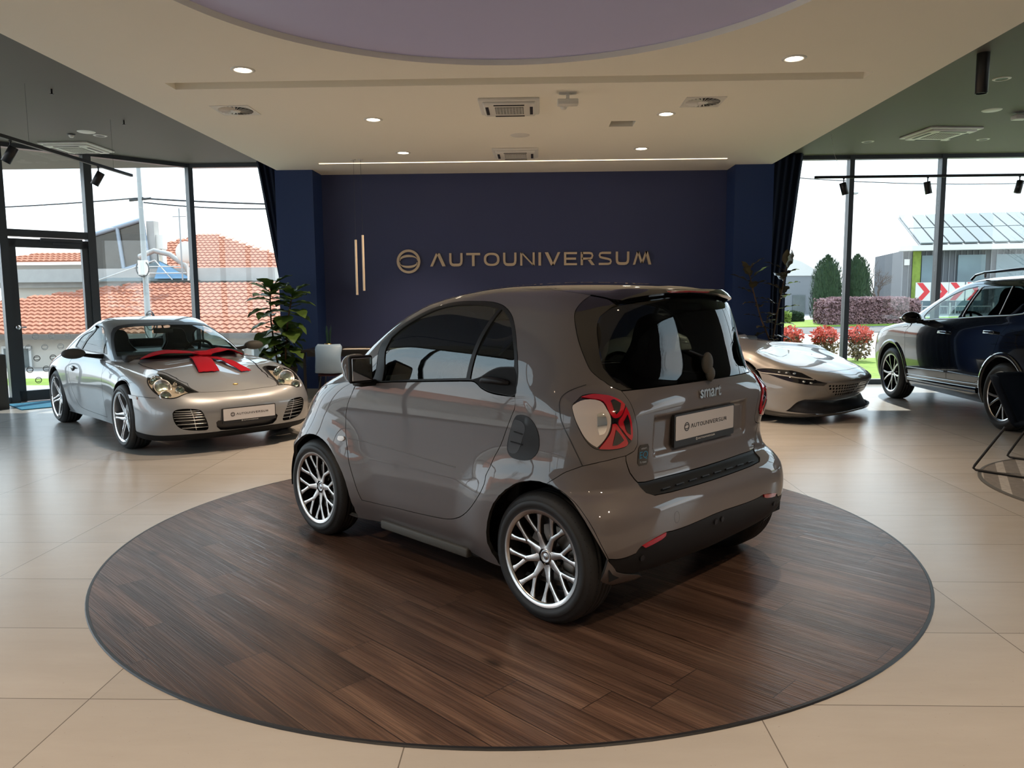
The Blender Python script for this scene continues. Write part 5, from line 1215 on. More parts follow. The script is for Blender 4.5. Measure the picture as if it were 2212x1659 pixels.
# quarter vent
vo=[(inv_xz(S1,x,z)) for x,z in []]
def tr_(L): return L
vent=[(2.9935,.7035),(2.985,.7085)]
def xz(L): return [inv_xz(S1,x,z) for x,z in L]
ven=sl(xz([(.172,.905),(.158,.918),(.120,.922),(.082,.915),(.050,.893),(.026,.860),(.016,.822),(.020,.780),(.040,.748),(.075,.727),(.120,.720),(.168,.722),(.196,.732),(.214,.755),(.214,.785),(.202,.830),(.185,.880)]),2,60)
for sd in 'LR':
    v=panel('side_vent',S1,[ven],['satin_black','soft_black'],car,.015,sd,off=.0025,thick=.01)
    panel('vent_opening',S1,[sl(xz([(.170,.897),(.130,.893),(.108,.878),(.104,.855),(.116,.820),(.138,.765),(.158,.745),(.195,.744),(.208,.765),(.200,.825),(.184,.875)]),2,60)],['ink','ink'],v,.012,sd,off=.0035,thick=.001)
    for z0 in (.795,.842): strip('vent_blade',S1,xz([(.190-.02*(z0>.82),z0),(.118,z0-.006)]),.006,'satin_black',v,sd,off=.004,h=.004)
    panel('side_indicator',S1,[sl(xz([(1.588,.652),(1.540,.655),(1.528,.640),(1.545,.628),(1.585,.632)]),3,80)],['lens_white','lens_white'],car,.01,sd,off=.006,thick=.006)
    m=MB(); s=1 if sd=='L' else -1
    # door mirror
    Mm=Matrix.Translation((1.27,s*.90,1.068)); m.rbox((.02,0,0),(.13,.160,.160),.070,6); m.V=[(v[0]*(1.0 if v[0]>0 else .6),v[1]*(1-.12*(v[2]<0)),v[2]) for v in m.V]
    m.V=[tuple(Mm@Vector(v)) for v in m.V]; mr=m.obj('door_mirror','paint_taupe',car)
    m=MB(); m.rbox((-.026,0,0),(.03,.148,.148),.05,5); m.V=[tuple(Mm@Vector(v)) for v in m.V]; m.obj('mirror_housing','satin_black',mr)
    m=MB(); m.rbox((-.040,0,0),(.006,.124,.122),.045,5); m.V=[tuple(Mm@Vector(v)) for v in m.V]; m.obj('mirror_glass','chrome',mr)
    m=MB(); m.rbox((1.30,s*.83,.985),(.09,.13,.035),.015,2); m.obj('mirror_foot','satin_black',mr)
# front end (not seen from here, but part of the car)
for sd in 'LR': panel('headlight',S1,[[(.66,z_(.66)),(.98,z_(.70)),(1.04,z_(.80)),(.72,z_(.86)),(.58,z_(.76))]],['lamp_glass','gloss_black'],car,.03,sd,off=.004,thick=.004)
panel('front_grille',S1,[[(0,z_(.30)),(.62,z_(.30)),(.66,z_(.56)),(0,z_(.60))]],['satin_black','soft_black'],car,.04,off=-.01,thick=.01)
# wheels
for (x,s) in ((0,'L'),(0,'R'),(1.873,'L'),(1.873,'R')):
    hw=.098 if x==0 else .092; y=.833-hw if x==0 else .838-hw
    wheel(car,(x,y*(1 if s=='L' else -1),.296),s,.296,.213,hw,'mesh',4,.035,rot=.28 if x==0 else .12)
arch_well(car,-.005,.375,.300,.50,.77,rx=.335); arch_well(car,1.85,.385,.29,.50,.79)
m=MB(); m.box((.95,0,.26),(1.12,1.36,.14)); m.box((.95,0,.30),(2.3,.98,.16)); m.box((1.0,.70,.175),(1.0,.06,.035)); m.obj('underbody','soft_black',car)
m=MB(); m.rbox((.93,.735,.170),(.74,.05,.05),.01,2); m.obj('sill_step','planter_taupe',car)
# cabin
m=MB(); m.rbox((.62,0,.40),(1.55,1.32,.10),.03,2); m.rbox((1.38,0,.86),(.40,1.36,.26),.08,3); m.rbox((1.10,0,.62),(.5,.22,.30),.05,2); m.rbox((.02,0,.72),(.45,1.20,.36),.05,2)
for s in(-1,1): m.rbox((.85,s*.725,.72),(1.3,.06,.46),.02,2)
m.obj('cabin_trim','soft_black',car)
seat(car,.42,.34,.50,.80,.50,.22,False); seat(car,.42,-.34,.50,.80,.50,.22,False)
steering(car,(1.03,.34,.93),.45)
m=MB(); m.sphere((1.26,.34,1.02),1,18,10,(.10,.17,.07)); m.sphere((1.40,.0,1.02),1,16,8,(.08,.08,.06)); m.obj('instrument_pod','soft_black',car)
m=MB(); m.rbox((1.02,0,1.345),(.03,.23,.075),.02,3); m.cyl((1.03,0,1.36),(1.08,0,1.45),.01,8); mr=m.obj('interior_mirror','satin_black',car); m=MB(); m.rbox((1.003,0,1.345),(.004,.20,.055),.015,2); m.obj('mirror_glass','chrome',mr)
m=MB(); m.rbox((-.178,-.02,1.395),(.03,.28,.035),.012,2); m.cyl((-.17,-.06,1.375),(-.185,-.06,1.36),.012,10); m.obj('brake_lamp_housing','satin_black',hg)
m=MB(); 
for z0,r1 in ((1.055,.034),(1.075,.032),(1.10,.038),(1.13,.040),(1.155,.033)): pass
m.sphere((-.305,-.03,1.125),1,18,12,(.022,.040,.052)); m.sphere((-.312,-.048,1.072),1,16,10,(.020,.030,.036)); m.tube([(-.305,-.055,1.06),(-.302,-.075,1.035)],.006,6); m.obj('wiper_hub','planter_taupe',hg)
m=MB(); m.tube([(-.300,-.03,1.15),(-.283,.10,1.19)],.005,6); m.obj('wiper_arm','satin_black',hg)
pbr('lamp_bowl',(.52,.48,.42),rough=.4,metal=.1)
# ------------------------------------------------------------ silver coupe with red bow, left
PC=[[(3.12,0,.13),(3.20,0,.20),(3.245,0,.34),(3.25,0,.43),(3.215,0,.505),(3.14,0,.55),(3.03,0,.595),(2.90,0,.64)],
[(3.11,.29,.13),(3.185,.30,.20),(3.23,.31,.34),(3.235,.31,.43),(3.195,.30,.51),(3.12,.27,.56),(2.99,.19,.61),(2.81,0,.67)],
[(3.04,.56,.13),(3.11,.58,.20),(3.145,.59,.34),(3.145,.59,.43),(3.10,.575,.52),(3.02,.54,.585),(2.86,.37,.64),(2.66,0,.71)],
[(2.88,.75,.13),(2.94,.78,.20),(2.965,.79,.34),(2.96,.785,.44),(2.91,.75,.55),(2.83,.685,.635),(2.68,.50,.675),(2.50,0,.75)],
[(2.69,.82,.14),(2.73,.86,.23),(2.74,.865,.37),(2.73,.86,.48),(2.71,.825,.61),(2.66,.74,.695),(2.51,.53,.715),(2.35,0,.785)],
[(2.35,.82,.15),(2.35,.865,.26),(2.35,.88,.40),(2.35,.88,.52),(2.35,.855,.66),(2.34,.77,.745),(2.28,.57,.755),(2.15,0,.815)],
[(1.95,.79,.15),(1.95,.82,.27),(1.95,.845,.40),(1.95,.85,.53),(1.95,.845,.67),(1.93,.78,.78),(1.9,.61,.80),(1.85,0,.84)],
[(1.5,.77,.15),(1.5,.80,.27),(1.5,.825,.41),(1.5,.84,.55),(1.5,.835,.69),(1.5,.77,.80),(1.5,.65,.82),(1.5,0,.85)],
[(.9,.79,.15),(.9,.81,.27),(.9,.835,.42),(.9,.85,.55),(.9,.84,.70),(.9,.78,.81),(.9,.67,.83),(.9,0,.85)],
[(.42,.81,.15),(.42,.85,.27),(.42,.875,.42),(.42,.885,.56),(.42,.875,.71),(.42,.80,.82),(.42,.68,.86),(.42,0,.86)],
[(0,.83,.15),(0,.88,.27),(0,.90,.42),(0,.90,.56),(0,.885,.70),(0,.81,.81),(0,.66,.86),(0,0,.87)],
[(-.40,.78,.17),(-.40,.84,.27),(-.40,.865,.42),(-.40,.865,.56),(-.40,.84,.68),(-.40,.74,.78),(-.40,.60,.83),(-.40,0,.86)],
[(-.75,.60,.2),(-.78,.68,.28),(-.8,.72,.42),(-.8,.72,.55),(-.78,.70,.65),(-.74,.62,.73),(-.66,.45,.79),(-.58,0,.83)],
[(-.95,.40,.22),(-1.0,.46,.3),(-1.02,.50,.42),(-1.02,.50,.55),(-1.0,.48,.64),(-.93,.42,.71),(-.84,.28,.76),(-.74,0,.80)],
[(-1.0,0,.22),(-1.06,0,.3),(-1.08,0,.42),(-1.08,0,.55),(-1.05,0,.63),(-.98,0,.70),(-.9,0,.75),(-.82,0,.78)]]
PG=[(.76,2.10,-.85,.735,3,3,.75,.9),(.84,1.96,-.75,.72,3,3,.75,.9),(.93,1.79,-.58,.695,3,3,.72,.9),(1.03,1.58,-.35,.655,3,3,.68,.85),(1.12,1.36,-.04,.61,2.8,2.8,.62,.75),(1.19,1.15,.20,.565,2.6,2.6,.52,.6),(1.23,1.01,.37,.50,2.5,2.5,.42,.45),(1.253,.87,.51,.38,2.4,2.4,.3,.3),(1.262,.75,.63,.16,2.2,2.2,.11,.11),(1.264,.69,.67,.02,2,2,.01,.01)]
SB=Grid(PC,.36,.115); SG=Slice(PG); SG.su=1.
co=empty('coupe','silver coupe with round headlights and a red bow on its bonnet, left','car',CP_LOC,CP_RZ)
def half(L): return L
head=[(3.934,5.031),(4.245,5.488),(4.44,5.78),(4.36,5.93),(4.10,6.02),(3.688,6.063),(3.3,6.07),(2.961,6.057),(2.528,5.96),(2.089,5.748),(1.732,5.447),(1.491,5.104),(1.636,5.042),(1.79,4.90),(1.93,4.66),(2.095,4.323),(2.267,4.12),(2.434,4.05),(2.64,4.06),(2.838,4.177),(3.079,4.38),(3.377,4.59),(3.674,4.784)]
intk=[(2.325,2.60),(2.285,2.93),(2.154,3.11),(1.874,3.173),(1.594,3.08),(1.44,2.857),(1.35,2.208),(1.255,1.533),(1.263,1.28),(1.357,1.204),(1.664,1.239),(2.004,1.369),(2.176,1.563),(2.293,1.947)]
cint=[(0,1.77),(.60,1.775),(.96,1.78),(1.02,1.66),(.99,1.36),(.88,1.12),(.70,1.06),(0,1.02)]
hood=[(0,5.32),(.8,5.28),(1.44,5.11),(1.75,5.46),(2.21,5.95),(3.095,6.14),(4.0,6.12),(4.9,6.08),(5.6,6.05),(6.1,6.12),(6.1,7.),(0,7.)]
pdoor=[(8.779,4.511),(8.749,3.924),(8.731,3.424),(8.659,2.73),(8.587,1.963),(8.468,1.292),(8.306,.853),(7.9,.70),(7.489,.636),(7.1,.60),(6.85,.62),(6.776,1.547),(6.719,2.345),(6.696,3.179),(6.70,4.0),(6.78,4.728),(6.95,5.2),(7.1,5.45),(7.6,5.55),(8.2,5.50),(8.70,5.30)]
Pf=arch_loop(SB,2.35,.352,.352,.325,.16); Pr=arch_loop(SB,0,.352,.352,.325,.16)
shell=[(0,.10),(SB.umax,.10),(SB.umax,7.),(0,7.)]
panel('body_shell',SB,[shell,sl(head,2,60),sl(intk,2,70),sl(cint,1,30),hood,sl(pdoor,2,50),Pf,Pr],['paint_silver','paint_taupe_inner'],co,.035,thick=.015)
panel('bonnet',SB,[offset(hood,-.003,SB.su,SB.sv)],['paint_silver','paint_taupe_inner'],co,.035,thick=.015)
for sd in 'LR':
    s=1 if sd=='L' else -1
    d=panel('door',SB,[offset(sl(pdoor,2,50),-.0035,SB.su,SB.sv)],['paint_silver','paint_taupe_inner'],co,.035,sd,thick=.015)
    p=SB.S(np.array(s*8.46),np.array(3.9)); m=MB(); m.sphere(p,1,14,8,(.05,.014,.032)); m.obj('handle_recess','ink',d)
    p=SB.S(np.array(s*8.44),np.array(3.98)); m=MB(); m.rbox(tuple(p+np.array([0,s*.012,0])),(.13,.022,.022),.01,2); m.obj('door_handle','paint_silver',d)
    # headlamp
    h=panel('headlight',SB,[offset(sl(head,2,60),-.004,SB.su,SB.sv)],['lamp_glass','lamp_glass'],co,.03,sd,off=.006,inner=False)
    panel('lamp_bowl',SB,[offset(sl(head,2,60),.001,SB.su,SB.sv)],['lamp_bowl','lamp_bowl'],h,.03,sd,off=-.045,inner=False)
    panel('lamp_rim',SB,[offset(sl(head,2,60),-.001,SB.su,SB.sv),offset(sl(head,2,60),-.011,SB.su,SB.sv)],['soft_black','soft_black'],h,.02,sd,off=.003,thick=.05)
    for (u,v,r,mt) in ((3.548,5.58,.060,'alloy_dark'),(2.887,5.28,.078,'alu'),(2.196,5.462,.036,'chrome'),(2.582,4.392,.05,'alu'),(2.653,5.907,.024,'white_plastic')):
        p=SB.S(np.array(s*u),np.array(v)); n=Vector((.80,s*-.05,.45)).normalized(); q=Vector(p)-Vector(nrm(SB,np.array(s*u),np.array(v)))*.02; M=Matrix.Translation(q)@Vector((0,0,1)).rotation_difference(n).to_matrix().to_4x4()
        m=MB(); m.lathe([(.001,-.02),(r*.5,-.016),(r*.85,-.004),(r,.006),(r*1.08,.006),(r*1.08,-.02)],28,M); mo=m.obj('reflector_bowl',mt if mt!='alloy_dark' else 'chrome',h)
        m=MB(); m.sphere(q+n*.004,r*.55,16,8); m.obj('projector_lens','car_glass_clear' if mt!='white_plastic' else 'white_plastic',mo)
    # intake
    it=panel('front_intake',SB,[offset(sl(intk,2,70),.002,SB.su,SB.sv)],['ink','ink'],co,.04,sd,off=-.06,inner=False)
    ring=sl(intk,2,70); m=MB(); A=[SB.S(np.array(s*u),np.array(v)) for u,v in ring]; B=[SB.S(np.array(s*u),np.array(v))-nrm(SB,np.array(s*u),np.array(v))*.065 for u,v in ring]; n=len(A); m.add(list(A)+list(B),[(i,(i+1)%n,(i+1)%n+n,i+n) for i in range(n)],True); m.obj('intake_duct','soft_black',it)
    for k,v in enumerate((1.42,1.66,1.91,2.16,2.41,2.66,2.91)):
        L=[(u,v) for u in np.linspace(1.2,2.35,24)]; ins=inside(ring,np.array(L)); L=[p for p,q in zip(L,ins) if q]
        if len(L)>2: strip('intake_slat',SB,L,.007,'alu',it,sd,off=-.012,h=.004)
    L=[(1.74-.02*k*0,v) for v in np.linspace(1.2,3.15,20)]; L=[(1.60+.16*((v-1.2)/1.95),v) for v in np.linspace(1.25,3.12,16)]; strip('intake_divider',SB,L,.007,'alu',it,sd,off=-.016,h=.004)
    panel('side_marker',SB,[[(4.50,3.38),(3.925,3.53),(3.943,3.33),(4.40,3.19)]],['gloss_black','gloss_black'],co,.02,sd,off=.002,thick=.003)
    strip('bumper_seam',SB,[(4.53,3.38),(3.969,3.553),(3.431,3.752),(2.926,3.96)],.004,'ink',co,sd,off=.001)
    # mirror
    c=Vector((1.30,s*1.0,.895)); m=MB(); m.sphere((0,0,0),1,24,14,(.062,.118,.056)); m.V=[tuple(Vector(v)+c) for v in m.V]; mi=m.obj('door_mirror','planter_taupe' ,co)
    m=MB(); m.sphere((0,0,0),1,20,8,(.008,.104,.046)); m.V=[tuple(Vector(v)+c+Vector((-.056,0,0))) for v in m.V]; m.obj('mirror_glass','chrome',mi); m=MB(); m.tube([(1.30,s*.70,.845),(1.30,s*.82,.862),(1.30,s*.91,.878)],[.03,.022,.02],10); m.obj('mirror_arm','soft_black',mi)
fu=sl([(6.215,4.447),(6.16,4.763),(6.08,5.086),(5.90,5.25),(5.704,4.927),(5.729,4.567),(5.896,4.312),(6.085,4.265)],3,60); strip('fuel_flap_line',SB,fu+[fu[0]],.003,'ink',co,'R',off=.0008)
panel('centre_intake',SB,[offset(sl(cint,1,30),.001,SB.su,SB.sv)],['ink','ink'],co,.05,off=-.03,inner=False)
lipl=[(0,1.0),(.9,1.0),(1.663,.974),(2.418,.95),(3.153,.92),(3.964,.81),(4.2,.80),(4.25,.12),(0,.12)]
panel('front_lip',SB,[lipl],['soft_black','soft_black'],co,.04,off=.004,thick=.02)
strip('bonnet_seam',SB,[p for p in hood[:-2]],.004,'ink',co,off=.0012)
strip('front_wing_seam',SB,[(6.70,4.0),(6.45,4.9),(6.2,5.6),(6.12,6.08)],.003,'ink',co,off=.0008)
# greenhouse
vz=SG.vz
ws=[(0,vz(.835)),(.7,vz(.835)),(1.16,vz(.83)),(1.158,vz(.90)),(1.13,vz(1.0)),(1.085,vz(1.09)),(1.02,vz(1.14)),(.90,vz(1.165)),(.52,vz(1.187)),(0,vz(1.197))]
sw=[(3.02,vz(.90)),(3.06,vz(.95)),(3.09,vz(1.02)),(3.08,vz(1.08)),(2.98,vz(1.125)),(2.7,vz(1.15)),(2.2,vz(1.168)),(1.6,vz(1.172)),(1.36,vz(1.165)),(1.26,vz(1.14)),(1.235,vz(1.07)),(1.25,vz(.96)),(1.29,vz(.875)),(1.6,vz(.872)),(2.4,vz(.88))]
rw=[(SG.umax,vz(.93)),(3.75,vz(.93)),(3.55,vz(.98)),(3.48,vz(1.06)),(3.52,vz(1.14)),(3.75,vz(1.175)),(SG.umax,vz(1.185))]
panel('cabin_shell',SG,[[(0,.0),(SG.umax,0),(SG.umax,SG.vmax),(0,SG.vmax)],ws,sl(sw,2,60),rw],['paint_silver','seat_black'],co,.035,thick=.02)
panel('windscreen',SG,[ws],'car_glass_clear',co,.06,off=-.003,inner=False)
panel('windscreen_surround',SG,[offset(ws,.002),[(0,vz(.862)),(.7,vz(.862)),(1.085,vz(.862)),(1.08,vz(.93)),(1.055,vz(1.02)),(1.00,vz(1.09)),(.93,vz(1.125)),(.80,vz(1.145)),(.5,vz(1.16)),(0,vz(1.168))]],['ink','ink'],co,.03,off=.001,thick=.004)
panel('rear_window',SG,[rw],'car_glass_clear',co,.06,off=-.003,inner=False)
for sd in 'LR':
    q=panel('side_window',SG,[offset(sl(sw,2,60),-.012)],'car_glass_clear',co,.05,sd,off=-.003,inner=False)
    panel('window_surround',SG,[sl(sw,2,60),offset(sl(sw,2,60),-.014)],['ink','ink'],q,.03,sd,off=.001,thick=.004)
    strip('window_divider',SG,[(2.62,vz(.885)),(2.66,vz(1.0)),(2.60,vz(1.155))],.05,'ink',q,sd,off=.002)
for (x,s) in ((0,'L'),(0,'R'),(2.35,'L'),(2.35,'R')):
    wheel(co,(x,.775*(1 if s=='L' else -1),.318),s,.318,.240,.115,'star',5,.04,rot=.31 if x==0 else .05,disc='brake_metal')
arch_well(co,0,.36,.325,.50,.86); arch_well(co,2.35,.36,.325,.50,.85)
m=MB(); m.box((1.17,0,.22),(1.62,1.5,.12)); m.box((1.2,0,.25),(3.6,.9,.18)); m.box((1.2,0,.5),(1.3,1.5,.4)); m.obj('underbody','soft_black',co)
m=MB(); m.rbox((1.55,0,.83),(.55,1.30,.10),.05,3); m.rbox((-.1,0,.82),(.9,1.2,.10),.04,2); m.box((.9,0,.60),(1.2,1.3,.3)); m.obj('cabin_trim','seat_black',co)
seat(co,.80,.34,.30,.78,.50,.34); seat(co,.80,-.34,.30,.78,.50,.34)
m=MB(); m.rbox((-.02,0,.88),(.10,1.1,.18),.04,3); m.obj('rear_seat','seat_black',co)
steering(co,(1.24,.34,.82),.40,.17)
m=MB(); m.rbox((1.10,0,1.10),(.03,.22,.06),.02,3); m.cyl((1.1,0,1.12),(1.06,0,1.18),.01,8); m.obj('interior_mirror','ink',co)
plate(co,(3.262,0,.362),(0,1,0),(0,0,1),(1,0,0))
p=SB.S(np.array(.0),np.array(6.47)); m=MB(); n=nrm(SB,np.array(.01),np.array(6.47)); m.sphere(p,1,16,8,(.022,.030,.010)); m.obj('crest_badge','gold',co)
# red ribbon bow lying on the bonnet
bow=empty('ribbon_bow','big red ribbon bow lying on the bonnet of the silver coupe','bow',CP_LOC,CP_RZ)
def hz(x,y):
    if not hasattr(SB,'_t'): u,v,P=SB._g; Q=P.reshape(-1,3); SB._t=Q[Q[:,2]>.5]
    q=SB._t; d=(q[:,0]-x)**2+(q[:,1]-abs(y))**2; k=d.argsort()[:3]; return float(q[k,2].mean())
def ribbon(name,C,W,H,dz=.012):
    V=[];F=[];n=len(C)
    for (x,y),w,h in zip(C,W,H):
        pass
    for i,((x,y),w,h) in enumerate(zip(C,W,H)):
        a=C[max(0,i-1)];b=C[min(n-1,i+1)]; dx,dy=b[0]-a[0],b[1]-a[1]; l=math.hypot(dx,dy); px,py=-dy/l,dx/l
        for k in range(9):
            t=(k/8-.5)*w; X,Y=x+px*t,y+py*t; V.append((X,Y,hz(X,Y)+dz+h+.004*math.sin(k*2.3+i)))
    for i in range(n-1):
        for k in range(8): q=i*9+k; F.append((q,q+1,q+10,q+9))
    o=mesh_obj(name,V,F,'red_ribbon',bow,True); m=o.modifiers.new('s','SOLIDIFY'); m.thickness=.005; return o
def curve2(P,n=14): return [tuple(p) for p in smooth_loop(P,n//max(1,len(P)-1)+1,170,False)]
def rib(name,P,w0,w1,hh=0.,arc=0.,dz=.012):
    C=curve2(P); k=len(C); ribbon(name,C,[w0+(w1-w0)*i/(k-1) for i in range(k)],[hh+arc*math.sin(math.pi*i/(k-1)) for i in range(k)],dz)
rib('tail',[(2.00,.02),(2.25,-.03),(2.62,-.11)],.17,.20,.0,.02)
rib('tail',[(2.02,.12),(2.35,.20),(2.66,.26)],.11,.12,.0,.02)
rib('loop',[(2.00,.05),(1.97,-.16),(1.92,-.38),(1.86,-.50)],.15,.26,.025,.05)
rib('loop',[(2.00,.10),(1.95,.26),(1.90,.42),(1.88,.52)],.15,.22,.025,.05)
m=MB(); m.rbox((1.99,.08,hz(1.99,.08)+.045),(.17,.17,.06),.03,3); m.obj('knot','red_ribbon',bow)
# ------------------------------------------------------------ champagne sports car, right
def _side(x,ys,zs,sp): return [(x,y,z) for y,z in zip(ys,zs)]+[sp]
RC=[[(3.53,0,.08),(3.61,0,.12),(3.50,0,.235),(3.56,0,.30),(3.63,0,.40),(3.66,0,.49),(3.47,0,.585),(3.15,0,.68)],
[(3.52,.30,.08),(3.60,.31,.12),(3.49,.31,.235),(3.545,.31,.30),(3.61,.31,.40),(3.635,.31,.495),(3.44,.25,.60),(3.05,0,.71)],
[(3.46,.58,.08),(3.53,.60,.12),(3.44,.59,.24),(3.47,.60,.31),(3.50,.60,.41),(3.51,.60,.51),(3.32,.48,.62),(2.9,0,.75)],
[(3.32,.80,.08),(3.38,.83,.12),(3.32,.84,.25),(3.32,.85,.34),(3.31,.84,.45),(3.26,.81,.56),(3.10,.66,.67),(2.7,0,.79)],
[(3.05,.90,.09),(3.07,.93,.14),(3.05,.94,.27),(3.04,.94,.40),(3.02,.92,.53),(2.97,.87,.66),(2.85,.72,.76),(2.5,0,.83)],
_side(2.67,(.92,.96,.975,.985,.97,.90,.74),(.12,.2,.33,.48,.62,.77,.82),(2.3,0,.88)),
_side(2.2,(.90,.93,.94,.95,.945,.88,.72),(.12,.22,.36,.50,.65,.80,.83),(1.95,0,.91)),
_side(1.6,(.88,.91,.93,.94,.93,.85,.70),(.12,.22,.36,.52,.68,.83,.88),(1.5,0,.93)),
_side(.8,(.88,.91,.94,.95,.94,.86,.70),(.12,.22,.36,.52,.68,.84,.88),(.8,0,.93)),
_side(0,(.90,.95,.98,.985,.975,.90,.70),(.14,.25,.4,.55,.70,.86,.92),(0,0,.94)),
_side(-.6,(.80,.87,.91,.92,.88,.80,.60),(.2,.3,.42,.56,.70,.82,.88),(-.5,0,.92)),
[(-.88,.5,.22),(-.92,.55,.3),(-.95,.58,.42),(-.97,.58,.55),(-.96,.56,.70),(-.92,.5,.80),(-.8,.35,.87),(-.65,0,.91)],
[(-.92,0,.22),(-.96,0,.3),(-.98,0,.42),(-1.0,0,.55),(-.99,0,.70),(-.95,0,.81),(-.85,0,.87),(-.75,0,.90)]]
RC=[[(x if x>2.2 else 2.2+(x-2.2)*.60,y*(.8 if x<-.8 else 1),z) for x,y,z in c] for c in RC]
RG=[(.82,2.10,-.6,.74,3,3,.75,.9),(.92,1.98,-.5,.72,3,3,.75,.9),(1.02,1.72,-.35,.67,3,3,.72,.85),(1.12,1.45,-.1,.61,2.8,2.8,.65,.75),(1.2,1.2,.15,.54,2.6,2.6,.5,.6),(1.255,1.0,.4,.42,2.4,2.4,.35,.35),(1.275,.85,.6,.2,2.2,2.2,.12,.12),(1.278,.78,.72,.02,2,2,.01,.01)]
RG=[(z,xf,2.2+(xr-2.2)*.60,w,a,b,Lf*.8,Lr*.6) for z,xf,xr,w,a,b,Lf,Lr in RG]
RB=Grid(RC,.38,.12); RGs=Slice(RG)
ra=math.radians(-45); RO=(3.75-3.62*math.cos(ra),9.02-3.62*math.sin(ra),0)
sc_=empty('sports_car','low champagne sports car with slim dark headlights, partly hidden behind the small car','car',RO,ra)
hd=[(4.518,4.20),(4.09,4.631),(3.635,4.961),(2.997,5.418),(2.678,5.383),(2.492,5.096),(2.274,4.789),(1.894,4.622),(2.038,4.25),(2.403,4.218),(2.832,4.212),(3.27,4.163),(3.565,4.143),(3.853,4.152),(4.22,4.154)]
gr_=[(0,4.90),(.6,4.88),(1.316,4.80),(1.85,4.60),(2.04,4.259),(1.76,3.60),(1.43,3.05),(.75,2.75),(0,2.70)]
mo_=[(0,1.95),(.8,2.05),(1.395,2.233),(2.2,2.52),(2.673,2.50),(2.948,2.172),(3.272,1.689),(3.568,1.25),(2.5,1.12),(0,1.08)]
Pf=arch_loop(RB,2.585,.385,.385,.345,.13); Pr=arch_loop(RB,.88,.385,.385,.345,.13)
panel('body_shell',RB,[[(0,1.0),(RB.umax,1.0),(RB.umax,7.),(0,7.)],sl(hd,2,50),sl(gr_,1,60),sl(mo_,1,60),Pf,Pr],['paint_champagne','soft_black'],sc_,.035,thick=.015)
panel('splitter',RB,[[(0,.02),(4.22,.02),(4.30,.6),(4.35,1.02),(3.5,1.06),(2.5,1.10),(0,1.06)]],['gloss_black','soft_black'],sc_,.035,off=.006,thick=.015)
panel('side_skirt',RB,[[(4.8,.02),(8.2,.02),(8.2,1.0),(4.8,1.0)]],['gloss_black','soft_black'],sc_,.05,off=0,thick=.015)
panel('lower_mouth',RB,[offset(sl(mo_,1,60),.003,.38,.12)],['ink','ink'],sc_,.05,off=-.03,inner=False)
gp=panel('grille_backing',RB,[offset(sl(gr_,1,60),.002,.38,.12)],['ink','ink'],sc_,.05,off=-.022,inner=False)
# perforated body colour grille: a lattice of cells
glp=sl(gr_,1,60); loops=[offset(glp,.001,.38,.12)]
nr=6
for j in range(nr):
    for i in range(15):
        u=(i+.5*(j%2))*.145+.03; v=2.92+j*.345+.0; 
        w_,h_=.046,.105
        q=[(u-w_,v),(u-w_*.5,v+h_),(u+w_*.5+.02,v+h_),(u+w_,v),(u+w_*.5,v-h_),(u-w_*.5-.02,v-h_)]
        if all(inside(offset(glp,-.018,.38,.12),np.array(q))) and u-w_>.005: loops.append(q)
panel('grille',RB,loops,['paint_champagne','soft_black'],gp,.02,off=.002,thick=.012)
for sd in 'LR':
    h=panel('headlight',RB,[offset(sl(hd,2,50),-.001,.38,.12)],['gloss_black','gloss_black'],sc_,.03,sd,off=.0,thick=.01)
    strip('headlight_bar',RB,[(4.30,4.10),(3.75,4.40),(3.216,4.70),(2.781,4.80),(2.384,4.85)],.016,'paint_champagne',h,sd,off=.001,h=.006)
    for u,v in ((3.6,4.75),(3.3,4.95),(3.0,5.1),(2.75,4.5),(2.5,4.48)):
        s=1 if sd=='L' else -1; p=RB.S(np.array(s*u),np.array(v)); n=nrm(RB,np.array(s*u),np.array(v)); m=MB(); m.sphere(p+n*.002,1,12,6,(.020,.020,.012)); m.obj('headlamp_lens','chrome',h)
strip('bonnet_seam',RB,sl([(0,5.90),(.8,5.86),(1.5,5.75),(1.9,5.65),(2.3,5.70),(2.9,5.95),(3.6,6.05),(4.6,6.04),(5.4,6.02)],2,30,False),.004,'ink',sc_,off=.001)
v2=RGs.vz
ws=[(0,v2(.935)),(1.05,v2(.93)),(1.10,v2(1.0)),(1.05,v2(1.1)),(.9,v2(1.19)),(0,v2(1.225))]; sw=[(1.30,v2(.93)),(1.27,v2(1.05)),(1.35,v2(1.14)),(1.6,v2(1.18)),(2.4,v2(1.18)),(2.9,v2(1.1)),(3.0,v2(.95))]
panel('cabin_shell',RGs,[[(0,0),(RGs.umax,0),(RGs.umax,RGs.vmax),(0,RGs.vmax)],ws,sw],['paint_champagne','seat_black'],sc_,.04,thick=.02)
panel('windscreen',RGs,[ws],'car_glass',sc_,.06,off=-.003,inner=False); panel('side_window',RGs,[sw],'car_glass',sc_,.06,off=-.003,inner=False)
for (x,s) in ((.88,'L'),(.88,'R'),(2.585,'L'),(2.585,'R')): wheel(sc_,(x,.845*(1 if s=='L' else -1),.345),s,.345,.262,.12,'star',5,.03)
arch_well(sc_,.88,.39,.345,.55,.93); arch_well(sc_,2.585,.39,.345,.55,.93)
m=MB(); m.box((1.74,0,.20),(.9,1.7,.12)); m.box((1.8,0,.3),(2.9,1.0,.3)); m.box((1.7,0,.6),(.8,1.4,.4)); m.obj('underbody','soft_black',sc_)
m=MB(); m.rbox((1.75,0,.86),(.5,1.3,.1),.04,2); m.obj('dashboard','seat_black',sc_); seat(sc_,1.15,.36,.32,.72,.5,.3,False); seat(sc_,1.15,-.36,.32,.72,.5,.3,False)
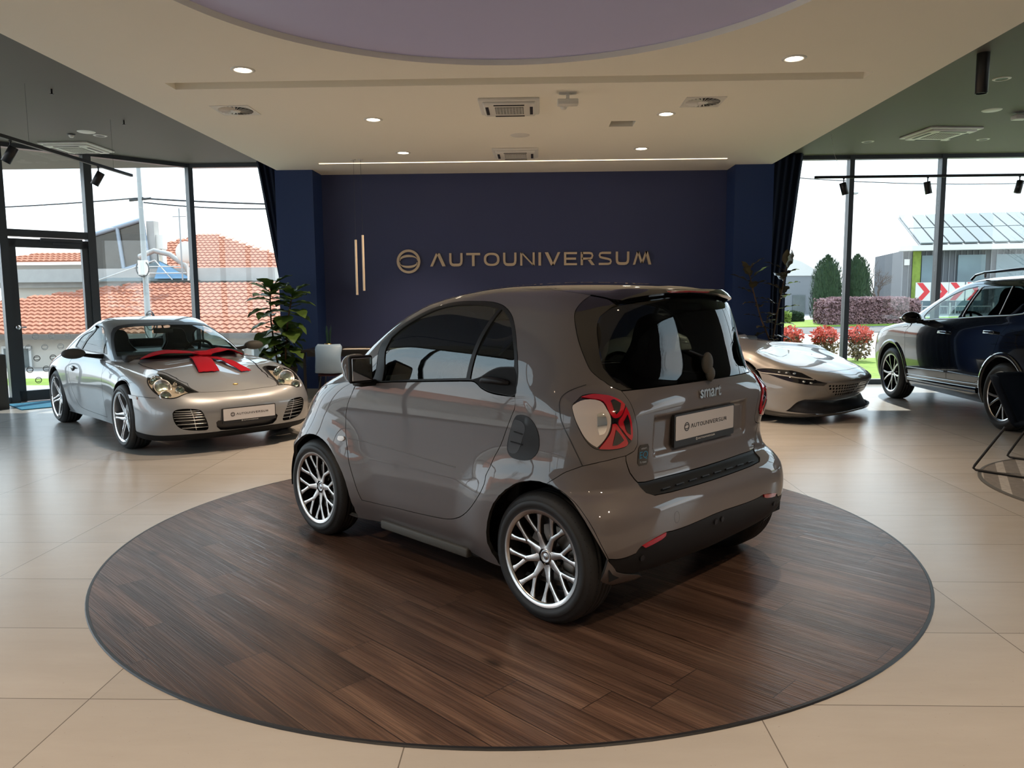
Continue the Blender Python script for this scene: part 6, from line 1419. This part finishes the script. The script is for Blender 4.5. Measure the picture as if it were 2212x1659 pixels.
# ------------------------------------------------------------ blue black SUV at the right edge
UT=[(0.22, 3.46, -0.85, 0.84, 4, 4, 0.75, 0.5), (0.3, 3.54, -0.92, 0.87, 4, 4, 0.75, 0.5), (0.45, 3.57, -0.97, 0.9, 4, 4, 0.75, 0.5), (0.62, 3.58, -0.98, 0.915, 4, 4, 0.75, 0.5), (0.8, 3.55, -0.97, 0.92, 3.8, 4, 0.75, 0.5), (0.92, 3.48, -0.96, 0.918, 3.6, 4, 0.75, 0.5), (0.99, 3.33, -0.95, 0.91, 3.4, 4, 0.75, 0.5), (1.05, 2.98, -0.94, 0.9, 3.2, 4, 0.75, 0.5), (1.1, 2.592, -0.93, 0.885, 3.2, 4, 0.75, 0.5), (1.17, 2.504, -0.92, 0.855, 3.4, 4, 0.72, 0.5), (1.3, 2.26, -0.88, 0.8, 3.4, 3.6, 0.7, 0.5), (1.45, 1.94, -0.8, 0.735, 3.2, 3.4, 0.66, 0.5), (1.55, 1.69, -0.72, 0.685, 3, 3.2, 0.6, 0.5), (1.615, 1.38, -0.6, 0.61, 2.8, 2.8, 0.5, 0.45), (1.65, 1.1, -0.3, 0.42, 2.5, 2.5, 0.4, 0.35), (1.668, 0.8, 0, 0.2, 2.2, 2.2, 0.2, 0.2), (1.67, 0.6, 0.2, 0.02, 2, 2, 0.02, 0.02)]
US=Slice(UT,2.4); uv=US.vz
us=empty('suv','glossy blue black tall family car with roof rails cut by the right picture edge','car',UL_LOC,UL_RZ)
ud=[(1.728,.817),(1.875,.73),(1.955,.542),(1.972,.278),(1.963,.159),(2.742,.215),(2.75,.30),(2.80,.395),(2.80,.613),(2.70,.797),(2.56,.852),(2.46,.905),(2.43,.962),(1.457,.905),(1.46,.86)]
ur=[(2.44,.962),(2.47,.905),(2.57,.852),(2.71,.797),(2.81,.613),(2.81,.395),(2.76,.30),(2.752,.215),(3.20,.235),(3.30,.30),(3.37,.42),(3.46,.56),(3.516,.743),(3.485,.907),(3.475,1.03),(3.187,1.011)]
fw=[(1.500,.932),(1.375,1.03),(1.325,1.12),(1.345,1.22),(1.41,1.29),(1.52,1.335),(1.70,1.357),(1.90,1.366),(2.10,1.22),(2.36,.972),(2.334,.967),(1.923,.950)]
rwn=[(2.04,1.371),(2.30,1.377),(2.696,1.377),(3.032,1.368),(3.105,1.195),(3.182,1.025),(2.794,1.006),(2.464,.985),(2.30,1.11)]
qwn=[(3.075,1.366),(3.35,1.352),(3.55,1.25),(3.66,1.10),(3.60,1.045),(3.473,1.040),(3.222,1.028),(3.15,1.195)]
dlo=[(1.40,.918),(1.33,1.00),(1.285,1.09),(1.295,1.22),(1.37,1.31),(1.50,1.36),(1.70,1.382),(2.1,1.392),(2.7,1.394),(3.08,1.387),(3.38,1.372),(3.60,1.26),(3.72,1.10),(3.64,1.035),(3.45,1.026),(3.187,1.014),(2.43,.966),(1.457,.911)]
Pf=arch_loop(US,2.68,.415,.415,.365,.225); Pr=arch_loop(US,0,.415,.415,.365,.225)
wsu=[(0,uv(1.13)),(.8,uv(1.12)),(1.05,uv(1.14)),(1.06,uv(1.25)),(1.03,uv(1.42)),(.95,uv(1.53)),(.7,uv(1.57)),(0,uv(1.59))]
panel('body_shell',US,[[(0,.01),(US.umax,.01),(US.umax,US.vmax),(0,US.vmax)],sl(dlo,2,50),sl(ud,2,45),sl(ur,2,45),wsu,Pf,Pr],['paint_blueblack','soft_black'],us,.04,thick=.015)
panel('windscreen',US,[wsu],'car_glass_clear',us,.08,off=-.003,inner=False)
for sd in 'LR':
    s=1 if sd=='L' else -1
    for k,(nm,lp) in enumerate((('front_door',ud),('rear_door',ur))):
        d=panel('door',US,[offset(sl(lp,2,45),-.004)],['paint_blueblack','soft_black'],us,.035,sd,thick=.015)
        u,v=((2.599,.783),(3.339,.827))[k]
        p=Vector(US.S(np.array(s*u),np.array(v))); m=MB(); m.rbox(p+Vector((0,s*.028,0)),(.21,.022,.030),.012,3); m.rbox(p+Vector((.08,s*.012,0)),(.03,.03,.02),.008,2); m.rbox(p+Vector((-.08,s*.012,0)),(.03,.03,.02),.008,2); h=m.obj('door_handle','paint_blueblack',d); m=MB(); m.rbox(p+Vector((0,s*.034,-.014)),(.20,.014,.006),.003,2); m.obj('handle_trim','chrome',h)
        strip('door_line',US,[(1.98,.27),(2.72,.30)] if k==0 else [(2.79,.31),(3.29,.31)],.012,'chrome' if False else 'paint_blueblack',d,sd,off=.001,h=.006)
    fr=panel('window_frame',US,[offset(sl(dlo,2,50),-.002),sl(fw,2,50),sl(rwn,2,50),sl(qwn,2,50)],['gloss_black','soft_black'],us,.035,sd,off=.001,thick=.015)
    panel('side_window',US,[sl(fw,2,50)],'car_glass_clear',us,.05,sd,off=-.003,inner=False)
    panel('rear_side_window',US,[sl(rwn,2,50)],'car_glass_dark',us,.05,sd,off=-.003,inner=False)
    panel('quarter_window',US,[sl(qwn,2,50)],'car_glass_dark',us,.05,sd,off=-.003,inner=False)
    strip('chrome_trim',US,[(1.44,.906),(1.92,.940),(2.394,.963),(2.8,.992),(3.187,1.012),(3.462,1.025),(3.66,1.045),(3.75,1.10)],.014,'alu',us,sd,off=.003,h=.004)
    strip('pillar_trim',US,[(2.42,.985),(2.20,1.20),(2.02,1.36)],.014,'alu',us,sd,off=.003,h=.002)
    strip('pillar_trim',US,[(3.195,1.03),(3.125,1.20),(3.055,1.36)],.012,'alu',us,sd,off=.003,h=.002)
    # gloss wheel arch mouldings
    for cx in (0,2.68):
        L=[inv_xz(US,cx+.44*math.cos(math.radians(a)),max(.23,.365+.44*math.sin(math.radians(a)))) for a in range(-16,197,8)]
        strip('wheel_arch_moulding',US,L,.055,'gloss_black',us,sd,off=.001,h=.016)
    L=[(1.99,.115),(2.4,.125),(2.8,.135),(3.24,.15)]; strip('sill_moulding',US,L,.07,'gloss_black',us,sd,off=.001,h=.018); strip('sill_trim',US,[(1.99,.175),(2.7,.20),(3.27,.225)],.012,'alu',us,sd,off=.004,h=.006)
    m=MB(); c=Vector((1.86,s*1.03,1.145)); m.sphere((0,0,0),1,22,12,(.095,.125,.085)); m.V=[tuple(Vector((v[0] if v[0]>0 else v[0]*.4,v[1],v[2] if v[2]>0 else v[2]*.8))+c) for v in m.V]; mi=m.obj('door_mirror','gloss_black',us)
    m=MB(); m.rbox(c+Vector((.04,0,.005)),(.13,.225,.022),.01,2); m.obj('mirror_indicator','lens_white',mi); m=MB(); m.tube([(1.87,s*.86,1.10),(1.87,s*.95,1.105)],.03,10); m.obj('mirror_arm','gloss_black',mi)
    m=MB(); P=[(1.30,s*.595,1.625),(1.20,s*.60,1.675),(1.0,s*.60,1.70),(.3,s*.60,1.715),(-.3,s*.595,1.705),(-.55,s*.59,1.665),(-.62,s*.59,1.62)]; m.tube(P,.016,10); m.tube([(1.0,s*.60,1.64),(1.0,s*.60,1.70)],.014,8); m.obj('roof_rail','gloss_black',us)
    panel('headlight',US,[[(1.02,uv(.80)),(1.30,uv(.84)),(1.34,uv(.90)),(1.05,uv(.93)),(.8,uv(.90))]],['lamp_glass','ink'],us,.03,sd,off=.003,thick=.004)
strip('bonnet_seam',US,[(1.30,uv(.925)),(1.5,uv(1.00)),(1.73,.817)],.004,'ink',us,off=.001)
strip('wing_badge_line',US,[(1.63,.80),(1.60,.815),(1.63,.825)],.01,'alu',us,'L',off=.002,h=.002)
panel('front_grille',US,[[(0,uv(.45)),(.7,uv(.45)),(.75,uv(.68)),(0,uv(.70))]],['ink','ink'],us,.06,off=.002,thick=.004)
for (x,s) in ((0,'L'),(0,'R'),(2.68,'L'),(2.68,'R')): wheel(us,(x,.805*(1 if s=='L' else -1),.36),s,.36,.262,.115,'vee',5,.03,rot=.25)
arch_well(us,0,.43,.365,.5,.88); arch_well(us,2.68,.43,.365,.5,.88)
m=MB(); m.box((1.34,0,.30),(1.72,1.6,.16)); m.box((1.3,0,.36),(4.2,.95,.2)); m.box((1.2,0,.55),(1.9,1.66,.3)); m.obj('underbody','soft_black',us)
m=MB(); m.rbox((2.0,0,1.0),(.5,1.5,.22),.06,3); m.obj('dashboard','seat_black',us); seat(us,1.05,.38,.62,.86,.52,.25,False); seat(us,1.05,-.38,.62,.86,.52,.25,False); seat(us,.15,.38,.62,.80,.55,.25,False); seat(us,.15,-.38,.62,.80,.55,.25,False); steering(us,(1.62,.38,1.06),.45)
# ------------------------------------------------------------ furniture and plants
def leafmesh(m,base,dirv,up,L,W,curl=.25,fold=.18,n=8,shape=None):
    d=Vector(dirv).normalized(); s=d.cross(Vector(up)).normalized(); u=s.cross(d).normalized(); V=[]
    for i in range(n+1):
        t=i/n; w=W*(shape(t) if shape else math.sin(math.pi*min(1,t*.97+.02))**.8)/2
        c=Vector(base)+d*(L*t)+u*(-curl*L*t*t)
        V+=[c-s*w+u*fold*w*1.4+u*.012*math.sin(t*17),c,c+s*w+u*fold*w*1.4+u*.012*math.sin(t*17+1)]
    b=len(m.V); m.V+=[tuple(v) for v in V]
    for i in range(n):
        k=b+i*3; m.F+=[(k,k+1,k+4,k+3),(k+1,k+2,k+5,k+4)]; m.S+=[True,True]; m.M+=[m.mi]*2
fl=lambda t: (.30+.70*math.sin(math.pi*min(1,max(0,(t-.1)/.95))**.8))*(math.sin(math.pi*min(1,t*1.02))**.35 if 0<t<.99 else .05)*(1-.28*math.exp(-((t-.38)/.12)**2))
root=empty('fiddle_leaf_fig','tall fiddle leaf fig with broad green leaves beside the left blue pillar','plant',(-3.52,10.55,0))
r=random.Random(5)
m=MB(); m.lathe([(.001,0),(.15,0),(.20,.30),(.215,.52),(.20,.52),(.19,.46),(.001,.46)],36); m.obj('pot','pot_dark',root)
stems=[[(-.03,0,.45),(-.09,0,.8),(-.12,0,1.15),(-.12,.0,1.45),(-.10,0,1.62)],[(.05,0,.45),(.08,-.02,.85),(.12,0,1.2),(.17,.0,1.42),(.20,0,1.55)],[(0,.05,.45),(-.02,.08,.7),(.10,.10,.95)]]
m=MB()
for s_ in stems: m.tube(s_,[.014,.013,.011,.010,.008][:len(s_)],8)
m.obj('stems','bark',root)
m=MB()
for si,s_ in enumerate(stems):
    P=[Vector(p) for p in s_]; n=(30,28,14)[si]
    for i in range(n):
        t=(.14+.86*i/(n-1))*(len(P)-1); k=min(int(t),len(P)-2); p=P[k].lerp(P[k+1],t-k); a=i*2.4+si; f=i/(n-1)
        el=-.25+.9*f**2+r.uniform(-.15,.2); d=Vector((math.cos(a),math.sin(a)*.8,math.tan(el))); leafmesh(m,p,d,(0,0,1) if el<1.0 else (math.cos(a),math.sin(a),.2),r.uniform(.26,.34),r.uniform(.24,.31),r.uniform(.10,.40),.2,9,fl)
m.obj('foliage','fig_leaf',root)
root=empty('rubber_plant','dark rubber plant with broad bronze leaves beside the right blue pillar','plant',(3.66,10.9,0)); r=random.Random(9)
m=MB(); m.lathe([(.001,0),(.16,0),(.20,.30),(.21,.48),(.195,.48),(.18,.43),(.001,.43)],36); m.obj('pot','pot_dark',root)
stems=[[(-.04,-.03,.4),(-.34,-.05,.75),(-.50,0,1.15),(-.62,0,1.55),(-.68,0,1.80)],[(-.02,0,.4),(-.33,0,.75),(-.27,0,1.2),(-.20,0,1.6),(-.16,0,1.86)]]
m=MB()
for s_ in stems: m.tube(s_,[.014,.013,.011,.010,.006],8)
m.obj('stems','bark',root)
m=MB()
for si,s_ in enumerate(stems):
    P=[Vector(p) for p in s_]; n=22
    for i in range(n):
        t=(.12+.88*i/(n-1))*(len(P)-1); k=min(int(t),len(P)-2); p=P[k].lerp(P[k+1],t-k); a=i*2.4+si*1.3; f=i/(n-1)
        el=.05+.85*f**2.5+r.uniform(-.2,.25); d=Vector((math.cos(a),math.sin(a)*.6,math.tan(min(1.35,el)))); leafmesh(m,p,d,(0,0,1) if el<1. else (math.cos(a),math.sin(a),.1),r.uniform(.22,.31),r.uniform(.10,.135),r.uniform(.05,.30),.15,8)
m.obj('foliage','rubber_leaf',root)
# desk
root=empty('desk','long dark desk with thin black legs standing before the blue wall','desk',(-3.2,10.55,0))
m=MB(); m.box((1.35,.35,.735),(2.75,.78,.03)); m.obj('desk_top','desk_black',root)
m=MB(); m.box((1.35,-.02,.69),(2.6,.02,.06)); m.obj('apron','desk_black',root)
for x,y in ((.01,-.01),(2.68,-.01),(.01,.71),(2.68,.71)): m=MB(); m.box((x,y,.36),(.032,.032,.72)); m.obj('leg','black_metal',root)
for x,y,a,w in ((-2.52,10.68,.1,'sheet of paper lying on the dark desk beside the gold pot'),(-2.22,10.66,-.15,'pale booklet lying on the dark desk farther from the pot'),(-1.9,10.7,.05,'pale open paper on the dark desk nearest the small car')):
    m=MB(); m.box((0,0,.004),(.30,.21,.006)); o=m.obj('paper','paper'); o.location=(x,y,.75); o.rotation_euler=(0,0,a); tag(o,w,'paper')
root=empty('potted_plant','small gold pot with tall spiky dark leaves standing on the dark desk','plant',(-2.875,10.62,.751)); m=MB(); m.lathe([(.001,0),(.045,0),(.052,.02),(.052,.085),(.046,.085),(.044,.075),(.001,.075)],28); m.obj('pot','gold',root)
m=MB(); r=random.Random(2)
for i in range(11): a=r.uniform(0,6.28); q=r.uniform(.0,.028); h=r.uniform(.18,.31); m.tube([(q*math.cos(a),q*math.sin(a),.07),(q*1.4*math.cos(a),q*1.4*math.sin(a),.07+h*.6),(q*2.*math.cos(a),q*2.*math.sin(a),.07+h)],[.006,.0055,.001],5)
m.obj('spiky_leaves','leaf_dark',root)
# blue shell chair
root=empty('shell_chair','pale blue plastic shell chair with dark red seat pad at the dark desk','chair',(-2.69,10.06,0))
V=[];F=[];nu,nv=16,20
for j in range(nv+1):
    t=j/nv
    if t<.55: q=t/.55; y=-.13-.05*math.sin(q*3.1)-.03*q; z=.86-.36*q; w=.355-.03*math.sin(q*math.pi)**2*1. ; bow=.05
    else: q=(t-.55)/.45; a=q*math.pi/2; y=-.16+.10*math.sin(a)+.34*q; z=.50-.06*math.sin(a*1.)+.0; w=.36+.05*q; bow=.03*(1-q)
    rc=min(1,t/.10); w*=(1-.18*(1-math.sqrt(max(0,1-(1-rc)**2))))
    for i in range(nu+1):
        s=i/nu*2-1; V.append((s*w/2,y+bow*s*s,z+(.02*s*s if t>.6 else 0)))
for j in range(nv):
    for i in range(nu): a=j*(nu+1)+i; F.append((a,a+1,a+nu+2,a+nu+1))
o=mesh_obj('shell','%s'%'x' if False else V,F,'blue_chair',root,True) if False else mesh_obj('shell',V,F,'blue_chair',root,True)
md=o.modifiers.new('s','SOLIDIFY'); md.thickness=.008
m=MB(); m.rbox((0,.10,.455),(.34,.34,.03),.015,2); m.obj('seat_pad','maroon_fabric',root)
for sx in(-1,1):
    for sy in(-1,1): m=MB(); m.tube([(sx*.13,.08+sy*.12,.43),(sx*.20,.08+sy*.21,0.005)],.009,8); m.obj('leg','black_metal',root)
# dark chair at right edge on its rug
root=empty('round_rug','round grey striped rug under the dark chair at the right edge','rug',(4.72,5.55,0)); m=MB(); m.lathe([(.001,.010),(1.30,.010),(1.315,.002)],96,None,False); m.obj('woven_surface','rug_stripes',root)
m=MB(); m.lathe([(1.295,.0115),(1.318,.009),(1.322,.0)],96,None,False); m.obj('rug_edge','planter_taupe',root)
CHA=math.radians(-49)
root=empty('sled_chair','navy upholstered shell chair on black sled frame, cut by the right edge','chair',(4.083,6.27,.010),CHA)
# local: +x to the chair's front, shell back towards -x
for s in(-1,1):
    m=MB(); P=smooth_loop([(-.06,s*.24,.42),(-.30,s*.27,.035),(-.28,s*.27,.012),(.30,s*.27,.012),(.33,s*.27,.03),(.12,s*.24,.42)][:],1,10,False) if False else [(-.14,s*.33,.38),(-.325,s*.38,.05),(-.335,s*.38,.025),(-.315,s*.38,.012),(.30,s*.38,.012),(.32,s*.38,.03),(.14,s*.33,.34)]
    m.tube(P,.010,8); m.obj('sled_leg','black_metal',root)
V=[];F=[];nu,nv=20,26
for j in range(nv+1):
    t=j/nv
    if t<.55: q=t/.55; x=-.34+.17*q; z=.775-.36*q; w=.64+.03*q; bow=.10
    else: q=(t-.55)/.45; a=q*math.pi/2; x=-.17+.10*math.sin(a)+.42*q; z=.415-.09*math.sin(a); w=.67-.05*q; bow=.08*(1-q)
    rc=min(1,t/.08); w*=(1-.10*(1-math.sqrt(max(0,1-(1-rc)**2))))
    for i in range(nu+1):
        s=i/nu*2-1; V.append((x+bow*s*s,s*w/2,z+(.03*s*s if t>.6 else 0)))
for j in range(nv):
    for i in range(nu): a=j*(nu+1)+i; F.append((a,a+1,a+nu+2,a+nu+1))
o=mesh_obj('upholstered_shell',V,F,'navy_fabric',root,True); md=o.modifiers.new('s','SOLIDIFY'); md.thickness=.045; md.offset=0
# planter box and mats by the door
m=MB(); m.rbox((0,0,.37),(.34,.34,.74),.01,2,rz=math.atan2(d_door[1],d_door[0])); o=m.obj('planter_box','planter_taupe'); o.location=(-7.36,10.12,0); tag(o,'tall taupe box standing at the left picture edge beside the door','box')
o=MB(); o.box((0,0,.006),(1.0,.78,.012),rz=math.atan2(d_door[1],d_door[0])); o=o.obj('doormat','doormat_blue'); o.location=(-6.80,10.62,0); tag(o,'turquoise doormat on the floor just inside the glass door','doormat')
# ------------------------------------------------------------ light
w=bpy.data.worlds.new('sky'); SC.world=w; w.use_nodes=True; t=w.node_tree; t.nodes.clear()
o=N(t,'ShaderNodeOutputWorld'); bg=N(t,'ShaderNodeBackground'); tc=N(t,'ShaderNodeTexCoord'); s=N(t,'ShaderNodeSeparateXYZ'); lk(t,tc.outputs['Generated'],s.inputs[0])
nz=N(t,'ShaderNodeTexNoise'); nz.inputs['Scale'].default_value=2.6; nz.inputs['Detail'].default_value=6; mp=N(t,'ShaderNodeMapping'); mp.inputs['Scale'].default_value=(1,1,2.6); lk(t,tc.outputs['Generated'],mp.inputs[0]); lk(t,mp.outputs[0],nz.inputs['Vector'])
cr=N(t,'ShaderNodeValToRGB'); e=cr.color_ramp.elements; e[0].position=.45; e[0].color=(0,0,0,1); e[1].position=.62; e[1].color=(1,1,1,1); lk(t,nz.outputs['Fac'],cr.inputs[0])
gr=N(t,'ShaderNodeValToRGB'); e=gr.color_ramp.elements; e[0].position=.0; e[0].color=(.88,.96,1.06,1); e[1].position=.9; e[1].color=(.34,.55,.85,1); x=gr.color_ramp.elements.new(.25); x.color=(.66,.86,1.0,1)
lk(t,s.outputs[2],gr.inputs[0])
mx=N(t,'ShaderNodeMix',data_type='RGBA'); lk(t,math_(t,'MULTIPLY',cr.outputs[0],.7),mx.inputs['Factor']); lk(t,gr.outputs[0],mx.inputs[6]); mx.inputs[7].default_value=(1,1,1,1)
lk(t,mx.outputs[2],bg.inputs[0]); bg.inputs[1].default_value=SKY; lk(t,bg.outputs[0],o.inputs[0])
def lamp(kind,name,loc,energy,color=(1,1,1),**kw):
    l=bpy.data.lights.new(name,kind); l.energy=energy; l.color=color
    for k,v in kw.items(): setattr(l,k,v)
    o=bpy.data.objects.new(name,l); COL.objects.link(o); o.location=loc; return o
sun=lamp('SUN','sun',(0,30,30),SUN,(1,.93,.82),angle=math.radians(.6))
sd=Vector((-.29,-.957,-1.06)); sun.rotation_euler=sd.to_track_quat('-Z','Y').to_euler()
for i,(x,y,pw) in enumerate([(-2.36,6.42,1),(-1.67,8.21,1),(-1.67,10.05,.8),(2.05,6.36,1),(1.35,8.15,1),(1.35,9.98,.8),(-2.5,2.2,.8),(2.3,2.2,.8),(-1.6,.6,.8),(1.5,.6,.8),(-2.6,-1.2,.6),(2.5,-1.2,.6)]):
    l=lamp('SPOT','downlight_beam',(x,y,ZW-.03),DL*pw,(1,.76,.54),spot_size=math.radians(105),spot_blend=.8,shadow_soft_size=.06)
for x,y in ((-.2,4.2),): pass
# camera
cam=bpy.data.cameras.new('camera'); co=bpy.data.objects.new('camera',cam); COL.objects.link(co); SC.camera=co
cam.sensor_fit='HORIZONTAL'; cam.sensor_width=36; cam.lens=36*1661/2212; cam.clip_end=400; cam.clip_start=.05
yaw=math.radians(1.72); pitch=math.atan((829.5-644.5)/1661); roll=math.radians(.43)
fw=Vector((-math.sin(yaw)*math.cos(pitch),math.cos(yaw)*math.cos(pitch),-math.sin(pitch))); rt=Vector((math.cos(yaw),math.sin(yaw),0)); up=rt.cross(fw)
r2=rt*math.cos(roll)-up*math.sin(roll); u2=rt*math.sin(roll)+up*math.cos(roll)
co.matrix_world=Matrix(((r2.x,u2.x,-fw.x,0),(r2.y,u2.y,-fw.y,0),(r2.z,u2.z,-fw.z,1.44),(0,0,0,1)))
SC.view_settings.view_transform='Standard'; SC.view_settings.look='None'; SC.view_settings.gamma=1; SC.view_settings.exposure=EXPO; SC.view_settings.use_curve_mapping=False
